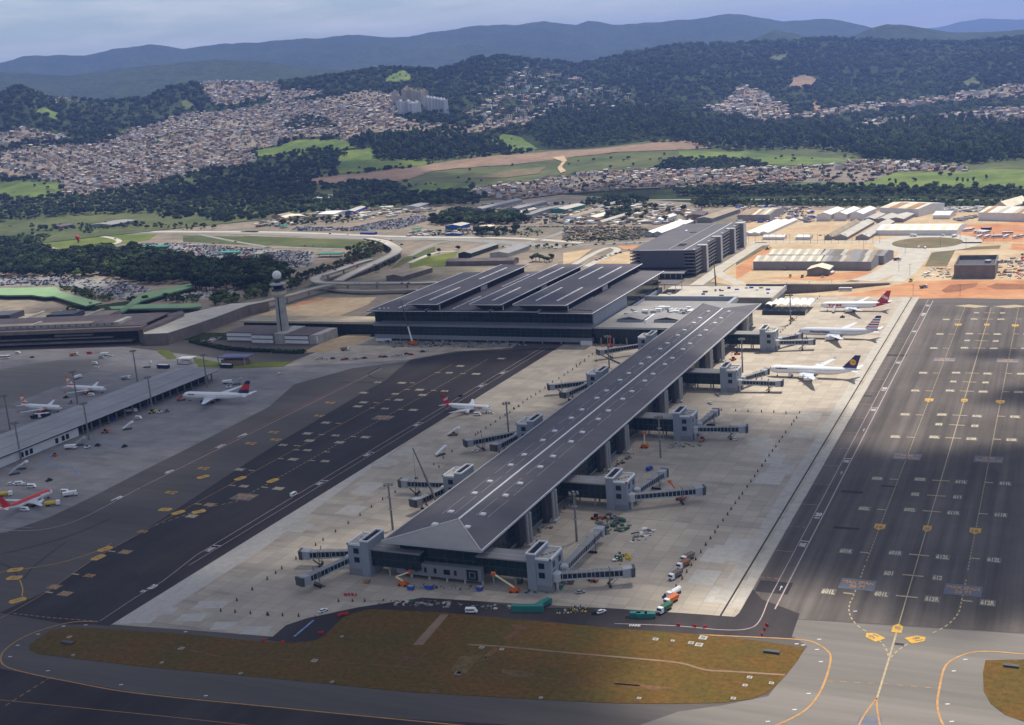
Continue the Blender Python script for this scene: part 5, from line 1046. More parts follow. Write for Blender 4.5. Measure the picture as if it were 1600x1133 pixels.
for x0, x1, y0, y1, h, nm in ((-705, -672, 899, 930, 8.4, 'a'), (-672, -648.5, 891.5, 930, 8.6, 'b'), (-636, -611, 892, 926, 8.6, 'd')):
    MB().box(x0, x1, y0, y1, 0, h - .3).build('wall', 'concrete_dark', ops); MB().box(x0 - .3, x1 + .3, y0 - .3, y1, h - .3, h + .3).build('roof', 'roof_brown', ops)
    for z in (1.3, 5.2): MB().box(x0 + .2, x1 - .2, y0 - .45, y0 + .2, z, z + 2.7).build('white_band', 'wall_white', ops)
MB().box(-648.5, -636, 893.5, 926, 0, 9.6).build('stair_block', 'concrete', ops); MB().prism([(-611, 893), (-602, 899), (-602, 926), (-611, 926)], 0, 8.4).build('wing', 'concrete', ops); MB().box(-607, -604.4, 896.5, 898.2, 1, 7).build('white_band', 'wall_white', ops)
cn = thing('connector_roof', 'long tan-roofed glazed walkway between the two terminals', 'walkway', (-640, 940, 0))
MB().box(-716, -566, 937, 962, 10.6, 11.4).build('roof', 'roof_tan', cn); MB().box(-716, -566, 935.8, 937.2, 9.8, 11.8).build('fascia', 'wall_cream', cn); MB().box(-714, -566, 938.5, 960, 0, 10.6).build('glazing', 'glass', cn)
mb = MB(); mb.hexa([(-566, 936, 10.7), (-553, 944, 10.7), (-553, 960, 10.7), (-566, 962, 10.7)], [(-566, 936, 11.4), (-553, 944, 11.4), (-553, 960, 11.4), (-566, 962, 11.4)]); mb.build('roof_wedge', 'roof_tan', cn)
# car shelters by the ramp
for nm, cd, a, b, dp, h, rm, lb in [('guard_shelter', 'q2', 375, 520, 9, 4.6, 'roof_white', 'small white-roofed guard shelter by the grass'), ('canopy_shelter', 'q2', 800, 1110, 13, 6.0, 'roof_blue', 'blue-roofed canopy shelter on the grass')]:
    p0 = G(cd, a, 865 if 'guard' in nm else 870); p1 = G(cd, b, 865 if 'guard' in nm else 870); t = thing(nm, lb, 'shelter', ((p0[0] + p1[0]) / 2, p0[1], 0))
    mb = MB(); mb.prism([(p0[0], p0[1]), (p1[0], p1[1]), (p1[0], p1[1] + dp), (p0[0], p0[1] + dp)], h, h + .7); mb.build('roof', rm, t)
    for x in (p0[0] + .6, p1[0] - .6):
        for y in (p0[1] + .8, p0[1] + dp - .8): MB().box(x - .3, x + .3, y - .3, y + .3, 0, h).build('post', 'concrete', t)
    MB().box(p0[0] + 2, p1[0] - 3, p0[1] + 2.5, p0[1] + dp - 2, 0, h * .62).build('cabin', 'wall_white' if 'guard' in nm else 'wall_brick', t)

# ------------------------------------------------------------------ old terminal on the left
ang = math.atan2(32.0, 138.0); e1 = np.array([math.cos(ang), math.sin(ang)]); e2 = np.array([-e1[1], e1[0]]); O_ = np.array([-937.0, 849.0])
old = thing('old_terminal', 'sprawling brown concrete terminal with stepped dark decks', 'terminal', (-860, 866, 0))
def ob(s0, s1, t0, t1, z0, z1, nm, m, z1b=None):
    q = [O_ + e1 * s + e2 * t for s, t in ((s0, t0), (s1, t0), (s1, t1), (s0, t1))]; zt = z1 if z1b is None else [z1, z1, z1b, z1b]
    mb = MB(); mb.hexa([(*q[i], z0) for i in range(4)], [(*q[i], zt[i] if hasattr(zt, '__len__') else zt) for i in range(4)]); return mb.build(nm, m, old)
ob(-120, 148, 6, 60, 0, 15, 'core', 'dark_void'); ob(-120, 140, -1, 6.5, 2.6, 4.2, 'deck_band', 'concrete_brown'); ob(-60, 120, 1, 7, 6.4, 7.8, 'deck_band', 'concrete_dark'); ob(60, 100, 0, 7, 9.5, 11, 'deck_band', 'concrete_dark'); ob(-120, -2, 0, 7, 8.6, 10.4, 'deck_band', 'concrete_dark')
ob(-120, 152, -3, 10, 13, 16.4, 'roof_band', 'concrete_brown', 17); ob(-120, 150, 2, 62, 16.4, 17.4, 'roof', 'roof_brown'); ob(-120, 118, 6, 8, 17.4, 20.0, 'rooflight_wall', 'concrete_brown'); ob(-20, 90, 12, 26, 17.4, 18.6, 'roof_panel', 'roof_tan')
for s in np.arange(-118, 112, 7.4): ob(s, s + 5.6, 5.4, 6.2, 17.6, 19.4, 'rooflight', 'panel_grey')
ob(-70, -30, 12, 28, 17.4, 18.4, 'roof_panel', 'roof_tan'); ob(-26, -22, 9, 32, 17.4, 20, 'roof_rib', 'roof_pale'); ob(28, 31, 8, 30, 17.4, 19.6, 'roof_rib', 'roof_pale'); ob(118, 124, 8, 34, 17.4, 20, 'roof_rib', 'roof_pale')
ob(-90, 70, 70, 110, 0, 13, 'rear_block', 'roof_tan'); ob(-60, -34, 74, 100, 13, 19, 'plant_room', 'panel_dark'); ob(10, 40, 70, 92, 13, 18, 'plant_room', 'panel_dark')
for s in (-100, -74, -20, 0, 20, 48): ob(s, s + 3, 66, 112, 13, 15, 'roof_rib', 'roof_pale')
c0 = O_ + e1 * -38 + e2 * 46; MB().add([(c0[0] - 11, c0[1] - 11, 17.4), (c0[0] + 11, c0[1] - 11, 17.4), (c0[0] + 11, c0[1] + 11, 17.4), (c0[0] - 11, c0[1] + 11, 17.4), (c0[0], c0[1], 24)], [(0, 1, 4), (1, 2, 4), (2, 3, 4), (3, 0, 4)]).build('roof_pyramid', 'panel_dark', old)
def polyblock(name, label, cat, code, pts, z0, z1, m_top, m_side):
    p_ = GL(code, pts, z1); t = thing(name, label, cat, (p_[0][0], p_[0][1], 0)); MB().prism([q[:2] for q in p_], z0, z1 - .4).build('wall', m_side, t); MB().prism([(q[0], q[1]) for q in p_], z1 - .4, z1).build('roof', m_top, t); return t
polyblock('deck_wing', 'pale roof deck angling up from the old terminal', 'building', 'q2', [(30, 545), (280, 535), (620, 425), (790, 365), (1110, 245), (1330, 200), (1060, 225), (950, 228), (460, 335), (440, 360), (230, 430), (30, 500)], 0, 11, 'roof_pale', 'concrete_brown')
polyblock('brown_wing', 'brown sloping wing roof at the old terminal corner', 'building', 'q2', [(-40, 430), (430, 300), (450, 330), (220, 430), (20, 500), (-40, 480)], 0, 14, 'roof_brown', 'concrete_brown')
q_can = [('wide green canopy roof at the left edge', 'q1', [(-300, 215), (0, 202), (575, 190), (650, 245), (470, 292), (330, 272), (80, 275), (-300, 260)], 'roof_green_lit'), ('green canopy roof slanting down to the junction', 'q1', [(470, 292), (650, 245), (1060, 350), (890, 386), (560, 285)], 'roof_green_lit'),
         ('green canopy roof running up to the trees', 'q2', [(-355, 330), (-240, 310), (0, 130), (530, 14), (555, 50), (0, 200), (-180, 310), (-280, 345), (-420, 390), (-600, 385)], 'roof_green'), ('straight green canopy roof beside the brown roof', 'q2', [(-520, 395), (-420, 350), (0, 238), (620, 225), (630, 255), (510, 270), (-300, 275), (-380, 400)], 'roof_green_lit')]
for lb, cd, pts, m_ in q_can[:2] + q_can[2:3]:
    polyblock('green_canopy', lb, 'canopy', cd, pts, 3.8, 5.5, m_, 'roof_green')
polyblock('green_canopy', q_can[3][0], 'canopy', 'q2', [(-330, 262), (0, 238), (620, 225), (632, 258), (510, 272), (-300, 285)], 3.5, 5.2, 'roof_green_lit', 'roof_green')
# ------------------------------------------------------------------ grey concourse between the aircraft
co = thing('concourse', 'long grey-roofed concourse with open dark bays', 'concourse', (-639, 520, 0)); cy0, cy1 = 420, 771
MB().add([(-617, cy0, 7.8), (-617, cy1, 7.8), (-639, cy1 - 2, 9.6), (-639, cy0, 9.6)], [(0, 1, 2, 3)]).build('roof_slope', 'roof_grey', co); MB().add([(-661, cy0, 7.8), (-639, cy0, 9.6), (-639, cy1 - 2, 9.6), (-661, cy1, 7.8)], [(0, 1, 2, 3)]).build('roof_slope', 'roof_grey', co)
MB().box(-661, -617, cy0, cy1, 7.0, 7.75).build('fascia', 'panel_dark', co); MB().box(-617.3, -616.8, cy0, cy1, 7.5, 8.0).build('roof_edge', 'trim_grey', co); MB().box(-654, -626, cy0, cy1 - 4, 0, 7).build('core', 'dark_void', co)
for x, z in ((-628, 8.75), (-647, 9.0)): MB().box(x - .15, x + .15, cy0, cy1 - 2, z, z + .15).build('roof_seam', 'panel_grey', co)
MB().box(-621, -620, 545, 616, 0, 5.6).build('white_wall', 'wall_white', co)
for y in (563, 567, 571, 594, 600, 604): MB().box(-620.1, -619.8, y, y + 2.6, 1.0, 4.4).build('window', 'dark_void', co)
for y in np.arange(620, 770, 8.5): MB().box(-620.6, -619.8, y, y + .8, 0, 7).build('column', 'concrete_dark', co)
# ------------------------------------------------------------------ sheds and warehouses
def shed(name, label, cd, a, b, depth, eave, ridge, roofm, wallm, ends=False, panels=0, cat='warehouse', mats=None):
    "front ground edge from pixel a to b; ridge along the front unless ends"
    p, q = np.array(G(cd, *a)[:2]), np.array(G(cd, *b)[:2]); W_ = np.hypot(*(q - p)); rot = math.atan2(*(q - p)[::-1])
    t = thing(name, label, cat, (p[0], p[1], 0), rot)
    if panels:
        gable_l(t, W_, depth, eave, ridge, None, wallm)
        hd = depth / 2
        for i in range(panels):
            for j in range(2):
                x0, x1 = W_ * i / panels + .12, W_ * (i + 1) / panels - .12
                y0, y1, z0, z1 = (-.5, hd, eave, ridge) if j == 0 else (hd, depth + .5, ridge, eave)
                MB().add([(x0, y0, z0 + .12), (x1, y0, z0 + .12), (x1, y1, z1 + .12), (x0, y1, z1 + .12)], [(0, 1, 2, 3)]).build('roof_panel', mats[(i * 3 + j * 5 + (i * i) % 4) % len(mats)], t, local=True)
    else: gable_l(t, W_, depth, eave, ridge, roofm, wallm, ends)
    return t
def gable_l(t, W_, D_, e, r, roofm, wallm, ends=False):
    class _P: pass
    f = gable
    loc = t.location.copy(); t.location = (0, 0, 0)
    if roofm is None:
        mb = MB(); mb.add([(0, 0, 0), (0, D_, 0), (0, D_, e), (0, D_ / 2, r), (0, 0, e), (W_, 0, 0), (W_, D_, 0), (W_, D_, e), (W_, D_ / 2, r), (W_, 0, e)], [(4, 3, 2, 1, 0), (5, 6, 7, 8, 9), (0, 1, 6, 5), (6, 1, 2, 7), (0, 5, 9, 4), (4, 9, 8, 3), (3, 8, 7, 2)]); mb.build('wall', wallm, t)
    else: f(t, 0, W_, 0, D_, 0, e, r, roofm, wallm, 'y' if ends else 'x')
    t.location = loc
mixm = ['roof_cream', 'roof_pale', 'roof_cream', 'roof_tan', 'roof_pale', 'roof_cream']
mixd = ['roof_pale', 'roof_hip', 'roof_tan', 'concrete_dark', 'roof_hip', 'roof_pale', 'concrete_dark']
shed('striped_warehouse', 'long warehouse with striped cream roof panels, left half', 'q4', (180, 745), (880, 747), 34, 9, 12.5, None, 'wall_shed', panels=15, mats=mixm)
shed('striped_warehouse', 'long warehouse with grey and tan roof panels, right half', 'q4', (885, 747), (1410, 752), 34, 9, 12.5, None, 'wall_shed', panels=11, mats=mixd)
shed('striped_warehouse', 'rear bay of the long warehouse, cream striped end', 'q4', (335, 672), (880, 676), 34, 9, 12.5, None, 'wall_shed', panels=12, mats=mixm)
shed('striped_warehouse', 'rear bay of the long warehouse, dark striped end', 'q4', (885, 676), (1540, 690), 34, 9, 12.5, None, 'wall_shed', panels=13, mats=mixd)
shed('gabled_hall', 'small open hall with cream gable roof before the warehouse', 'q4', (742, 808), (970, 808), 22, 6.5, 9.5, 'roof_cream', 'concrete_dark', ends=True, cat='hall')
shed('rusty_warehouse', 'rust-streaked warehouse behind the garage', 'q4', (20, 242), (352, 238), 70, 9, 12, None, 'wall_shed', panels=9, mats=['roof_rust', 'roof_tan', 'roof_cream', 'roof_pale', 'roof_tan'])
for i, (a, b) in enumerate(((840, 988), (1022, 1152), (1190, 1322))): shed('white_shed', 'white gabled shed, %s of three in the row' % ['left', 'middle', 'right'][i], 'q4', (a, 236 - 3 * i), (b, 236 - 3 * i), 58, 8.5, 11.5, 'roof_white', 'wall_white', ends=True, cat='shed')
for i, (cd, a, b, y, dp) in enumerate((('q4', 1330, 1445, 250, 48), ('q4', 1462, 1575, 256, 48), ('q5', 130, 290, 262, 50))): shed('low_shed', 'low tan-roofed shed beside the white sheds, %s one' % ['left', 'middle', 'right'][i], cd, (a, y), (b, y), dp, 4.5, 6.5, 'roof_pale', 'wall_shed', ends=True, cat='shed')
shed('cream_warehouse', 'cream-roofed warehouse behind the low sheds', 'q5', (35, 182), (455, 200), 62, 10, 13.5, None, 'wall_white', panels=9, mats=['roof_cream', 'roof_white', 'roof_rust', 'roof_cream'])
shed('cream_warehouse', 'long cream-roofed warehouse at the right edge', 'q5', (1102, 240), (1900, 262), 60, 10, 13.5, None, 'wall_white', panels=15, mats=['roof_cream', 'roof_white', 'roof_pale', 'roof_cream', 'roof_rust'])
shed('cream_warehouse', 'cream gabled warehouse rising behind the right edge one', 'q5', (1260, 140), (1430, 145), 60, 6, 13, 'roof_cream', 'wall_cream', ends=True); shed('white_shed', 'small white-roofed store in the stacked yard', 'q5', (610, 225), (790, 225), 34, 5, 8, 'roof_white', 'wall_white', cat='shed')
shed('long_canteen', 'very long low white building behind the roundabout', 'q5', (-10, 402), (872, 402), 52, 6, 9, None, 'wall_white', panels=14, mats=['roof_white', 'roof_cream', 'roof_white'])
for i, (a, b, dp) in enumerate(((920, 1000, 130), (1022, 1160, 130), (1246, 1382, 130))): shed('barrel_shed', 'long grey barrel-roofed shed, %s of three' % ['left', 'middle', 'right'][i], 'q4', (a, 432), (b, 432), dp, 3.6, 7, 'roof_pale' if i else 'roof_tan', 'wall_shed', ends=True, cat='shed')
for i, (a, b, y) in enumerate(((78, 150, 392), (155, 240, 392), (250, 330, 385))): shed('white_strip_roof', 'white strip-roofed stall behind the garage, number %s from left' % ['one', 'two', 'three'][i], 'q4', (a, y), (b, y), 120, 3.5, 5, 'roof_white', 'wall_white', ends=True, cat='shed')
for i, (a, b) in enumerate(((280, 500), (620, 772))): shed('marquee', 'white marquee row along the site road, %s one' % ['left', 'right'][i], 'q4', (a, 432), (b, 432), 12, 3.5, 5.5, 'roof_white', 'wall_white', cat='marquee')
# open-topped dark block
p, q = G('q5', 838, 872), G('q5', 1283, 882); cb = thing('unfinished_block', 'dark open-topped concrete block under construction', 'building', ((p[0] + q[0]) / 2, p[1], 0)); x0, x1, y0, y1 = p[0], q[0], p[1], p[1] + 56
for a in ((x0, x1, y0, y0 + 1), (x0, x1, y1 - 1, y1), (x0, x0 + 1, y0 + 1, y1 - 1), (x1 - 1, x1, y0 + 1, y1 - 1)): MB().box(*a, 0, 13.2).build('wall', 'concrete_dark', cb)
MB().box(x0 + 1, x1 - 1, y0 + 1, y1 - 1, 0, 9).build('inner_slab', 'panel_dark', cb); MB().box(x0 - .1, x1 + .1, y0 - .15, y0 + .1, 12.6, 13.4).build('coping', 'trim_grey', cb)
for i in range(4): MB().lathe((x0 + 28 + i * 9, y0 + 36, 9), [(3, 0), (3.2, 2.5), (2.2, 2.8)], 10).build('cooling_fan', 'steel', cb)
# vaulted white canopies beside the pier
vc = thing('vaulted_canopy', 'row of six white vaulted canopies beside the pier end', 'canopy', (-222, 1062, 0))
for i in range(6):
    x0 = -241 + i * 6.6; pr = [(x0 + 3.2 - 3.2 * math.cos(a), 5.2 + 2.2 * math.sin(a)) for a in np.linspace(0, math.pi, 9)]; MB().rings([[(x, 1052, z) for x, z in pr], [(x, 1080, z) for x, z in pr]], closed=False, caps=False).build('vault', 'roof_white', vc)
    for y in (1053, 1079): mb = MB(); mb.tube((x0 + .1, y, 0), (x0 + .1, y, 5.2), .18, 5); mb.build('post', 'steel', vc)
MB().box(-240, -203, 1040, 1052, 0, 3.6).build('screen', 'glass_blue', vc)
# sheds of the middle distance
mid = [('q7', (0, 200), (95, 200), 95, 'roof_tan', 'wall_white', 'tan gabled hall left of the bare field'), ('q7', (1190, 215), (1330, 215), 100, 'roof_tan', 'wall_shed', 'tan-roofed hall close behind the garage'), ('q7', (270, 110), (330, 110), 80, 'roof_hip', 'wall_shed', 'grey hall by the wood edge'),
       ('q7', (310, 245), (350, 245), 90, 'roof_pale', 'wall_cream', 'narrow pale workshop row'), ('q7', (190, 205), (300, 205), 45, 'roof_cream', 'wall_cream', 'cream workshop in the yard'), ('q7', (810, 225), (880, 225), 50, 'roof_white', 'wall_white', 'white-roofed workshop beside dark trees'), ('q7', (1100, 190), (1250, 185), 40, 'roof_brown', 'wall_brick', 'dark brown shed left of the tan hall'),
       ('q7', (725, 345), (800, 345), 110, 'roof_white', 'panel_grey', 'white-roofed hall left of the garage'), ('q7', (810, 345), (880, 345), 110, 'roof_white', 'panel_grey', 'second white-roofed hall touching the garage'),
       ('q6', (470, 570), (590, 570), 75, 'roof_hip', 'glass', 'flat grey office behind the terminal'), ('q6', (775, 570), (950, 570), 60, 'roof_hip', 'concrete', 'ribbed grey office with roof fans'), ('q6', (350, 650), (1000, 640), 18, 'roof_brown', 'concrete_brown', 'long brown low wing behind the terminal'),
       ('q6', (1085, 190), (1170, 190), 110, 'roof_hip', 'wall_shed', 'long grey hall in the wooded compound'), ('q6', (880, 205), (930, 205), 90, 'roof_pale', 'wall_shed', 'pale narrow hall in the compound'), ('q6', (600, 130), (700, 130), 120, 'roof_hip', 'panel_grey', 'grey hall farthest left in the compound'), ('q6', (930, 130), (1040, 130), 90, 'roof_hip', 'panel_bluegrey', 'blue-grey hall in the compound'),
       ('q6', (1360, 140), (1500, 140), 60, 'roof_pale', 'roof_teal', 'teal-walled hall in the compound'), ('q6', (345, 300), (490, 300), 26, 'roof_pale', 'blue_paint', 'small blue-walled shop by the highway'), ('q6', (345, 358), (490, 358), 12, 'roof_hip', 'blue_paint', 'low blue kiosk by the highway'), ('q6', (660, 290), (770, 290), 30, 'roof_cream', 'wall_cream', 'cream kiosk among trees'),
       ('q8', (930, 378), (1060, 380), 12, 'roof_blue', 'blue_paint', 'long low blue booth row by the highway'), ('q8', (555, 225), (700, 225), 45, 'roof_white', 'wall_white', 'long white shed by the far car park'), ('q8', (790, 205), (880, 200), 70, 'roof_pale', 'blue_paint', 'pale shed with blue gable'), ('q8', (270, 260), (440, 240), 40, 'roof_cream', 'wall_cream', 'cream shed left of the far car park'), ('q8', (140, 240), (240, 240), 30, 'roof_tan', 'wall_brick', 'tan hut among the trees'),
       ('q8', (490, 90), (640, 80), 60, 'roof_white', 'wall_white', 'white hall at the wood edge'), ('q8', (640, 40), (930, 25), 60, 'roof_tile', 'wall_pink', 'pink-roofed hall beyond the wood'), ('q8', (1320, 165), (1450, 160), 50, 'roof_hip', 'panel_grey', 'grey shed above the far car park'), ('a4', (530, 60), (660, 60), 60, 'roof_hip', 'wall_shed', 'grey shed beyond the highway'), ('a4', (310, 70), (360, 70), 30, 'roof_brown', 'wall_brick', 'dark brick hut beyond the highway'),
       ('q3', (1165, 508), (1310, 512), 60, 'roof_tan', 'concrete_brown', 'tan flat-roofed plant building by the viaduct'), ('h1', (150, 835), (265, 835), 60, 'roof_brown', 'wall_white', 'brown block at the town edge'), ('h2', (1055, 690), (1255, 682), 90, 'roof_cream', 'wall_cream', 'long cream barn beside the dirt strip'), ('h2', (1215, 640), (1300, 638), 60, 'roof_cream', 'wall_cream', 'smaller cream barn before the wood')]
for cd, a, b, dp, rm, wm, lb in mid:
    k_ = .5 if 'booth' in lb or 'kiosk' in lb else 1
    shed('hall' if 'hall' in lb else 'shed', lb, cd, a, b, dp * k_, 5.5 * k_, 7.6 * k_, rm, wm, ends=not lb.startswith('long'), cat='building')
for cd, a, b, y in (('a4', 830, 965, 190), ('a4', 1280, 1390, 225), ('q3', 540, 740, 300), ('q8', 200, 255, 325), ('q8', 1390, 1450, 355)):
    p, q = G(cd, a, y), G(cd, b, y); t = thing('teal_canopy', {830: 'teal canopy at the far end of the car park', 1280: 'teal canopy in the middle of the car park', 540: 'teal canopy at the right of the car park', 200: 'tiny teal canopy across the highway, left', 1390: 'tiny teal canopy across the highway, right'}[a], 'canopy', ((p[0] + q[0]) / 2, p[1], 0))
    MB().box(p[0], q[0], p[1], p[1] + 14, 3.6, 4.6).build('roof', 'roof_teal', t)
    for x in (p[0] + 1, (p[0] + q[0]) / 2, q[0] - 1): MB().box(x - .2, x + .2, p[1] + 6, p[1] + 6.5, 0, 3.6).build('post', 'steel_dark', t)

# ------------------------------------------------------------------ aircraft
def airliner(label, nose, th, L, span, r, zc, ht, engines=((.33, 1.0),), mats=('plane_white',), paint=None, fin=('plane_white',), fin_fn=None, eng_m='plane_white', title=None, title_m='plane_navy', tx=.2, tw=.16, th_=.42, tz=.25, fin_text=None, fin_text_m='plane_white', winglet=0.0, tailplane_m='plane_white', disc=None):
    t = thing('airliner', label, 'airliner', (nose[0], nose[1], 0.08), th, 'parked airliners')
    B = lambda mb, nm, mm, sm=False, par=t: (lambda o: (setattr(o, 'parent', par), o)[1])(mb.build(nm, mm, None, sm))
    prof = [(0, .04, -.28), (.008, .26, -.24), (.02, .46, -.18), (.04, .70, -.10), (.065, .88, -.04), (.095, .98, 0), (.12, 1, 0)] + [(f, 1, 0) for f in np.linspace(.16, .66, 14)] + [(.70, .98, .02), (.75, .90, .09), (.80, .78, .19), (.85, .63, .32), (.90, .47, .46), (.95, .31, .58), (.985, .18, .66), (1.0, .07, .70)]
    n_ = 24; mb = MB(); rg = [[(-f * L, k * r * math.sin(a), zc + dz * r + k * r * math.cos(a)) for a in np.arange(n_) * 2 * math.pi / n_] for f, k, dz in prof]
    mb.rings(rg); 
    if paint:
        for k in range(len(prof) - 1):
            for i in range(n_): mb.m[k * n_ + i] = paint((prof[k][0] + prof[k + 1][0]) / 2, math.cos((i + .5) * 2 * math.pi / n_))
    fus = B(mb, 'fuselage', list(mats), True)
    mb = MB()
    for s in (-1, 1):
        for a0, a1 in ((.30, .62), (.66, .95)): mb.add([(-.022 * L, s * r * .30 * (a0 > .6) + s * .36 * r * (a0 < .6), zc + r * .28), (-.036 * L, s * r * .62, zc + r * .30), (-.038 * L, s * r * .52, zc + r * .50), (-.027 * L, s * r * .30, zc + r * .44)], [(0, 1, 2, 3), (3, 2, 1, 0)]) if a0 < .6 else None
    mb.add([(-.018 * L, -.3 * r, zc + .24 * r), (-.018 * L, .3 * r, zc + .24 * r), (-.029 * L, .3 * r, zc + .5 * r), (-.029 * L, -.3 * r, zc + .5 * r)], [(0, 1, 2, 3)]); B(mb, 'cockpit_window', 'glass_blue', par=fus)
    mb = MB(); zw = zc + .22 * r; yw = math.sqrt(r * r - (.22 * r) ** 2) + .02
    for s in (-1, 1):
        for x in np.arange(.11 * L, .80 * L, 1.05): mb.add([(-x, s * yw * (1 if x < .7 * L else .95), zw), (-x - .45, s * yw * (1 if x < .7 * L else .95), zw), (-x - .45, s * (yw - .06), zw + .5), (-x, s * (yw - .06), zw + .5)], [(0, 1, 2, 3)])
    B(mb, 'cabin_windows', 'plane_grey', par=fus)
    hs = span / 2; cr = .19 * L; xr = .325 * L; sw = math.tan(math.radians(31)); zr = zc - .62 * r
    for s in (-1, 1):
        st = []
        for y, xl, ch, tk in ((r * .5, xr, cr, 1.05), (hs * .36, xr + sw * (hs * .36 - r * .5) * 1.08, cr * .60, .62), (hs, xr + sw * (hs - r * .5) * 1.02, cr * .22, .2)):
            z = zr + (y - r * .5) * .095; st.append([(-xl, s * y, z), (-xl - ch * .3, s * y, z + tk * .6), (-xl - ch, s * y, z + .05), (-xl - ch * .4, s * y, z - tk * .4)])
        if s < 0: st = [q[::-1] for q in st]
        mb = MB(); mb.rings(st[::-1] if s > 0 else st[::-1]); wg = B(mb, 'wing', 'plane_silver')
        if winglet:
            y, xl, ch = hs, xr + sw * (hs - r * .5) * 1.02, cr * .22; z = zr + (y - r * .5) * .095
            mb = MB(); mb.hexa([(-xl, s * (y - .1), z), (-xl - ch, s * (y - .1), z), (-xl - ch, s * y, z), (-xl, s * y, z)], [(-xl - ch * .7, s * (y + .5), z + winglet), (-xl - ch * 1.15, s * (y + .5), z + winglet), (-xl - ch * 1.15, s * (y + .6), z + winglet), (-xl - ch * .7, s * (y + .6), z + winglet)]); B(mb, 'winglet', eng_m, par=wg)
        for fr_, sc in engines:
            y = hs * fr_; xe = xr + sw * (y - r * .5) - .4; er = .54 * r * sc; z = zr + (y - r * .5) * .095 - er * 1.05; le = er * 4.0
            pr = [(-.5, .9), (-.44, 1.0), (-.2, 1.08), (.2, 1.0), (.5, .62)]
            mb = MB(); mb.rings([[(-xe + er * 1.2 - (q + .5) * le, s * y + k * er * math.cos(a), z + k * er * math.sin(a)) for a in np.arange(14) * math.pi / 7] for q, k in pr]); en = B(mb, 'engine', eng_m, True)
            mb = MB(); mb.rings([[(-xe + er * 1.2 + .03, s * y + k * er * math.cos(a), z + k * er * math.sin(a)) for a in np.arange(14) * math.pi / 7] for k in (.80, .02)]); B(mb, 'intake', 'dark_void', par=en)
            mb = MB(); mb.hexa([(-xe - er, s * y - .15, z + er * .8), (-xe - er * 3, s * y - .15, z + er * .8), (-xe - er * 3, s * y + .15, z + er * .8), (-xe - er, s * y + .15, z + er * .8)], [(-xe - er * .8, s * y - .15, z + er * 1.35), (-xe - er * 4, s * y - .15, z + er * 1.35), (-xe - er * 4, s * y + .15, z + er * 1.35), (-xe - er * .8, s * y + .15, z + er * 1.35)]); B(mb, 'pylon', 'plane_silver', par=en)
        mb = MB(); hh = span * .165; zt = zc + .42 * r; st = [[(-.865 * L, s * r * .3, zt), (-.90 * L, s * r * .3, zt + .3), (-.955 * L, s * r * .3, zt), (-.90 * L, s * r * .3, zt - .2)], [(-.865 * L - hh * .72, s * hh, zt + hh * .1), (-.875 * L - hh * .72, s * hh, zt + hh * .1 + .1), (-.90 * L - hh * .66, s * hh, zt + hh * .1), (-.88 * L - hh * .72, s * hh, zt + hh * .1 - .06)]]
        if s < 0: st = [q[::-1] for q in st]
        mb.rings(st[::-1]); B(mb, 'tailplane', tailplane_m)
        mb = MB(); mb.tube((-.46 * L, s * r * 1.5, zr), (-.47 * L, s * r * 1.5, .9), .22, 6)
        for dx in (-.8, .8): mb.tube((-.47 * L + dx, s * r * 1.5 - .7, .55), (-.47 * L + dx, s * r * 1.5 + .7, .55), .55, 8, mi=1)
        B(mb, 'main_gear', ['steel', 'tyre'])
    mb = MB(); mb.tube((-.10 * L, 0, zc - r), (-.10 * L, 0, .6), .16, 6); mb.tube((-.10 * L, -.45, .45), (-.10 * L, .45, .45), .45, 8, mi=1); B(mb, 'nose_gear', ['steel', 'tyre'])
    # fin in horizontal slices so that its colours can change with height
    zb = zc + .60 * r; ns = 12; mb = MB(); lim = lambda f: ((.79 * (1 - f) + .945 * f) * L, (.955 * (1 - f) + 1.005 * f) * L)
    st = []
    for k in range(ns + 1):
        f = k / ns; z = zb + (ht - zb) * f; a, b = lim(f); th2 = .42 * (1 - f) + .12
        st.append([(-a, 0, z), (-a * .7 - b * .3, th2, z), (-b, .03, z), (-b, -.03, z), (-a * .7 - b * .3, -th2, z)])
    mb.rings(st)
    if fin_fn:
        for k in range(ns):
            for i in range(5): mb.m[k * 5 + i] = fin_fn(k / ns)
        mb.m[-1] = fin_fn(.99)
    fo = B(mb, 'fin', list(fin))
    def side_text(s, x, z, w, h, m_, cyl=True, par=fus, slope=0):
        v, f, tw_, th_2 = text_mesh(s, .055)
        for sd in (-1, 1):
            pts = []
            for q in v:
                a, b = q[0] / tw_ * w, q[1] / th_2 * h; b += a * slope * -sd
                yy = (math.sqrt(max(r * r - (z + b - zc) ** 2, .01)) + .2) if cyl else .56
                pts.append((-x - a if sd > 0 else -x + a, sd * yy, z + b))
            mb = MB(); mb.add(pts, [q if sd > 0 else q[::-1] for q in f]); B(mb, 'title_lettering', m_, par=par)
    if title: side_text(title, tx * L, zc + tz * r, tw * L, th_ * r * 2, title_m)
    if fin_text: side_text(fin_text, .915 * L, zb + (ht - zb) * .48, .085 * L, (ht - zb) * .26, fin_text_m, False, fo, .5)
    if disc:
        mb = MB()
        for sd in (-1, 1): mb.add([(-.922 * L + disc * math.cos(a), sd * .5, zb + (ht - zb) * .5 + disc * math.sin(a)) for a in np.arange(20) * math.pi / 10], [tuple(range(20))])
        B(mb, 'fin_emblem', 'plane_yellow', par=fo)
        mb = MB()
        for sd in (-1, 1):
            c_ = (-.922 * L, sd * .54, zb + (ht - zb) * .5); mb.add([(c_[0] - disc * .6, c_[1], c_[2] - disc * .2), (c_[0] + disc * .1, c_[1], c_[2] - disc * .05), (c_[0] + disc * .65, c_[1], c_[2] + disc * .35), (c_[0] + disc * .05, c_[1], c_[2] + disc * .12), (c_[0] - disc * .3, c_[1], c_[2] + disc * .25)], [(0, 1, 2, 3, 4)])
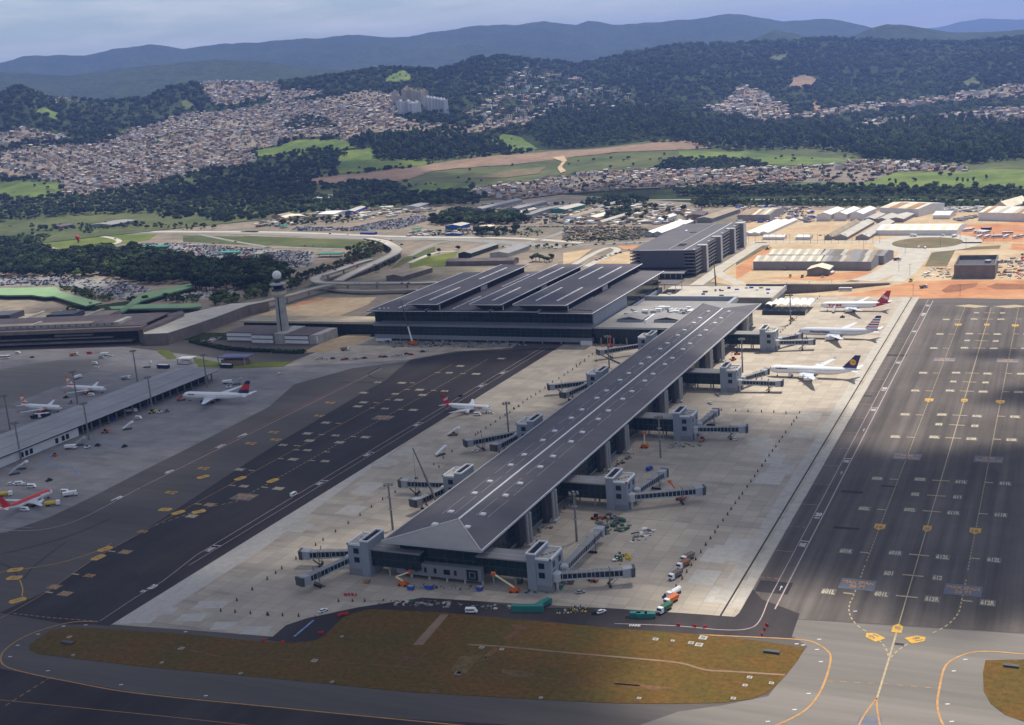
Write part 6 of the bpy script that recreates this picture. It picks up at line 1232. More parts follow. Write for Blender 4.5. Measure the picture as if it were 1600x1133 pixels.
        B(mb, 'fin_bird', 'plane_navy', par=fo)
    return t
PI = math.pi
airliner('white four-engined airliner with navy fin and yellow disc emblem', (-189.3, 834), PI - .035, 63.7, 60.3, 2.82, 5.3, 16.9, ((.34, .72), (.62, .72)), fin=('plane_navy',), title='Lufthansa', tx=.16, tw=.125, th_=.17, tz=.42, disc=2.1, winglet=1.6)
airliner('silver-white airliner with red, white and blue striped fin', (-192, 955), PI - .017, 63.7, 60.9, 3.1, 5.5, 18.6, ((.31, 1.05),), mats=('plane_silver', 'plane_scarlet'), paint=lambda f, c: 1 if f > .88 and -.2 < c < .25 else 0, fin=('plane_navy', 'plane_white', 'plane_scarlet'), fin_fn=lambda f: [2, 1, 2, 1, 0, 1, 2, 1, 0, 1, 0, 0][min(11, int(f * 12))], eng_m='plane_silver', title='American', title_m='plane_navy', tx=.27, tw=.25, th_=.27, tz=.08)
airliner('farthest white airliner with red tail in the right-hand row', (-193.5, 1059), PI + .05, 58.8, 60.3, 2.82, 5.3, 17.4, ((.33, 1.0),), mats=('plane_white', 'plane_red'), paint=lambda f, c: 1 if f > .80 + .06 * c else 0, fin=('plane_red',), title='TAM', title_m='plane_red', tx=.21, tw=.20, th_=.36, tz=.12, fin_text='TAM', tailplane_m='plane_silver')
airliner('small white airliner with red fin standing left of the pier', (-349.5, 713.5), -.035, 37.6, 34.1, 1.98, 3.7, 11.8, ((.33, .95),), mats=('plane_white', 'plane_red'), paint=lambda f, c: 1 if f > .83 + .05 * c else 0, fin=('plane_red',), title='TAM', title_m='plane_red', tx=.24, tw=.17, th_=.32, tz=.12, fin_text='TAM')
airliner('white airliner with navy and red tail beyond the grey concourse', (-603.5, 708), PI + .055, 61.0, 51.9, 2.55, 4.9, 16.8, ((.33, .95),), fin=('plane_navy', 'plane_scarlet'), fin_fn=lambda f: 1 if .25 < f < .75 else 0, eng_m='plane_navy', title='DELTA', title_m='plane_navy', tx=.16, tw=.10, th_=.20, tz=.35)
gol = dict(mats=('plane_white', 'plane_orange'), paint=lambda f, c: 0, fin=('plane_orange', 'plane_white'), fin_fn=lambda f: 0 if f > .7 or f < .22 else 1, eng_m='plane_orange', title='GOL', title_m='plane_orange', tx=.36, tw=.12, th_=.36, tz=-.1, winglet=2.2, fin_text='G', fin_text_m='plane_orange')
airliner('white airliner with orange engines, farther one beside the concourse', (-687.5, 718.5), -.01, 40.5, 35.8, 1.95, 3.4, 12.5, ((.31, .95),), **gol)
airliner('white airliner with orange engines, nearer one beside the concourse', (-682, 665), .005, 40.5, 35.8, 1.95, 3.4, 12.5, ((.31, .95),), **gol)
airliner('red and white airliner cut by the left edge of the picture', (-539, 508), PI * .475, 36.5, 34.1, 1.98, 3.7, 11.8, ((.33, .95),), mats=('plane_white', 'plane_scarlet'), paint=lambda f, c: 1 if f > .06 and c > .3 else 0, fin=('plane_scarlet',), title='Avianca', title_m='plane_white', tx=.2, tw=.16, th_=.26, tz=.35)

# ------------------------------------------------------------------ masts
def mast(label, base, h, group, head=True):
    t = thing('light_mast', label, 'light mast', (base[0], base[1], 0), 0, group); x, y = base[:2]
    mb = MB(); mb.tube((x, y, 0), (x, y, h), .62, 8, .42); mb.build('pole', 'pole', t)
    for z in (h * .45, h * .72): mb = MB(); mb.lathe((x, y, 0), [(.9, z), (1.5, z + .25), (.9, z + .5)], 8); mb.build('platform', 'pole', t)
    mb = MB()
    for a in range(6):
        c, s = math.cos(a * PI / 3), math.sin(a * PI / 3); mb.tube((x, y, h - .6), (x + 2.1 * c, y + 2.1 * s, h - .2), .12, 4); mb.box(x + 2.1 * c - .45, x + 2.1 * c + .45, y + 2.1 * s - .45, y + 2.1 * s + .45, h - .5, h + .5)
    mb.tube((x, y, h - .5), (x, y, h + .9), .7, 6); mb.build('lamp_head', 'pole', t); return t
for i, q in enumerate([(-211.1, 512.5), (-209.3, 642.7), (-209.3, 840.9), (-208, 1004.2)]): mast('grey light mast right of the pier, %s from the front' % ['first', 'second', 'third', 'fourth'][i], q, 24.5, 'light masts beside the pier')
for i, q in enumerate([(-308.7, 505.5), (-311.1, 656.8), (-311, 842)]): mast('grey light mast left of the pier, %s from the front' % ['first', 'second', 'third'][i], q, 24.5, 'light masts beside the pier')
for i, q in enumerate([(-618, 561), (-605, 609.5), (-609.3, 680), (-612, 748)]): mast('dark light mast right of the concourse, %s from the left' % ['first', 'second', 'third', 'fourth'][i], q, 25.5, 'light masts beside the concourse')
for i, (a, b) in enumerate([(85, 490), (648, 275), (1145, 85)]):
    q = G('r6', a, b); mast('dark light mast behind the concourse, %s from the left' % ['first', 'second', 'third'][i], (q[0], q[1]), 25.5, 'light masts beside the concourse')
lamp = None
def lamp_post(q, h, label, group):
    global lamp
    if lamp is None:
        lamp = thing('lamp_post', label, 'lamp post', (q[0], q[1], 0), 0, group); mb = MB(); mb.tube((0, 0, 0), (0, 0, 11), .16, 5); mb.build('pole', 'pole', lamp, local=True); mb = MB(); mb.box(-1.3, 1.3, -.2, .2, 10.9, 11.2); mb.build('lamp_head', 'trim_grey', lamp, local=True)
    else: dup(lamp, (q[0], q[1], 0), 0, label, group)
for i in range(20): lamp_post(G('q4', 130 + i * 72, 470 + (i % 2) * 3), 11, 'slender lamp post along the site road behind the warehouse', 'lamp posts along the site road')
for i, q in enumerate(GL('q5', [(395, 1065), (905, 1065), (690, 530), (905, 480), (970, 550), (1270, 475), (1160, 480), (310, 600), (240, 800), (360, 840)]) + GL('q4', [(530, 1000), (765, 990), (1000, 970), (780, 470), (1330, 545)])): lamp_post(q, 11, 'slender lamp post on the construction ground', 'lamp posts on the construction ground')

# ------------------------------------------------------------------ vehicles
def vehicle(kind, m, label, q, rz, group=None, m2='white_paint'):
    t = thing(kind, label, kind.split('_')[-1], (q[0], q[1], .1), rz, group)
    def B(mb, nm, mm): o = mb.build(nm, mm, None); o.parent = t; return o
    def wheels(xs, w, r=.36):
        for x in xs:
            for s in (-1, 1): mb = MB(); mb.tube((x, s * w - .12, r), (x, s * w + .12, r), r, 8); B(mb, 'wheel', 'tyre')
    if kind in ('car', 'pickup'):
        B(MB().hexa([(-2.1, -.85, .35), (2.1, -.8, .35), (2.1, .8, .35), (-2.1, .85, .35)], [(-2.1, -.85, .95), (2.0, -.78, .85), (2.0, .78, .85), (-2.1, .85, .95)]), 'body', m)
        x0 = -1.7 if kind == 'car' else -.4
        B(MB().hexa([(x0, -.78, .9), (1.1, -.75, .88), (1.1, .75, .88), (x0, .78, .9)], [(x0 + .35, -.62, 1.4), (.45, -.62, 1.4), (.45, .62, 1.4), (x0 + .35, .62, 1.4)]), 'windows', 'glass_blue'); B(MB().box(x0 + .3, .5, -.64, .64, 1.38, 1.48), 'roof', m); wheels((-1.35, 1.35), .78, .33)
    elif kind in ('van', 'minibus'):
        B(MB().hexa([(-2.5, -.95, .4), (2.6, -.95, .4), (2.6, .95, .4), (-2.5, .95, .4)], [(-2.5, -.9, 2.2), (1.5, -.88, 2.2), (1.5, .88, 2.2), (-2.5, .9, 2.2)]), 'body', m); B(MB().box(-2.2, 1.3, -.97, .97, 1.25, 1.8), 'windows', 'glass_blue'); wheels((-1.6, 1.6), .88)
    elif kind == 'bus':
        B(MB().box(-6, 6, -1.25, 1.25, .4, 3.1), 'body', m); B(MB().box(-5.8, 6.04, -1.28, 1.28, 1.5, 2.5), 'windows', 'glass_blue'); B(MB().box(-5, 5, -1.0, 1.0, 3.1, 3.3), 'roof_unit', 'white_paint'); wheels((-3.8, 3.8), 1.1, .5)
    elif kind == 'truck':
        B(MB().hexa([(1.9, -1.2, .7), (4.0, -1.2, .7), (4.0, 1.2, .7), (1.9, 1.2, .7)], [(1.9, -1.15, 2.9), (3.6, -1.15, 2.9), (3.6, 1.15, 2.9), (1.9, 1.15, 2.9)]), 'cab', m2); B(MB().box(3.2, 3.95, -1.1, 1.1, 1.8, 2.5), 'windscreen', 'glass_blue'); B(MB().hexa([(-4, -1.2, 1.1), (1.6, -1.2, 1.1), (1.6, 1.2, 1.1), (-4, 1.2, 1.1)], [(-4.3, -1.35, 2.7), (1.7, -1.35, 2.9), (1.7, 1.35, 2.9), (-4.3, 1.35, 2.7)]), 'tipper_body', m); B(MB().box(-4, 4, -.5, .5, .6, 1.1), 'chassis', 'steel_dark'); wheels((-2.9, -1.6, 2.9), 1.05, .5)
    elif kind == 'tanker':
        B(MB().box(2.2, 4.2, -1.2, 1.2, .6, 2.8), 'cab', m2); mb = MB(); mb.tube((-4, 0, 1.9), (2, 0, 1.9), 1.15, 12); B(mb, 'tank', m); B(MB().box(-4, 4, -.5, .5, .6, 1.0), 'chassis', 'steel_dark'); wheels((-3, -1.8, 3), 1.05, .5)
    elif kind == 'tug':
        B(MB().box(-1.9, 1.9, -1, 1, .35, 1.1), 'body', m); B(MB().box(-.6, .7, -.8, .8, 1.1, 2.0), 'cabin', 'glass_blue'); wheels((-1.2, 1.2), .95, .42)
    elif kind == 'stairs':
        mb = MB(); mb.hexa([(-3.5, -.9, .5), (3, -.9, 4.4), (3, .9, 4.4), (-3.5, .9, .5)], [(-3.5, -.9, 1.6), (3, -.9, 5.5), (3, .9, 5.5), (-3.5, .9, 1.6)]); B(mb, 'flight', m); B(MB().box(2.8, 4.4, -1, 1, 4.2, 5.4), 'landing', m); B(MB().box(-3.6, 2.8, -.95, .95, .4, .9), 'chassis', 'steel_dark'); mb = MB(); mb.tube((2.6, -.8, .9), (2.6, -.8, 4.4), .12, 4); mb.tube((2.6, .8, .9), (2.6, .8, 4.4), .12, 4); B(mb, 'legs', 'steel'); wheels((-2.6, 2), .9, .38)
    elif kind == 'loader':
        B(MB().box(-3, 1.6, -1, 1, .5, 1.3), 'body', m); B(MB().box(-1.2, .6, -.85, .85, 1.3, 2.7), 'cabin', 'glass_blue'); mb = MB(); mb.tube((.8, 0, 1.2), (3, 0, 2.2), .25, 5); mb.box(2.8, 3.8, -1.1, 1.1, 1.4, 2.2); B(mb, 'bucket_arm', m); wheels((-2, 1), 1.0, .7)
    return t
def veh_list(kind, items, label, group, m_list, rz=None):
    for i, it in enumerate(items):
        q = G(*it[:3]); r = it[3] if len(it) > 3 else (rz if rz is not None else random.uniform(0, 6.28))
        vehicle(kind, m_list[i % len(m_list)], label if isinstance(label, str) else label[i], q, r, group)
vehicle('van', 'white_paint', 'white van driving on the dark left taxilane', G('r3', 1335, 592), PI / 2)
vehicle('car', 'black_paint', 'black car behind the red-finned airliner', G('r4', 1180, 440), PI / 2); vehicle('van', 'white_paint', 'white van under the wing of the red-finned airliner', G('r4', 1312, 588), .1); vehicle('car', 'white_paint', 'white car at the nose of the red-finned airliner', G('r4', 1412, 575), .1)
vehicle('pickup', 'white_paint', 'white pickup under the jet bridge left of the pier', G('r4', 1290, 868), .1); vehicle('van', 'white_paint', 'white limousine van on the road by the grass', G('r7', 430, 255), .27); vehicle('car', 'black_paint', 'dark car of the pair parked by the grass edge', G('r7', 1300, 258), 1.0); vehicle('car', 'white_paint', 'white car of the pair parked by the grass edge', G('r7', 1332, 258), 1.0)
vehicle('car', 'silver_paint', 'silver car on the apron before the nearest boarding tower', G('r7', 1187, 120), .6); vehicle('car', 'white_paint', 'white car by the road bend at the grass notch', G('o6', 398, 665), 1.2); vehicle('pickup', 'white_paint', 'white pickup near the second boarding tower junk', G('o7', 920, 665), .8); vehicle('car', 'white_paint', 'white car near the third right-hand boarding tower', G('o3', 1168, 270), 2.5); vehicle('car', 'silver_paint', 'silver car near the fourth boarding tower', G('o3', 1215, 222), 2.3); vehicle('van', 'blue_paint', 'blue van beyond the second boarding tower', G('o3', 812, 660), 1.3); vehicle('car', 'white_paint', 'small white car below the third right-hand jet bridge', G('o3', 1320, 482), 1.5); vehicle('loader', 'yellow_paint', 'yellow loader below the four-engined airliner', G('a7', 219, 760), .3)
for i, (a, b, k, m_) in enumerate([(400, 265, 'truck', 'concrete_brown'), (452, 195, 'truck', 'dirt_red'), (480, 150, 'truck', 'concrete_brown'), (372, 430, 'truck', 'orange_paint'), (330, 485, 'truck', 'green_paint'), (340, 390, 'pickup', 'navy_paint'), (393, 380, 'tanker', 'white_paint')]):
    vehicle(k, m_, ['first white-cabbed tipper truck queued on the apron', 'second white-cabbed tipper truck queued on the apron', 'third tipper truck queued on the apron', 'orange lorry in the lower queue', 'green lorry at the queue end by the road', 'dark pickup beside the lower queue', 'white tanker leading the lower queue'][i], G('r8', a, b), -1.9, 'trucks queued on the apron')
vehicle('truck', 'teal_paint', 'teal truck cab of the long teal skip row', G('r7', 935, 215), 1.2, None, 'teal_paint'); q = G('r7', 820, 245); MB().obox(q, (1, .25), 13.5, 2.6, .1, 2.9).one('skip_row', 'teal_paint', 'long teal skip container by the road', 'skip')
for i, (a, b) in enumerate([(138, 520), (180, 525), (235, 525)]): q = G('r8', a, b); MB().obox(q, (1, .3), 4.4, 2.4, .1, 2.2).one('skip', 'teal_paint', 'small teal skip by the road, %s of three' % ['left', 'middle', 'right'][i], 'skip')
veh_list('car', [('a5', x, y, .3) for x, y in [(440, 838), (462, 835), (490, 840), (530, 835), (590, 842), (610, 838), (640, 840), (665, 838), (692, 833), (718, 832), (812, 825), (838, 825), (888, 820), (910, 818), (932, 816), (965, 808), (992, 812), (1060, 795), (1088, 792)]], 'car parked in the row on the hardstand before the terminal', 'cars on the hardstand', ['white_paint', 'silver_paint', 'white_paint', 'navy_paint', 'red_paint', 'black_paint'], 1.3)
vehicle('truck', 'wall_brick', 'brown tipper truck on the hardstand', G('a5', 605, 785), .2); vehicle('car', 'white_paint', 'lone white tug on the grey apron right of the grass', G('a5', 215, 925), 1.5)
# left apron equipment
for i, (k, cd, x, y, rz, m_) in enumerate([('van', 'o1', 818, 433, .1, 'white_paint'), ('stairs', 'o1', 755, 495, .7, 'white_paint'), ('stairs', 'o1', 1072, 325, .75, 'red_paint'), ('tug', 'o1', 735, 600, 1.4, 'black_paint'), ('loader', 'o1', 625, 515, .6, 'orange_paint'), ('tug', 'o1', 515, 605, 1.3, 'white_paint'), ('truck', 'o1', 420, 610, .3, 'white_paint'), ('stairs', 'o1', 470, 590, .6, 'silver_paint'), ('tug', 'o1', 577, 593, .2, 'black_paint'), ('tug', 'o1', 325, 652, 0, 'orange_paint'), ('stairs', 'o1', 130, 730, .4, 'white_paint'), ('stairs', 'o1', 90, 760, .9, 'silver_paint'),
        ('tug', 'o1', 290, 800, 1.2, 'black_paint'), ('car', 'o1', 65, 822, .3, 'white_paint'), ('van', 'o1', 115, 822, .5, 'white_paint'), ('car', 'o1', 150, 825, .5, 'white_paint'), ('van', 'o1', 190, 838, .3, 'white_paint'), ('truck', 'o1', 418, 888, .7, 'white_paint'), ('van', 'o1', 385, 870, .2, 'white_paint'), ('tanker', 'o1', 310, 945, .6, 'yellow_paint'), ('tanker', 'o1', 30, 890, .6, 'yellow_paint'), ('van', 'o1', 148, 975, .2, 'white_paint'), ('van', 'o1', 235, 920, .2, 'white_paint'), ('van', 'o1', 540, 297, .2, 'white_paint'),
        ('truck', 'o1', 460, 195, 1.5, 'white_paint'), ('truck', 'o1', 215, 430, .45, 'black_paint'), ('bus', 'o1', 250, 425, .45, 'black_paint'), ('tug', 'o1', 390, 310, .3, 'black_paint'), ('tug', 'o1', 420, 340, .3, 'silver_paint'), ('van', 'o1', 107, 48, .1, 'white_paint'), ('car', 'o1', 45, 60, .1, 'white_paint'), ('pickup', 'o1', 190, 72, .2, 'navy_paint'), ('bus', 'o1', 20, 78, .2, 'white_paint'), ('car', 'o1', 570, 132, .2, 'white_paint'), ('truck', 'o1', 620, 60, .2, 'white_paint'), ('van', 'o1', 530, 50, .2, 'red_paint'), ('truck', 'o1', 440, 60, .6, 'roof_rust'), ('van', 'o1', 600, 75, .3, 'silver_paint'), ('car', 'o1', 650, 65, .4, 'white_paint'), ('van', 'o1', 560, 110, .2, 'white_paint'),
        ('bus', 'o1', 965, 135, .0, 'navy_paint'), ('truck', 'o1', 1345, 225, .3, 'white_paint'), ('stairs', 'o1', 1400, 230, .5, 'silver_paint'), ('tug', 'o1', 1350, 250, .5, 'white_paint'), ('tug', 'o1', 942, 398, .5, 'white_paint'), ('tug', 'o1', 985, 392, .5, 'roof_rust'), ('loader', 'o1', 900, 400, .5, 'yellow_paint'), ('truck', 'o1', 780, 395, .5, 'white_paint'), ('van', 'o1', 660, 440, .5, 'blue_paint'), ('stairs', 'o1', 870, 130, .4, 'white_paint'), ('truck', 'o1', 745, 200, .4, 'silver_paint'), ('bus', 'q2', 895, 900, .0, 'black_paint')]):
    vehicle(k, m_, {'van': 'van', 'stairs': 'boarding stairs', 'tug': 'baggage tug', 'truck': 'service truck', 'tanker': 'yellow tanker', 'loader': 'belt loader', 'car': 'car', 'pickup': 'pickup', 'bus': 'apron bus'}[k] + ' working on the left apron near the concourse', G(cd, x, y), rz, 'service vehicles on the left apron')
for k, x, y, rz, m_ in [('stairs', 210, 1090, 1.5, 'white_paint'), ('stairs', 465, 712, 1.5, 'silver_paint'), ('tug', 515, 742, .2, 'black_paint'), ('truck', 205, 680, .2, 'white_paint')]:
    if k != 'truck': vehicle(k, m_, {210: 'grey boarding stairs at the four-engined airliner', 465: 'grey boarding stairs at the farthest red-tailed airliner', 515: 'black tug between the far airliners'}[x], G('a7', x, y), rz)
for i, (a, b) in enumerate([(0, 0), (1, 0), (0, 1)]):
    pass
veh_list('stairs', [('r4', 1125, 742, .4), ('r4', 1030, 895, 1.0)], ['white boarding stairs on the apron beside the red-finned airliner', 'tall white boarding stairs standing alone on the apron'], None, ['white_paint'])
for i, (x, y, rz) in enumerate([(985, 360, .6), (1005, 350, .6), (1100, 375, .8), (1135, 380, .8), (1160, 382, .8), (1185, 385, .8), (1190, 345, 0), (1115, 430, 1.2), (1200, 430, 1.2), (1305, 430, .2), (1405, 430, 1.2), (1420, 392, .1), (1520, 435, .9), (1550, 430, .9)]): vehicle('bus', ['white_paint', 'white_paint', 'silver_paint', 'navy_paint'][0 if i != 6 else 3], 'bus parked on the orange earth lot' if i != 6 else 'dark blue bus on the orange earth lot', G('q5', x, y), rz, 'buses on the earth lot')
for i, (x, y, k, m_) in enumerate([(512, 975, 'truck', 'concrete_dark'), (370, 905, 'loader', 'yellow_paint'), (225, 675, 'truck', 'dirt_red'), (395, 415, 'truck', 'white_paint'), (845, 420, 'truck', 'white_paint'), (460, 540, 'van', 'white_paint'), (525, 545, 'van', 'white_paint'), (715, 410, 'van', 'white_paint'), (890, 862, 'car', 'white_paint'), (1550, 875, 'car', 'white_paint')]): vehicle(k, m_, ['grey lorry on the orange earth by the wall', 'yellow loader at the ramp foot', 'tipper truck on the avenue edge', 'white truck at the roundabout left', 'white truck at the roundabout right', 'left van leaving the roundabout', 'right van leaving the roundabout', 'white van behind the roundabout', 'white car before the open-topped block', 'white car right of the open-topped block'][i], G('q5', x, y), random.uniform(0, 3))
for i, (x, y, k, m_) in enumerate([(520, 745, 'truck', 'roof_tan'), (565, 820, 'loader', 'yellow_paint'), (690, 825, 'loader', 'green_paint'), (905, 825, 'car', 'white_paint'), (1000, 790, 'tanker', 'white_paint'), (330, 535, 'loader', 'steel_dark'), (1140, 965, 'bus', 'white_paint')]): vehicle(k, m_, ['tan lorry before the striped warehouse', 'yellow loader before the striped warehouse', 'green loader before the striped warehouse', 'white car by the gabled hall', 'white tanker by the gabled hall', 'dark loader behind the striped warehouse', 'white site bus below the retaining wall'][i], G('q4', x, y), random.uniform(0, 3) if k != 'bus' else 0)
# ------------------------------------------------------------------ cranes and lifts
def crane(label, base, foot_z, tip, m='steel_dark', hook=True, split=None):
    b = np.array(base); t = thing('mobile_crane', label, 'crane', (b[0], b[1], 0)); d = np.array(tip[:2]) - b[:2]; a = d / (np.hypot(*d) + 1e-6)
    MB().obox(b[:2], a, 11, 2.7, .6, 1.7).build('carrier', 'orange_paint', t); MB().obox(b[:2] - a * 1.5, a, 5, 2.6, 1.7, 3.6).build('superstructure', 'orange_paint', t)
    mb = MB(); [mb.tube((*(b[:2] + a * s + np.array([-a[1], a[0]]) * w), .6), (*(b[:2] + a * s + np.array([-a[1], a[0]]) * (w + .5 * np.sign(w))), .6), .6, 8) for s in (-4, -2, 2, 4) for w in (-1.2, 1.2)]; mb.build('wheels', 'tyre', t)
    f0 = np.array([b[0], b[1], 3.2]); tp = np.array(tip, float); k = split or .55; md = f0 + (tp - f0) * k
    mb = MB(); mb.tube(f0, md, .75, 6, .65); mb.build('boom', m if not split else 'white_paint', t); mb = MB(); mb.tube(md, tp, .5, 6, .35); mb.build('boom_extension', 'steel_dark', t)
    if hook: mb = MB(); mb.tube(tp, tp - (0, 0, tp[2] * .62), .09, 4); mb.box(tp[0] - .5, tp[0] + .5, tp[1] - .5, tp[1] + .5, tp[2] * .38 - 1, tp[2] * .38); mb.build('hook_block', 'steel_dark', t)
    return t
def at_y(u, v, y): d = ray(u, v); s = y / d[1]; return (d[0] * s, y, CAM_H + d[2] * s)
crane('mobile crane with long dark boom left of the pier', (-296, 533), 3, at_y(*px('o2', 925, 530), 556)); crane('dark crane boom at the far left side of the pier', (-297, 838), 3, at_y(*px('a6', 570, 872), 850)); crane('crane with white boom before the main terminal', (-512, 902), 3, at_y(626, 469, 906), split=.36, hook=False)
crane('tower crane boom standing behind the road deck', (-303, 1126), 3, (-305, 1128, 36), hook=False)
def lift(label, b, el, tip, m='orange_paint', arm='cream_paint'):
    b = np.array(b); t = thing('boom_lift', label, 'boom lift', (b[0], b[1], 0)); d = np.array(el[:2]) - b[:2]; a = d / (np.hypot(*d) + 1e-6); a = a if np.hypot(*a) > .1 else np.array([1, 0])
    MB().obox(b[:2], a, 4.6, 2.4, .5, 1.5).build('chassis', m, t); MB().obox(b[:2], a, 3.4, 1.8, 1.5, 2.3).build('turntable', m, t); mb = MB(); [mb.tube((*(b[:2] + a * s + np.array([-a[1], a[0]]) * w), .55), (*(b[:2] + a * s + np.array([-a[1], a[0]]) * (w + .4 * np.sign(w))), .55), .55, 8) for s in (-1.5, 1.5) for w in (-1, 1)]; mb.build('wheels', 'tyre', t)
    mb = MB(); mb.tube((b[0], b[1], 2.2), el, .42, 6); mb.build('lower_arm', arm, t)
    if tip is not None: mb = MB(); mb.tube(el, tip, .34, 6); mb.build('upper_arm', arm, t); el = tip
    MB().box(el[0] - .9, el[0] + .9, el[1] - .6, el[1] + .6, el[2] - .6, el[2] + .7).build('basket', m, t)
lift('orange boom lift with bent cream arm before the pier end', G('o6', 870, 510), at_y(*px('o6', 825, 458), G('o6', 870, 510)[1]), at_y(*px('o6', 905, 430), 449)); lift('orange boom lift with straight cream arm at the pier corner', G('o6', 1525, 548), at_y(*px('o6', 1400, 440), 449), None); lift('orange boom lift standing upright beside the pier', G('o3', 783, 528), at_y(*px('o3', 779, 440), G('o3', 783, 528)[1]), None)
lift('red boom lift before the link building', G('a6', 655, 838), at_y(*px('a6', 655, 780), G('a6', 655, 838)[1]), None, 'red_paint', 'orange_paint'); lift('orange boom lift under the second right-hand jet bridge', G('o3', 995, 835), at_y(*px('o3', 930, 725), G('o3', 995, 835)[1]), None, 'orange_paint', 'orange_paint')
for i, (cd, a, b) in enumerate([('o3', 500, 950), ('o3', 1122, 490), ('o7', 712, 612), ('o7', 775, 785), ('a6', 1380, 920), ('a6', 1400, 885), ('o2', 1165, 450)]): vehicle('loader', 'orange_paint', ['orange loader by the rubble heap', 'orange loader by the third boarding tower', 'orange loader under the nearest inner jet bridge', 'orange lift under the nearest outer jet bridge', 'orange lift among the far columns', 'second orange lift among the far columns', 'small orange loader near the red-finned airliner'][i], G(cd, a, b), random.uniform(0, 6))
for i, (cd, a, b, m_) in enumerate([('o6', 1022, 530, 'blue_paint'), ('o6', 915, 535, 'blue_paint'), ('o6', 1320, 540, 'blue_paint'), ('o7', 585, 830, 'teal_paint'), ('o7', 650, 800, 'concrete_dark'), ('o7', 930, 655, 'green_paint'), ('o6', 655, 495, 'roof_rust'), ('o7', 345, 800, 'green_paint')]):
    q = G(cd, a, b); t = thing('waste_skip', ['large blue skip before the pier end', 'blue skip beside the bent-arm lift', 'small blue skip at the pier corner', 'teal skip at the nearest boarding tower', 'grey skip at the nearest boarding tower', 'green skip among yellow barriers', 'rusty skip left of the pier end', 'green skip below the link corridor'][i], 'skip', (q[0], q[1], .08)); s = 4.6 if i == 0 else 3.2
    MB().hexa([(q[0] - s * .36, q[1] - .9, .1), (q[0] + s * .36, q[1] - .9, .1), (q[0] + s * .36, q[1] + .9, .1), (q[0] - s * .36, q[1] + .9, .1)], [(q[0] - s / 2, q[1] - 1.1, 1.9), (q[0] + s / 2, q[1] - 1.1, 1.9), (q[0] + s / 2, q[1] + 1.1, 1.9), (q[0] - s / 2, q[1] + 1.1, 1.9)]).build('body', m_, t); MB().box(q[0] - s * .42, q[0] + s * .42, q[1] - .8, q[1] + .8, 1.6, 2.1).build('load', 'rubble', t)
# ------------------------------------------------------------------ barriers
bar_pts = GL('r8', [(630, 10), (600, 50), (567, 100), (534, 147), (505, 185), (475, 230), (445, 275), (405, 327), (380, 360), (282, 497), (200, 530), (262, 533), (82, 527)]) + GL('o4', [(262, 325), (245, 355), (228, 375), (215, 395), (180, 440), (160, 470), (142, 495), (122, 525), (102, 550), (82, 578), (60, 610), (40, 638), (15, 670), (37, 318), (110, 320), (182, 325)]) + \
    GL('o3', [(1476, 638), (1450, 670), (1432, 700), (1410, 730), (1388, 762), (1360, 802), (1340, 830), (1318, 858), (1293, 893), (1272, 925), (1245, 960), (1215, 1000), (1198, 1030), (1172, 1065), (1143, 1105), (1235, 308), (1320, 312), (1393, 315), (1473, 318)] + [(10, 300), (38, 285), (65, 265), (90, 245), (113, 230), (140, 217), (165, 200), (195, 178), (215, 160), (240, 143), (277, 122), (308, 102), (330, 87), (358, 68), (382, 52), (400, 38), (427, 20)]) + \
    GL('o2', [(353, 1105), (397, 1075), (470, 1025), (545, 975), (615, 928), (682, 880), (748, 835), (822, 793), (1050, 630), (1080, 645), (1105, 590), (1157, 553), (1295, 455), (1310, 445), (1327, 437), (1357, 415), (1385, 398), (1413, 378), (1440, 357), (1470, 340), (1498, 322), (1525, 302), (1552, 287)]) + GL('o6', [(237, 355), (153, 412), (117, 440), (67, 475), (73, 687), (157, 690), (252, 693), (350, 707), (487, 605), (570, 605), (642, 605)]) + \
    GL('o5', [(1303, 463), (1388, 470), (1478, 478), (1577, 485), (1398, 400), (1489, 337), (1577, 275)]) + GL('a6', [(455, 950), (480, 935), (505, 918), (530, 900), (550, 885)]) + [G('a7', 150 + 230 * k / 17, 830 - 210 * k / 17) for k in range(18)]
b0 = None
for q in bar_pts:
    if b0 is None:
        b0 = thing('barrier_post', 'small dark barrier post in the line right of the pier', 'barrier post', (q[0], q[1], .07), 0, 'barrier posts on the apron'); mb = MB(); mb.box(-.42, .42, -.36, .36, 0, .25); mb.build('foot', 'steel_dark', b0, local=True); mb = MB(); mb.tube((0, 0, .3), (0, 0, 1.5), .3, 6, .24); mb.build('post', 'paint_black', b0, local=True); mb = MB(); mb.tube((0, 0, 1.1), (0, 0, 1.4), .37, 6); mb.build('band', 'roof_rust', b0, local=True)
    else: dup(b0, (q[0], q[1], .07), random.uniform(0, 3), 'small dark barrier post in the line right of the pier' if q[0] > AXX else 'small dark barrier post in the line left of the pier')
c0_ = None
for q in GL('r8', [(420, 580), (527, 587), (595, 592), (1000, 580), (985, 605), (968, 640)]) + GL('o6', [(490, 690), (505, 685), (520, 683), (535, 680), (380, 795), (395, 795), (158, 848), (45, 840), (530, 570), (550, 567), (570, 568), (590, 570)]):
    if c0_ is None: c0_ = MB().hexa([(-.75, -.3, 0), (.75, -.3, 0), (.75, .3, 0), (-.75, .3, 0)], [(-.75, -.1, 1), (.75, -.1, 1), (.75, .1, 1), (-.75, .1, 1)]).build('plastic_barrier', 'red_paint'); c0_.location = (q[0], q[1], .15); tag(c0_, 'red plastic barrier at the road edge by the grass', 'barrier', 'red plastic barriers')
    else: c = c0_.copy(); COL.objects.link(c); c.location = (q[0], q[1], .15); c.rotation_euler = (0, 0, random.uniform(0, 3)); c.data = c0_.data
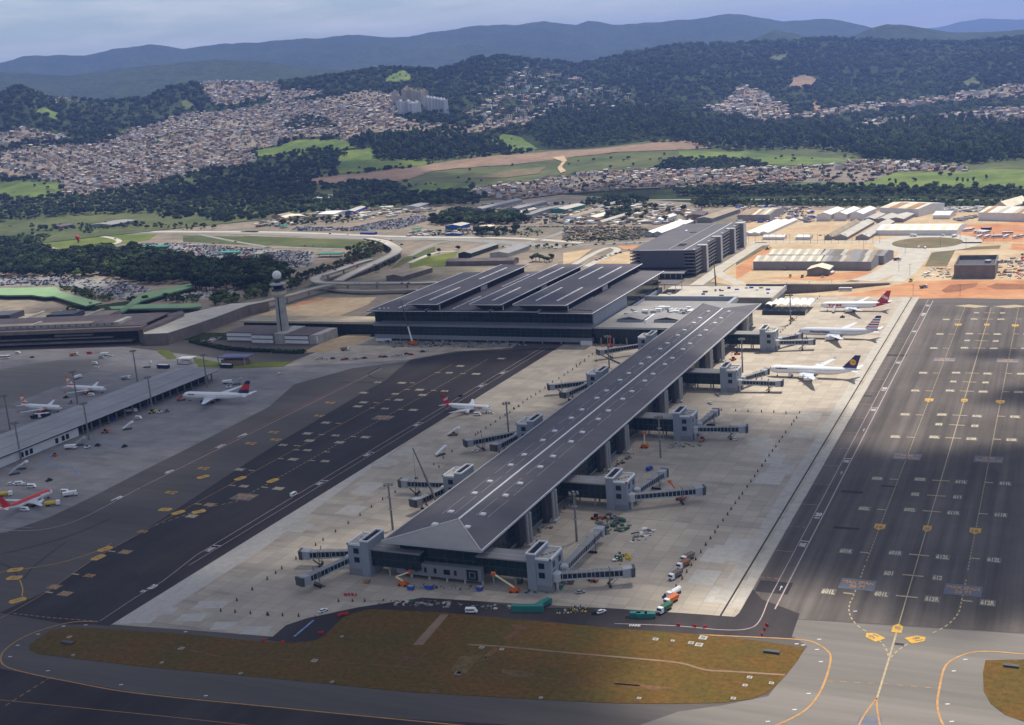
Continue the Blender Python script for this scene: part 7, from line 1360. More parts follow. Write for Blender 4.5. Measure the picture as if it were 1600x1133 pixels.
# ------------------------------------------------------------------ building site litter
def debris(label, cd, poly, n_, mats_, s0=.5, s1=2.2, h=.8):
    pl = GL(cd, poly); xs, ys = [q[0] for q in pl], [q[1] for q in pl]; mb = MB(); k = 0
    while k < n_:
        x, y = random.uniform(min(xs), max(xs)), random.uniform(min(ys), max(ys))
        if not inside(np.array([x]), np.array([y]), pl)[0]: k += .2; continue
        k += 1; s = random.uniform(s0, s1); a = random.uniform(0, 6.3); mb.obox((x, y), (math.cos(a), math.sin(a)), s, s * random.uniform(.3, .9), .07 + .001 * (len(mb.v) % 90), .1 + h * random.random(), random.randrange(len(mats_)))
    o = mb.build('site_debris', mats_); tag(o, label, None, None, 'stuff'); return o
dm = ['rubble', 'concrete_dark', 'roof_pale', 'concrete_brown', 'green_paint', 'steel_dark', 'rubble']
debris('heap of rubble and pipes before the second boarding tower', 'o3', [(500, 960), (560, 920), (700, 970), (690, 1010), (600, 1040), (520, 1040)], 110, ['concrete_dark', 'green_paint', 'rubble', 'steel_dark', 'roof_tan'], .8, 3.2, 1.6)
debris('scatter of white sheets near the rubble heap', 'o3', [(700, 1040), (780, 1000), (850, 1015), (800, 1070), (700, 1085)], 45, ['roof_white', 'rubble', 'steel_dark'], .8, 2.6, .5); debris('litter below the third boarding tower', 'o3', [(910, 520), (950, 495), (1130, 510), (1100, 525), (930, 530)], 60, dm, .5, 1.8, .7)
debris('litter strip along the road before the pier', 'o6', [(640, 610), (800, 595), (1000, 600), (1500, 630), (1500, 660), (1100, 640), (660, 620)], 105, dm + ['rubble', 'concrete_brown', 'steel', 'blue_paint'], .4, 1.9, .8); debris('litter under the pier end wall', 'o6', [(880, 500), (1340, 520), (1340, 545), (880, 535)], 55, dm, .4, 1.6, .6); debris('litter around the nearest boarding tower', 'o7', [(350, 835), (620, 790), (660, 800), (500, 865), (340, 860)], 70, dm, .5, 1.8, .8)
debris('yellow frames beside the green skip', 'o7', [(920, 640), (960, 615), (1015, 640), (1000, 665), (940, 690)], 30, ['yellow_paint', 'yellow_paint', 'green_paint'], .3, 1.2, 2.0); debris('litter by the road corner before the trucks', 'r7', [(1000, 240), (1230, 210), (1230, 260), (1020, 270)], 40, ['yellow_paint', 'roof_pale', 'green_paint', 'concrete_brown', 'concrete_brown'], .3, 1.1, 1.2)
debris('site litter along the terminal front', 'a5', [(770, 730), (1586, 735), (1700, 760), (1300, 770), (880, 768)], 240, dm + ['paint_blue', 'panel_grey', 'steel', 'panel_bluegrey', 'roof_blue'], .6, 2.6, 1.6); debris('litter under the link building', 'a6', [(560, 800), (780, 820), (700, 850), (560, 840)], 50, dm + ['orange_paint'], .6, 2.2, 1.4)
debris('litter along the right wall of the pier', 'o3', [(70, 1090), (560, 640), (700, 560), (740, 560), (600, 690), (330, 900), (160, 1080)], 120, dm, .4, 2.2, 1.0); debris('stacked building material in the right-hand yard', 'q5', [(620, 130), (640, 105), (1150, 100), (1140, 150), (640, 150)], 420, ['rubble', 'steel', 'concrete_dark', 'roof_white'], 2, 7, 2.5); debris('stacked pipes and material by the cream warehouse', 'q5', [(830, 230), (1100, 180), (1080, 210), (920, 255)], 160, ['rubble', 'concrete_dark', 'steel'], 2, 6, 2.2)
debris('yard material behind the garage', 'q4', [(20, 60), (460, 90), (760, 90), (840, 180), (800, 260), (560, 230), (440, 250), (20, 262)], 520, ['rubble', 'concrete_dark', 'roof_tan', 'roof_white', 'roof_rust', 'blue_paint', 'roof_cream'], 2, 8, 3.0); debris('dark plant beds and stores left of the garage', 'q7', [(0, 260), (700, 250), (800, 300), (640, 370), (0, 375)], 700, ['foliage_brown', 'foliage_brown', 'roof_brown', 'concrete_dark', 'concrete_brown', 'roof_tan', 'foliage_mid'], 1.5, 6, 2.2)
debris('low roofs and yards of the compound', 'q7', [(0, 130), (560, 60), (1000, 60), (1180, 110), (1150, 230), (0, 240)], 420, ['roof_cream', 'roof_tan', 'roof_white', 'roof_brown', 'roof_tile', 'rubble'], 4, 16, 4.5); debris('low roofs beyond the highway', 'q8', [(0, 260), (500, 180), (900, 140), (1600, 150), (1560, 190), (900, 260), (500, 290), (0, 320)], 320, ['roof_cream', 'roof_white', 'roof_hip', 'roof_tan', 'roof_tile', 'concrete_dark'], 4, 15, 4)
debris('small roofs and yards along the highway', 'q6', [(0, 330), (350, 310), (640, 300), (860, 300), (860, 360), (500, 350), (0, 370)], 160, ['roof_hip', 'roof_pale', 'concrete_dark', 'roof_brown', 'roof_white', 'foliage_mid'], 2, 9, 3.5); debris('small sheds between the compound halls', 'q6', [(700, 60), (1600, 40), (1600, 240), (1180, 250), (900, 240), (760, 160)], 260, ['roof_hip', 'roof_pale', 'roof_brown', 'roof_tan', 'foliage_mid', 'foliage_dark', 'concrete_dark'], 2, 10, 4)
debris('site litter and spoil on the right-hand earth', 'q5', [(1310, 700), (1600, 600), (1900, 640), (1900, 880), (1330, 870)], 160, ['rubble', 'roof_white', 'concrete_dark', 'dirt_red', 'red_paint'], 1, 5, 1.8); debris('material on the ground before the open-topped block', 'q5', [(480, 860), (560, 760), (800, 760), (820, 870)], 60, ['roof_white', 'rubble', 'concrete_dark'], 1, 4, 1.2)

# ------------------------------------------------------------------ trees
def crown_mesh(name, seed, w, h, lobes, n_, leaf, m_, base=.25):
    "crown of many small leaf clumps spread through uneven lobes"
    rg = np.random.default_rng(seed); mb = MB()
    cs = [np.array([rg.uniform(-.5, .5) * w * .55, rg.uniform(-.5, .5) * w * .55, h * (base + .18 + rg.uniform(0, .62 - base))]) for _ in range(lobes)]; rs = [w * rg.uniform(.22, .34) for _ in range(lobes)]
    for k in range(n_):
        i = rg.integers(lobes); d = rg.normal(size=3); d /= np.linalg.norm(d); d[2] = abs(d[2]) * (1 if rg.random() < .8 else -1)
        c = cs[i] + d * rs[i] * rg.uniform(.55, 1.05) * np.array([1, 1, h / w * .8]); s = leaf * rg.uniform(.6, 1.4)
        nrm = d + rg.normal(size=3) * .45 + (0, 0, .3); nrm /= np.linalg.norm(nrm); a = np.cross(nrm, (0, 0, 1) if abs(nrm[2]) < .9 else (1, 0, 0)); a /= np.linalg.norm(a); b = np.cross(nrm, a)
        mb.add([c + a * s, c + b * s * .8 + nrm * s * .25, c - a * s, c - b * s * .8 + nrm * s * .1], [(0, 1, 2, 3)])
    for c, r_ in zip(cs, rs):
        r_ *= .72; mb.rings([[(c[0] + r_ * k * math.cos(t), c[1] + r_ * k * math.sin(t), c[2] + z * r_ * h / w * .8) for t in np.arange(6) * PI / 3] for k, z in ((.3, -.9), (.9, -.3), (.85, .4), (.25, .95))])
    return mb.mesh(name, m_)
def trunk_mesh(h, r_):
    mb = MB(); mb.tube((0, 0, 0), (.15, .1, h * .5), r_, 6, r_ * .6, cap=False)
    for a in range(3): t = a * 2.1; mb.tube((.1, .1, h * .35), (math.cos(t) * h * .16, math.sin(t) * h * .16, h * .68), r_ * .5, 4, r_ * .2, cap=False)
    return mb.mesh('trunk', 'bark')
KINDS = {'dark': [crown_mesh('crown', s, 9, 9, 6, 190, .75, 'foliage_dark') for s in (1, 2, 3)], 'mid': [crown_mesh('crown', s, 8.5, 8.5, 6, 190, .7, 'foliage_mid') for s in (4, 5, 6)],
         'light': [crown_mesh('crown', s, 7, 6, 5, 150, .65, 'foliage_light', .1) for s in (7, 8)], 'tall': [crown_mesh('crown', s, 8, 17, 6, 190, .9, 'foliage_mid', .3) for s in (9, 10)], 'brown': [crown_mesh('crown', s, 7, 6.5, 5, 150, .6, 'foliage_brown') for s in (11, 12)]}
TRUNK = {k: trunk_mesh(v, .35) for k, v in (('dark', 9), ('mid', 8.5), ('light', 6), ('tall', 17), ('brown', 6.5))}
def tree(kind, x, y, z, s, label, group):
    t = thing('tree', label, 'tree', (x, y, z), random.uniform(0, 6.28), group); t.scale = (s * random.uniform(.85, 1.15), s * random.uniform(.85, 1.15), s * random.uniform(.8, 1.2))
    for nm, d in (('crown', random.choice(KINDS[kind])), ('trunk', TRUNK[kind])): o = bpy.data.objects.new(nm, d); COL.objects.link(o); o.parent = t
def scatter(poly, sp, jit=.45):
    pa = np.array([q[:2] for q in poly]); gx, gy = np.meshgrid(np.arange(pa[:, 0].min(), pa[:, 0].max(), sp), np.arange(pa[:, 1].min(), pa[:, 1].max(), sp)); gx, gy = gx.ravel(), gy.ravel()
    gx = gx + RNG.uniform(-jit, jit, gx.shape) * sp; gy = gy + RNG.uniform(-jit, jit, gy.shape) * sp; k = inside(gx, gy, pa); return gx[k], gy[k]
woods = [  # outline, spacing, kind mix, scale, individual trees
    ('a4', [(-200, 160), (0, 150), (180, 172), (330, 235), (500, 212), (820, 200), (950, 235), (1150, 262), (1225, 300), (1586, 280), (1586, 420), (1150, 440), (1130, 390), (900, 400), (740, 380), (600, 350), (-200, 352)], 9.5, 'dark dark dark mid', 1.35, 'broad dark tree in the belt between the car parks', 70),
    ('a4', [(0, 140), (130, 110), (300, 110), (250, 150), (130, 160)], 9, 'light light mid', .7, 'pale young tree on the lawn beside the loop road', 12),
    ('h1', [(-100, 950), (0, 920), (150, 930), (640, 868), (900, 878), (1000, 850), (1200, 800), (1440, 800), (1440, 880), (1500, 960), (1250, 965), (800, 985), (380, 1000), (0, 1035), (-100, 1040)], 13, 'dark dark mid', 1.25, None, 0),
    ('h2', [(120, 640), (300, 620), (560, 610), (640, 655), (800, 690), (800, 715), (400, 752), (180, 747)], 11, 'dark tall dark', 1.15, None, 0), ('h2', [(850, 600), (1050, 500), (1250, 490), (1600, 530), (1600, 640), (1320, 655), (1040, 692), (950, 680)], 12, 'mid dark mid tall light', 1.2, None, 0),
    ('h3', [(-50, 640), (0, 560), (300, 565), (600, 600), (850, 620), (1000, 585), (1300, 570), (1590, 600), (1700, 620), (1700, 730), (1400, 765), (1100, 752), (880, 752), (820, 720), (600, 690), (400, 700), (130, 692)], 12, 'mid tall dark tall light', 1.25, None, 0),
    ('h3', [(800, 700), (860, 640), (1000, 640), (1250, 650), (1400, 690), (1380, 755), (1100, 752), (880, 750)], 15, 'tall', 1.35, 'tall dark eucalyptus in the grove above the settlement', 40),
    ('h2', [(0, 860), (200, 855), (330, 905), (560, 900), (650, 925), (640, 955), (0, 965)], 12, 'dark mid', 1.1, None, 0), ('h3', [(-20, 882), (450, 875), (900, 873), (1700, 882), (1700, 915), (900, 905), (0, 915)], 9, 'mid dark light', .95, 'bushy tree in the belt along the river road', 40), ('h3', [(60, 930), (800, 928), (1700, 932), (1700, 965), (900, 962), (60, 962)], 10, 'light mid light', .75, None, 0),
    ('h2', [(420, 1045), (520, 985), (600, 980), (700, 1000), (880, 1005), (840, 1040)], 9, 'dark mid', 1.0, 'dark tree in the clump by the far highway', 25), ('q6', [(620, 370), (640, 320), (820, 310), (1030, 310), (1020, 350), (800, 372)], 9, 'dark mid', .95, 'dark tree in the hedge beside the parked car row', 20), ('q6', [(200, 260), (210, 200), (440, 150), (760, 170), (1160, 200), (1150, 245), (800, 250), (450, 270)], 10, 'dark dark mid', 1.1, 'dark tree in the compound wood', 30),
    ('a5', [(-10, 440), (0, 280), (260, 300), (300, 350), (160, 420)], 8.5, 'mid light dark', 1.2, 'green tree beside the control tower', 16), ('a5', [(240, 430), (320, 360), (600, 260), (850, 170), (860, 190), (760, 240), (500, 330), (400, 360), (300, 430)], 7, 'brown brown mid', .85, 'brownish tree in the row along the hairpin ramp', 40),
    ('a5', [(0, 490), (0, 440), (150, 430), (140, 470)], 7, 'mid light', .9, 'green tree left of the elevated road', 8), ('q2', [(740, 250), (720, 180), (900, 150), (1030, 190), (1050, 220), (900, 240)], 7, 'mid light', 1.0, 'green tree at the end of the pale deck', 12), ('q2', [(380, 235), (200, 195), (500, 170), (640, 190), (640, 215)], 7, 'mid light', .7, 'small green tree beside the green canopy', 12), ('q1', [(590, 200), (720, 195), (900, 250), (1180, 320), (1170, 345), (900, 320)], 5.5, 'light mid', .6, 'small green tree in the row along the canopy', 16), ('q1', [(690, 440), (720, 400), (950, 410), (1040, 440)], 6, 'mid', .6, 'small tree in the courtyard of the old terminal', 6),
    ('q1', [(1340, 355), (1340, 330), (1600, 300), (1600, 355)], 6, 'mid dark', .55, 'small dark tree under the green canopy', 8), ('q7', [(385, 175), (530, 90), (640, 110), (600, 150), (420, 190)], 9, 'mid light', .9, 'green tree in the yards behind the garage', 12), ('q7', [(120, 60), (440, 20), (720, 20), (760, 60), (500, 70), (180, 80)], 10, 'dark mid', 1.0, None, 0), ('q7', [(1140, 60), (1260, 10), (1600, 40), (1600, 70), (1340, 80), (1200, 85)], 9, 'dark mid', .9, None, 0),
    ('a4', [(0, 75), (300, 50), (900, 40), (1300, 55), (1250, 75), (700, 70), (200, 90)], 17, 'mid dark light', .85, None, 0), ('q8', [(0, 320), (300, 250), (700, 230), (900, 240), (860, 280), (450, 300)], 15, 'mid dark light', .85, None, 0), ('q6', [(780, 480), (1100, 470), (1250, 470), (1600, 455), (1600, 475), (1200, 490), (900, 500)], 9, 'mid light', .5, None, 0), ('q6', [(1000, 300), (1300, 320), (1240, 370), (1020, 380)], 11, 'mid brown light', .6, None, 0), ('q7', [(0, 380), (700, 350), (690, 385), (0, 400)], 9, 'mid light brown', .5, None, 0), ('q7', [(380, 60), (760, 60), (900, 120), (700, 210), (400, 230)], 19, 'mid light dark', .9, None, 0), ('q3', [(850, 230), (1000, 150), (1180, 210), (1000, 300), (700, 380)], 11, 'brown mid', .8, None, 0), ('q3', [(980, 440), (1120, 360), (1300, 300), (1290, 330), (1080, 440)], 10, 'brown light mid', .6, None, 0),
    ('h2', [(1450, 790), (1520, 745), (1600, 740), (1600, 800)], 9, 'dark', .9, None, 0), ('h3', [(0, 745), (200, 735), (420, 760), (400, 785), (0, 800)], 10, 'dark mid', .9, None, 0), ('h1', [(30, 690), (330, 655), (560, 630), (540, 655), (330, 680), (60, 710)], 11, 'dark', 1.1, None, 0), ('h1', [(1320, 590), (1400, 545), (1520, 560), (1560, 600), (1340, 615)], 11, 'dark mid', 1.1, None, 0), ('h1', [(1260, 725), (1400, 700), (1520, 690), (1600, 700), (1600, 725), (1300, 728)], 10, 'dark', 1, None, 0)]
inst = {k: [] for k in KINDS}
for cd, poly, sp, mix, sc, lab, nind in woods:
    far = cd[0] == 'h'; pl = TL(cd, poly) if far else GL(cd, poly); x, y = scatter(pl, sp); z = H(x, y) if far else np.zeros_like(x); mix = mix.split()
    o = np.argsort(np.hypot(x, y))
    for k, i in enumerate(o):
        kd = random.choice(mix); s = sc * random.choice([random.uniform(.5, .9), random.uniform(.8, 1.2), random.uniform(1.1, 1.6)])
        if lab and k < nind: tree(kd, x[i], y[i], z[i] - .1, s, lab, 'trees: ' + lab)
        else: inst[kd].append((x[i], y[i], z[i] - .2, s))
    if far: CLEAR.append(np.array([q[:2] for q in pl]))
for i, q in enumerate(GL('q7', [(830, 110), (1080, 125), (1235, 100), (905, 215), (940, 140), (540, 220), (600, 170), (700, 190)])): tree('dark' if i < 4 else 'mid', q[0], q[1], 0, 1.3 if i < 4 else 1, 'round dark tree standing alone in the yards behind the garage', 'lone trees behind the garage')
for q in GL('q6', [(1180, 610), (1215, 600), (1250, 605), (1300, 610), (1345, 615), (1370, 600)]): tree('mid', q[0], q[1], 0, 1.0, 'olive tree in the small group behind the terminal roof', 'trees behind the terminal roof')
for q in GL('q6', [(285, 525), (190, 575), (470, 500), (755, 490)]): tree('dark', q[0], q[1], 0, .8, 'small dark tree on the lawn behind the terminal', 'trees on the lawn behind the terminal')
for q in GL('h3', [(1290, 850), (1315, 850), (1340, 850), (1365, 850), (1425, 835), (1005, 860), (1420, 890), (950, 890), (730, 890)]): tree('tall', q[0], q[1], 0, .55, 'slim dark tree standing in the green field', 'trees in the green field')
q = G('a4', 455, 148); tree('mid', q[0] + 4, q[1], 0, .5, 'small dark tree beside the red balloon', 'lone tree by the balloon')
q = G('a4', 462, 150); bl = thing('hot_air_balloon', 'small red balloon standing on the lawn by the loop road', 'balloon', (q[0], q[1], 0)); mb = MB(); mb.lathe((q[0], q[1], 3), [(.8, 0), (2.8, 3.6), (3.5, 6.2), (2.9, 8.8), (.5, 10)], 12); mb.build('envelope', 'red_paint', bl, smooth=True); MB().box(q[0] - .8, q[0] + .8, q[1] - .8, q[1] + .8, 0, 1.2).build('basket', 'bark', bl)
for cd, pts, lb in [('q2', [(520, 630), (640, 660), (780, 690), (900, 715)], 'clipped hedge left of the operations building'), ('q2', [(800, 690), (1000, 720), (1350, 735)], 'long clipped hedge before the operations building'), ('q2', [(1380, 740), (1600, 748), (1700, 745)], 'clipped hedge right of the gap'), ('q2', [(470, 570), (620, 520), (740, 490)], 'dark hedge along the wing road')]:
    p_ = smooth_line(GL(cd, pts), 14); mb = MB()
    for c in p_:
        for k in range(9):
            d = RNG.normal(size=3) * .5; cc = np.array([c[0], c[1], 1.6]) + RNG.uniform(-1, 1, 3) * (1.6, 2.2, 1.5); s = .9; a = np.cross(d, (0, 0, 1)); a /= np.linalg.norm(a); b = np.cross(d / np.linalg.norm(d), a); mb.add([cc + a * s, cc + b * s, cc - a * s, cc - b * s], [(0, 1, 2, 3)])
    Lh, Rh = offset_line(p_, 3.6); mb.rings([[(Lh[i][0], Lh[i][1], 0), (Lh[i][0], Lh[i][1], 2.6), (Rh[i][0], Rh[i][1], 2.6), (Rh[i][0], Rh[i][1], 0)] for i in range(len(p_))]); mb.one('hedge', 'foliage_dark', lb, 'hedge')
# canopy of the hill forest
def canopy_points(d0, d1, sp, az0=-50, az1=2):
    n_ = int(math.radians(az1 - az0) / 2 * (d1 ** 2 - d0 ** 2) / sp ** 2); d = np.sqrt(RNG.uniform(d0 ** 2, d1 ** 2, n_)); a = np.radians(RNG.uniform(az0, az1, n_)); return d * np.sin(a), d * np.cos(a)
cx, cy = zip(*[canopy_points(2250, 3300, 15), canopy_points(3300, 4600, 19), canopy_points(4600, 5600, 26)]); cx, cy = np.concatenate(cx), np.concatenate(cy)
keep = np.ones(cx.shape, bool)
for e in CLEAR: keep &= ~inside(cx, cy, e)
for e in SPARSE: keep &= ~(inside(cx, cy, e) & (RNG.random(cx.shape) < .75))
keep &= (fbm(cx, cy, 240, 4, 77) > np.interp(np.hypot(cx, cy), [2250, 3000, 3600, 4200], [.12, -.02, -.35, -1.2]))
cx, cy = cx[keep], cy[keep]; cd_ = np.hypot(cx, cy); cz = H(cx, cy)
cn_ = fbm(cx, cy, 420, 3, 91) + RNG.normal(0, .2, cx.shape)
cs_ = np.where(cd_ < 3300, 1.35, np.where(cd_ < 4600, 1.8, 2.5)) * RNG.uniform(.5, 1.45, cx.shape)
for i in range(len(cx)): inst['light' if cn_[i] > .32 else 'mid' if cn_[i] > -.02 else 'dark'].append((cx[i], cy[i], cz[i] - 2.0 * cs_[i], cs_[i]))
def instance_stuff(name, label, pts, src):
    me_ = bpy.data.meshes.new(name); pa = np.array(pts); me_.from_pydata(pa[:, :3].tolist(), [], [])
    at = me_.attributes.new('size', 'FLOAT', 'POINT'); at.data.foreach_set('value', pa[:, 3].astype(np.float32))
    ob_ = bpy.data.objects.new(name, me_); COL.objects.link(ob_); tag(ob_, label, None, None, 'stuff')
    ng = bpy.data.node_groups.new(name, 'GeometryNodeTree'); ng.interface.new_socket('Geometry', in_out='INPUT', socket_type='NodeSocketGeometry'); ng.interface.new_socket('Geometry', in_out='OUTPUT', socket_type='NodeSocketGeometry')
    N, Lk = ng.nodes, ng.links; gi, go = N.new('NodeGroupInput'), N.new('NodeGroupOutput'); m2p = N.new('GeometryNodeMeshToPoints'); iop = N.new('GeometryNodeInstanceOnPoints'); j = N.new('GeometryNodeJoinGeometry')
    for s in src:
        oi = N.new('GeometryNodeObjectInfo'); oi.inputs['Object'].default_value = s; oi.inputs['As Instance'].default_value = True; g2 = N.new('GeometryNodeGeometryToInstance'); Lk.new(oi.outputs['Geometry'], g2.inputs[0]); Lk.new(g2.outputs[0], j.inputs[0])
    rr = N.new('FunctionNodeRandomValue'); rr.data_type = 'FLOAT_VECTOR'; rr.inputs[0].default_value = (0, 0, 0); rr.inputs[1].default_value = (.15, .15, 6.28)
    ri = N.new('FunctionNodeRandomValue'); ri.data_type = 'INT'; ri.inputs[4].default_value = 0; ri.inputs[5].default_value = len(src) - 1
    na = N.new('GeometryNodeInputNamedAttribute'); na.data_type = 'FLOAT'; na.inputs['Name'].default_value = 'size'
    Lk.new(gi.outputs[0], m2p.inputs[0]); Lk.new(m2p.outputs[0], iop.inputs['Points']); Lk.new(j.outputs[0], iop.inputs['Instance']); iop.inputs['Pick Instance'].default_value = True
    Lk.new(ri.outputs[2], iop.inputs['Instance Index']); Lk.new(rr.outputs[0], iop.inputs['Rotation']); Lk.new(na.outputs[0], iop.inputs['Scale']); Lk.new(iop.outputs[0], go.inputs[0])
    md = ob_.modifiers.new('scatter', 'NODES'); md.node_group = ng; return ob_
for k, lb in (('dark', 'dark green forest covering the hills and belts'), ('mid', 'mid green trees mixed through the forest'), ('light', 'pale green scrub and young trees'), ('tall', 'tall trees of the far groves'), ('brown', 'brownish bushes along the ramps')):
    if not inst[k]: continue
    src = [bpy.data.objects.new('crown_source', d) for d in KINDS[k]]
    instance_stuff('forest', lb, inst[k], src)

# ------------------------------------------------------------------ houses
HM = ['roof_tile', 'roof_brown', 'roof_hip', 'roof_pale', 'wall_cream', 'wall_brick', 'wall_white', 'wall_pink', 'roof_rust', 'concrete_dark', 'glass_blue']
def house_into(mb, x, y, z, w, d, h, a, roof, wall, kind):
    c, s = math.cos(a), math.sin(a); R = lambda p, q, r_: (x + c * p - s * q, y + s * p + c * q, z + r_); w2, d2 = w / 2, d / 2
    mb.add([R(-w2, -d2, -2), R(w2, -d2, -2), R(w2, d2, -2), R(-w2, d2, -2), R(-w2, -d2, h), R(w2, -d2, h), R(w2, d2, h), R(-w2, d2, h)], [(0, 1, 5, 4), (1, 2, 6, 5), (2, 3, 7, 6), (3, 0, 4, 7)], wall)
    for sx in (-.5, .3): mb.add([R(w * sx, -d2 - .05, h * .4), R(w * (sx + .2), -d2 - .05, h * .4), R(w * (sx + .2), -d2 - .05, h * .78), R(w * sx, -d2 - .05, h * .78)], [(0, 1, 2, 3)], 10)
    o = .35
    if kind == 0: mb.add([R(-w2 - o, -d2 - o, h), R(w2 + o, -d2 - o, h), R(w2 + o, d2 + o, h), R(-w2 - o, d2 + o, h), R(-w2, 0, h + d * .2), R(w2, 0, h + d * .2)], [(0, 1, 5, 4), (2, 3, 4, 5), (3, 0, 4), (1, 2, 5)], roof)
    elif kind == 1: mb.add([R(-w2 - o, -d2 - o, h), R(w2 + o, -d2 - o, h), R(w2 + o, d2 + o, h + 1.2), R(-w2 - o, d2 + o, h + 1.2)], [(0, 1, 2, 3)], roof); mb.add([R(-w2, d2, h), R(w2, d2, h), R(w2, d2, h + 1.1), R(-w2, d2, h + 1.1)], [(0, 1, 2, 3), (3, 2, 1, 0)], wall)
    else: mb.add([R(-w2, -d2, h - .3), R(w2, -d2, h - .3), R(w2, d2, h - .3), R(-w2, d2, h - .3)], [(0, 1, 2, 3)], roof); mb.add([R(-w2 * .5, -d2 * .4, h - .3), R(0, -d2 * .4, h - .3), R(0, d2 * .2, h - .3), R(-w2 * .5, d2 * .2, h - .3), R(-w2 * .5, -d2 * .4, h + 1.6), R(0, -d2 * .4, h + 1.6), R(0, d2 * .2, h + 1.6), R(-w2 * .5, d2 * .2, h + 1.6)], [(4, 5, 6, 7), (0, 1, 5, 4), (1, 2, 6, 5), (2, 3, 7, 6), (3, 0, 4, 7)], wall)
tx_, ty_ = [], []
for e in MEADOWS:
    a_, b_ = scatter(e, 34); k_ = (RNG.random(a_.shape) < .35) & (fbm(a_, b_, 120, 2, 44) > -.1); z_ = H(a_, b_)
    tx_ += list(a_[k_]); ty_ += list(b_[k_])
for nm, poly, sp, dn in TOWN:
    a_, b_ = scatter(poly, 23 if dn > .6 else 20); tx_ += list(a_); ty_ += list(b_)
tz_ = H(np.array(tx_), np.array(ty_)); town_trees = [(x, y, z, random.uniform(.5, 1.1)) for x, y, z in zip(tx_, ty_, tz_) if random.random() < .85]
instance_stuff('town_trees', 'small trees scattered between the far houses', town_trees, [bpy.data.objects.new('crown_source', d) for d in KINDS['mid'] + KINDS['dark']])
houses = []
MEAD = [e for e in CLEAR[:0]]
for nm, poly, sp, dn in TOWN:
    pa = np.array([q[:2] for q in poly]); a = random.uniform(-.5, .5); ca, sa = math.cos(a), math.sin(a); c = pa.mean(0); ext = np.ptp(pa, axis=0).max()
    g = np.arange(-ext, ext, sp); gx, gy = np.meshgrid(g * .82, g * 1.05); gx, gy = gx.ravel(), gy.ravel(); street = (np.round(gy / (sp * 1.05)) % 4 == 0) | (np.round(gx / (sp * .82)) % 11 == 0)
    gx, gy = gx[~street], gy[~street]; gx = gx + RNG.uniform(-.2, .2, gx.shape) * sp; gy = gy + RNG.uniform(-.22, .22, gy.shape) * sp
    x, y = c[0] + ca * gx - sa * gy, c[1] + sa * gx + ca * gy; k = inside(x, y, pa) & (RNG.random(x.shape) < dn * np.clip(.9 + 2.2 * (fbm(x, y, 170, 3, 5) + .12), .08, 1))
    for q, w_ in zip(x[k], y[k]): houses.append((q, w_, sp, a, nm))
hx, hy = np.array([q[0] for q in houses]), np.array([q[1] for q in houses]); hz = H(hx, hy); order = np.argsort(np.hypot(hx, hy))
variants = []
for i in range(14):
    mb = MB(); house_into(mb, 0, 0, 0, random.uniform(7, 10), random.uniform(6.5, 9), random.choice([3, 3.2, 5.6, 6]), 0, [0, 0, 8, 1, 2, 3][i % 6], [4, 5, 7, 6, 5, 4, 9][i % 7], [0, 0, 1, 2][i % 4]); variants.append(mb.mesh('house', HM))
desc = ['cream house with tiled roof', 'brick house with tiled roof', 'pink house with rusty lean-to roof', 'white house with flat dark roof']
rest = MB()
for r_, i in enumerate(order):
    x, y, sp, a, nm = houses[i]; rot = a + random.choice([0, PI / 2, 0, PI]) + random.uniform(-.12, .12)
    if r_ < 300:
        v = random.randrange(14); o = bpy.data.objects.new('house', variants[v]); COL.objects.link(o); o.location = (x, y, hz[i] + .8); o.rotation_euler = (0, 0, rot); s = random.uniform(.85, 1.2) * sp / 11.5 * .95; o.scale = (s, s, random.uniform(.9, 1.2))
        tag(o, ['small low house with pitched roof in the settlement behind the airport', 'small low house with pitched roof in the settlement behind the airport', 'small lean-to house in the settlement behind the airport', 'small flat-roofed house in the settlement behind the airport'][v % 4], 'house', 'houses of the settlement behind the airport')
    else: house_into(rest, x, y, hz[i] + .8, sp * random.uniform(.55, .8), sp * random.uniform(.5, .78), random.choice([3, 3.2, 5.6, 6, 6, 8.5]) * (1.15 if sp > 15 else 1), rot, random.choice([0, 0, 0, 8, 1, 1, 2, 2, 3, 3, 3]), random.choice([4, 4, 5, 7, 7, 6, 6, 9]), random.choice([0, 0, 1, 2, 2]))
o = rest.build('distant_town', HM); tag(o, 'mass of small houses covering the far slopes', None, None, 'stuff')
# apartment towers on the slope
ap = [(265, 480, 2), (280, 500, 2), (290, 520, 1), (310, 470, 2), (325, 520, 1), (318, 460, 2), (340, 470, 2), (345, 530, 1), (360, 475, 2), (365, 525, 1), (385, 480, 2), (400, 475, 2), (415, 500, 1), (430, 505, 1), (445, 505, 1), (460, 508, 1), (475, 510, 1), (490, 512, 1)]
for i, (a, b, k) in enumerate(ap):
    q = PT(*px('h2', a, b + 12)); h = 44 if k == 2 else 40; t = thing('apartment_tower', '%s apartment tower on the slope, %s from the left' % ('beige' if k == 2 else 'white', ['first', 'second', 'third', 'fourth', 'fifth', 'sixth', 'seventh', 'eighth', 'ninth', 'tenth', 'eleventh', 'twelfth', 'thirteenth', 'fourteenth', 'fifteenth', 'sixteenth', 'seventeenth', 'eighteenth'][i]), 'apartment tower', (q[0], q[1], q[2] - 2), -.4, 'apartment towers on the slope')
    for nm, mm, ar in (('wall', 'wall_cream' if k == 2 else 'wall_white', (-9, 9, -7, 7, 0, h)), ('roof_tank', 'wall_cream' if k == 2 else 'wall_white', (-3, 3, -3, 3, h, h + 5))): o = MB().box(*ar).build(nm, mm); o.parent = t
    for x in (-6, -1.5, 3): o = MB().box(x, x + 2.6, -7.15, -6.9, 3, h - 2).build('window_column', 'panel_grey'); o.parent = t

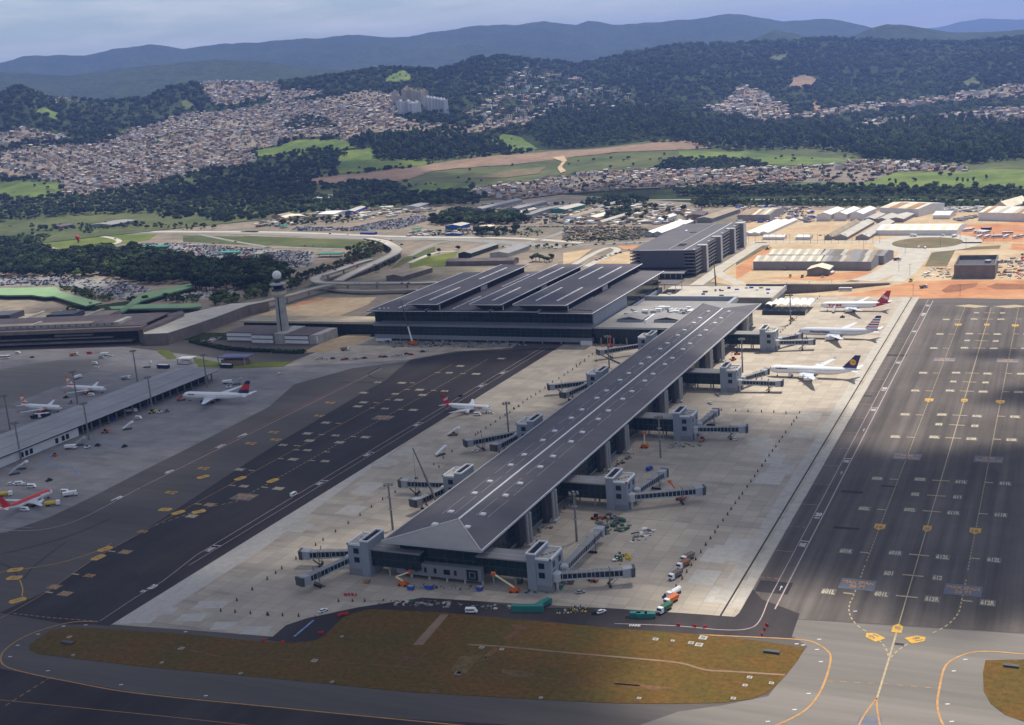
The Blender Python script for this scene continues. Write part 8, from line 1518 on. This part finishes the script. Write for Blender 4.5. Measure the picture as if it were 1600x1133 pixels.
# ------------------------------------------------------------------ parked cars
CM = [('white_paint', 'white'), ('silver_paint', 'silver'), ('black_paint', 'black'), ('white_paint', 'white'), ('silver_paint', 'silver'), ('navy_paint', 'dark blue'), ('red_paint', 'red')]
def car_into(mb, x, y, z, a, mi, g):
    c, s = math.cos(a), math.sin(a); R = lambda p, q, r_: (x + c * p - s * q, y + s * p + c * q, z + r_)
    mb.hexa([R(-2.1, -.85, .2), R(2.1, -.85, .2), R(2.1, .85, .2), R(-2.1, .85, .2)], [R(-2.1, -.85, .95), R(2.1, -.8, .85), R(2.1, .8, .85), R(-2.1, .85, .95)], mi); mb.hexa([R(-1.6, -.78, .9), R(1, -.78, .9), R(1, .78, .9), R(-1.6, .78, .9)], [R(-1.2, -.62, 1.45), R(.4, -.62, 1.45), R(.4, .62, 1.45), R(-1.2, .62, 1.45)], g); mb.add([R(-1.2, -.64, 1.47), R(.4, -.64, 1.47), R(.4, .64, 1.47), R(-1.2, .64, 1.47)], [(0, 1, 2, 3)], mi)
cars = []
lots = [('large car park beyond the dark trees', [px('a4', 520, 205), px('a4', 700, 172), px('a4', 850, 155), px('a4', 1080, 152), px('a4', 1580, 190), px('q3', 500, 250), px('q3', 530, 320), px('q3', 450, 390), px('q3', 0, 375), px('a4', 1240, 300), px('a4', 1120, 250), px('a4', 960, 225), px('a4', 830, 195)], .8), ('car park behind the green canopy', [px('a4', -300, 352), px('a4', 0, 352), px('a4', 350, 348), px('a4', 740, 382), px('a4', 900, 425), px('a4', 720, 488), px('a4', 560, 440), px('a4', 330, 400), px('a4', -300, 410)], .72), ('small car park right of the green canopy', [px('a4', 960, 492), px('a4', 1130, 440), px('a4', 1400, 430), px('a4', 1300, 480)], .5),
        ('far car park beyond the highway', [px('q8', 300, 345), px('q8', 380, 310), px('q8', 850, 320), px('q8', 1120, 260), px('q8', 1500, 215), px('q8', 1580, 240), px('q8', 1300, 325), px('q8', 900, 350)], .85), ('far car park by the highway', [px('q6', 0, 170), px('q6', 100, 170), px('q6', 210, 205), px('q6', 0, 265)], .9), ('staff car park behind the hedge', [px('q2', 640, 630), px('q2', 800, 575), px('q2', 830, 590), px('q2', 700, 645)], .8)]
for lb, poly, dn in lots:
    pl = [P(*q) for q in poly]; sheet('car_park', pl, 'road_grey', .05); pa = np.array([q[:2] for q in pl]); gx, gy = np.meshgrid(np.arange(pa[:, 0].min(), pa[:, 0].max(), 2.7), np.arange(pa[:, 1].min(), pa[:, 1].max(), 7.6)); gy[1::2] -= 2.3; gx, gy = gx.ravel(), gy.ravel(); k = inside(gx, gy, pa) & (RNG.random(gx.shape) < dn * (.35 + .8 * (fbm(gx, gy, 40, 2, 9) > -.25))); cars += [(a, b, lb) for a, b in zip(gx[k], gy[k])]
row = [(*G('q6', 870 + i * 16, 275)[:2], 'row of cars before the compound') for i in range(42)]
cars += row
for q in GL('q7', [(20, 425), (90, 420), (120, 415), (290, 415), (360, 410), (455, 410), (565, 405), (640, 400), (690, 400), (350, 530), (380, 520), (420, 510), (470, 495), (510, 490), (300, 555), (330, 545), (590, 462)]) + GL('q4', [(30, 530), (60, 500), (65, 480), (880, 390)]): cars.append((q[0], q[1], 'road behind the garage'))
for q in GL('a4', [(290, 95), (370, 88), (480, 84), (590, 86), (1080, 72), (1260, 155), (1300, 148), (1440, 160), (410, 112), (680, 128), (65, 115), (340, 112), (1390, 145)]) + GL('q3', [(435, 200), (515, 200), (565, 212), (820, 95), (660, 90), (1205, 150), (1300, 185), (1415, 305)]): cars.append((q[0], q[1], 'highway and slip roads'))
ca_ = np.array([(q[0], q[1]) for q in cars]); od = np.argsort(np.hypot(*ca_.T)); prot = []
for m_, nm in CM: mb = MB(); car_into(mb, 0, 0, 0, PI / 2, 0, 1); prot.append((mb.mesh('parked_car', [m_, 'glass_blue']), nm))
pm = MB(); cmats = ['white_paint', 'silver_paint', 'black_paint', 'navy_paint', 'red_paint', 'glass_blue']
for k, i in enumerate(od):
    x, y, lb = cars[i]; rot = random.choice([0, PI]) + random.uniform(-.06, .06) + (PI / 2 if 'highway and' in lb or 'road' in lb else 0)
    if k < 300:
        d, nm = prot[random.choice([0, 1, 2, 3, 4, 1, 2, 5, 0, 1, 2, 4, 3, 2, 1, 6])]; o = bpy.data.objects.new('parked_car', d); COL.objects.link(o); o.location = (x, y, .1); o.rotation_euler = (0, 0, rot); tag(o, '%s car in the %s' % (nm, lb), 'car', 'cars parked around the terminals')
    else: car_into(pm, x, y, .1, rot + PI / 2, random.choice([0, 0, 1, 1, 1, 2, 2, 2, 3, 0, 1, 2, 0, 4]), 5)
o = pm.build('parked_cars', cmats); tag(o, 'many more cars filling the far car parks', None, None, 'stuff')
for i, q in enumerate([(('q3'), 345, 575), ('q3', 600, 465), ('q3', 800, 368), ('q3', 875, 530), ('q3', 920, 530), ('q3', 1080, 535), ('q3', 1300, 535), ('q3', 1360, 535), ('q3', 1205, 150), ('q3', 1300, 190), ('q3', 705, 412), ('q3', 860, 358)]):
    w_ = P(*px(*q), 8); o = bpy.data.objects.new('parked_car', random.choice(prot)[0]); COL.objects.link(o); o.location = (w_[0], w_[1], 8.05); o.rotation_euler = (0, 0, random.uniform(1.2, 1.9)); tag(o, 'car driving on the elevated road behind the terminal', 'car', 'cars on the elevated roads')

# ------------------------------------------------------------------ clouds over the airport, and the haze
cm_ = bpy.data.materials.new('cloud'); cm_.use_nodes = True; n, l = cm_.node_tree.nodes, cm_.node_tree.links; b = n['Principled BSDF']; b.inputs['Base Color'].default_value = (.9, .9, .92, 1); b.inputs['Roughness'].default_value = 1; b.inputs['Specular IOR Level'].default_value = 0
at_ = n.new('ShaderNodeAttribute'); at_.attribute_name = 'thick'; no = n.new('ShaderNodeTexNoise'); no.inputs['Scale'].default_value = .012; no.inputs['Detail'].default_value = 5; geo = n.new('ShaderNodeNewGeometry'); l.new(geo.outputs['Position'], no.inputs['Vector'])
ma = n.new('ShaderNodeMath'); ma.operation = 'MULTIPLY_ADD'; ma.inputs[1].default_value = 2.0; ma.inputs[2].default_value = -1.0; l.new(no.outputs['Fac'], ma.inputs[0]); ad = n.new('ShaderNodeMath'); ad.operation = 'ADD'; ad.use_clamp = True; l.new(ma.outputs[0], ad.inputs[0]); l.new(at_.outputs['Fac'], ad.inputs[1]); op = n.new('ShaderNodeMath'); op.operation = 'MULTIPLY'; op.inputs[1].default_value = .42; l.new(ad.outputs[0], op.inputs[0])
tr = n.new('ShaderNodeBsdfTransparent'); ms = n.new('ShaderNodeMixShader'); l.new(op.outputs[0], ms.inputs[0]); l.new(tr.outputs[0], ms.inputs[1]); l.new(b.outputs[0], ms.inputs[2]); l.new(ms.outputs[0], n['Material Output'].inputs['Surface'])
CZ = 1250.0
def cloud(label, shade, seed):
    "shade: ground ellipses (x, y, rx, ry, density) that the cloud puffs stand sunward of"
    rg = np.random.default_rng(seed); mb = MB(); dens = []
    for x, y, rx, ry, dn in shade:
        c = np.array([x, y, 0]) + SUN_V / SUN_V[2] * CZ; nr = 9; ns = 22; rings_ = []; ph = rg.uniform(0, 6.3, 4)
        for k in range(nr):
            f = math.sin((k / (nr - 1)) * PI); zf = -math.cos(k / (nr - 1) * PI); rr = []
            for t in np.arange(ns) * 2 * PI / ns:
                wob = 1 + .13 * math.sin(3 * t + ph[0]) + .09 * math.sin(5 * t + ph[1]) + .07 * math.sin(9 * t + ph[2]); rr.append((c[0] + rx * max(f, .02) * wob * math.cos(t), c[1] + ry * max(f, .02) * wob * math.sin(t), c[2] + zf * min(rx, ry) * (.16 if zf < 0 else .42)))
            rings_.append(rr); dens += [1.7 * dn * (1 - f ** 6) + (-.35) * f ** 6] * ns
        mb.rings(rings_)
    o = mb.one('cloud', cm_, label, 'cloud', None, True, 'stuff'); a_ = o.data.attributes.new('thick', 'FLOAT', 'POINT'); a_.data.foreach_set('value', np.array(dens, np.float32)); return o
cloud('broad cumulus cloud shading the pier and left apron', [(-640, 560, 330, 300, 1.1), (-330, 520, 190, 260, 1.1), (-420, 760, 230, 200, 1.0), (-820, 800, 260, 260, 1.1), (-250, 700, 90, 150, .9), (-560, 330, 330, 200, 1.1), (-420, 330, 300, 130, 1.2), (-600, 470, 200, 200, 1.1), (-250, 400, 130, 90, 1.0), (-760, 620, 180, 200, 1.0), (-540, 890, 190, 62, 1.1), (-175, 560, 90, 120, 1.0), (-160, 680, 70, 80, .9), (-560, 880, 130, 70, 1.0), (-330, 300, 200, 110, 1.1), (-480, 250, 320, 130, 1.1), (-260, 330, 170, 80, 1.0), (-620, 380, 260, 160, 1.0), (-640, 700, 160, 130, .9), (-700, 1080, 190, 190, .9), (-900, 1200, 260, 260, .9)], 3)
cloud('smaller cumulus cloud shading the right taxilane', [(-30, 595, 130, 122, 1.2), (-45, 580, 115, 112, 1.2), (0, 612, 120, 95, 1.1), (-20, 590, 110, 100, 1.2), (-118, 600, 52, 105, 1.1), (-60, 610, 75, 75, 1.1), (0, 540, 100, 60, 1.0), (70, 690, 90, 60, 1.0), (-5, 800, 48, 34, 1.0), (0, 805, 40, 28, 1.0), (-35, 915, 38, 18, .9), (-165, 640, 60, 85, .8), (40, 560, 90, 80, 1.0)], 5)
cloud('cumulus cloud shading the slope behind the car parks', [(-1500, 2300, 420, 260, 1.0), (-900, 2050, 330, 170, .9)], 8); cloud('cumulus cloud shading the terminal roof', [(-470, 1000, 140, 90, .8)], 9)

hz_ = MB(); hz_.box(-22000, 14000, -900, 24200, -8, float(Zt.max()) + 30); hm = bpy.data.materials.new('haze'); hm.use_nodes = True; hn, hl = hm.node_tree.nodes, hm.node_tree.links; hn.clear(); ho = hn.new('ShaderNodeOutputMaterial'); hv = hn.new('ShaderNodeVolumePrincipled')
hv.inputs['Color'].default_value = (.28, .44, 1.0, 1); hv.inputs['Density'].default_value = 7.6e-5; hv.inputs['Anisotropy'].default_value = .3; hl.new(hv.outputs[0], ho.inputs['Volume'])
hzo = hz_.build('haze', hm); tag(hzo, 'thin blue haze lying over the plain and hills', None, None, 'stuff')

# ------------------------------------------------------------------ one label, one thing
ORD = ['first', 'second', 'third', 'fourth', 'fifth', 'sixth', 'seventh', 'eighth', 'ninth', 'tenth', 'eleventh', 'twelfth', '13th', '14th', '15th', '16th', '17th', '18th', '19th', '20th', '21st', '22nd', '23rd', '24th', '25th']
by = {}
for o in COL.objects:
    if o.parent is None and 'label' in o and 'category' in o: by.setdefault(o['label'], []).append(o)
for lb, os_ in by.items():
    if not 2 <= len(os_) <= 25: continue
    def scr(o): c = (np.array(o.location) - (0, 0, CAM_H)); return float(c @ _r2 / (c @ _f))
    os_.sort(key=scr)
    for i, o in enumerate(os_):
        if len(lb.split()) <= 12: o['label'] = lb + ', %s from the left' % ORD[i] if i < len(os_) - 1 or i > 9 else lb + ', rightmost one'
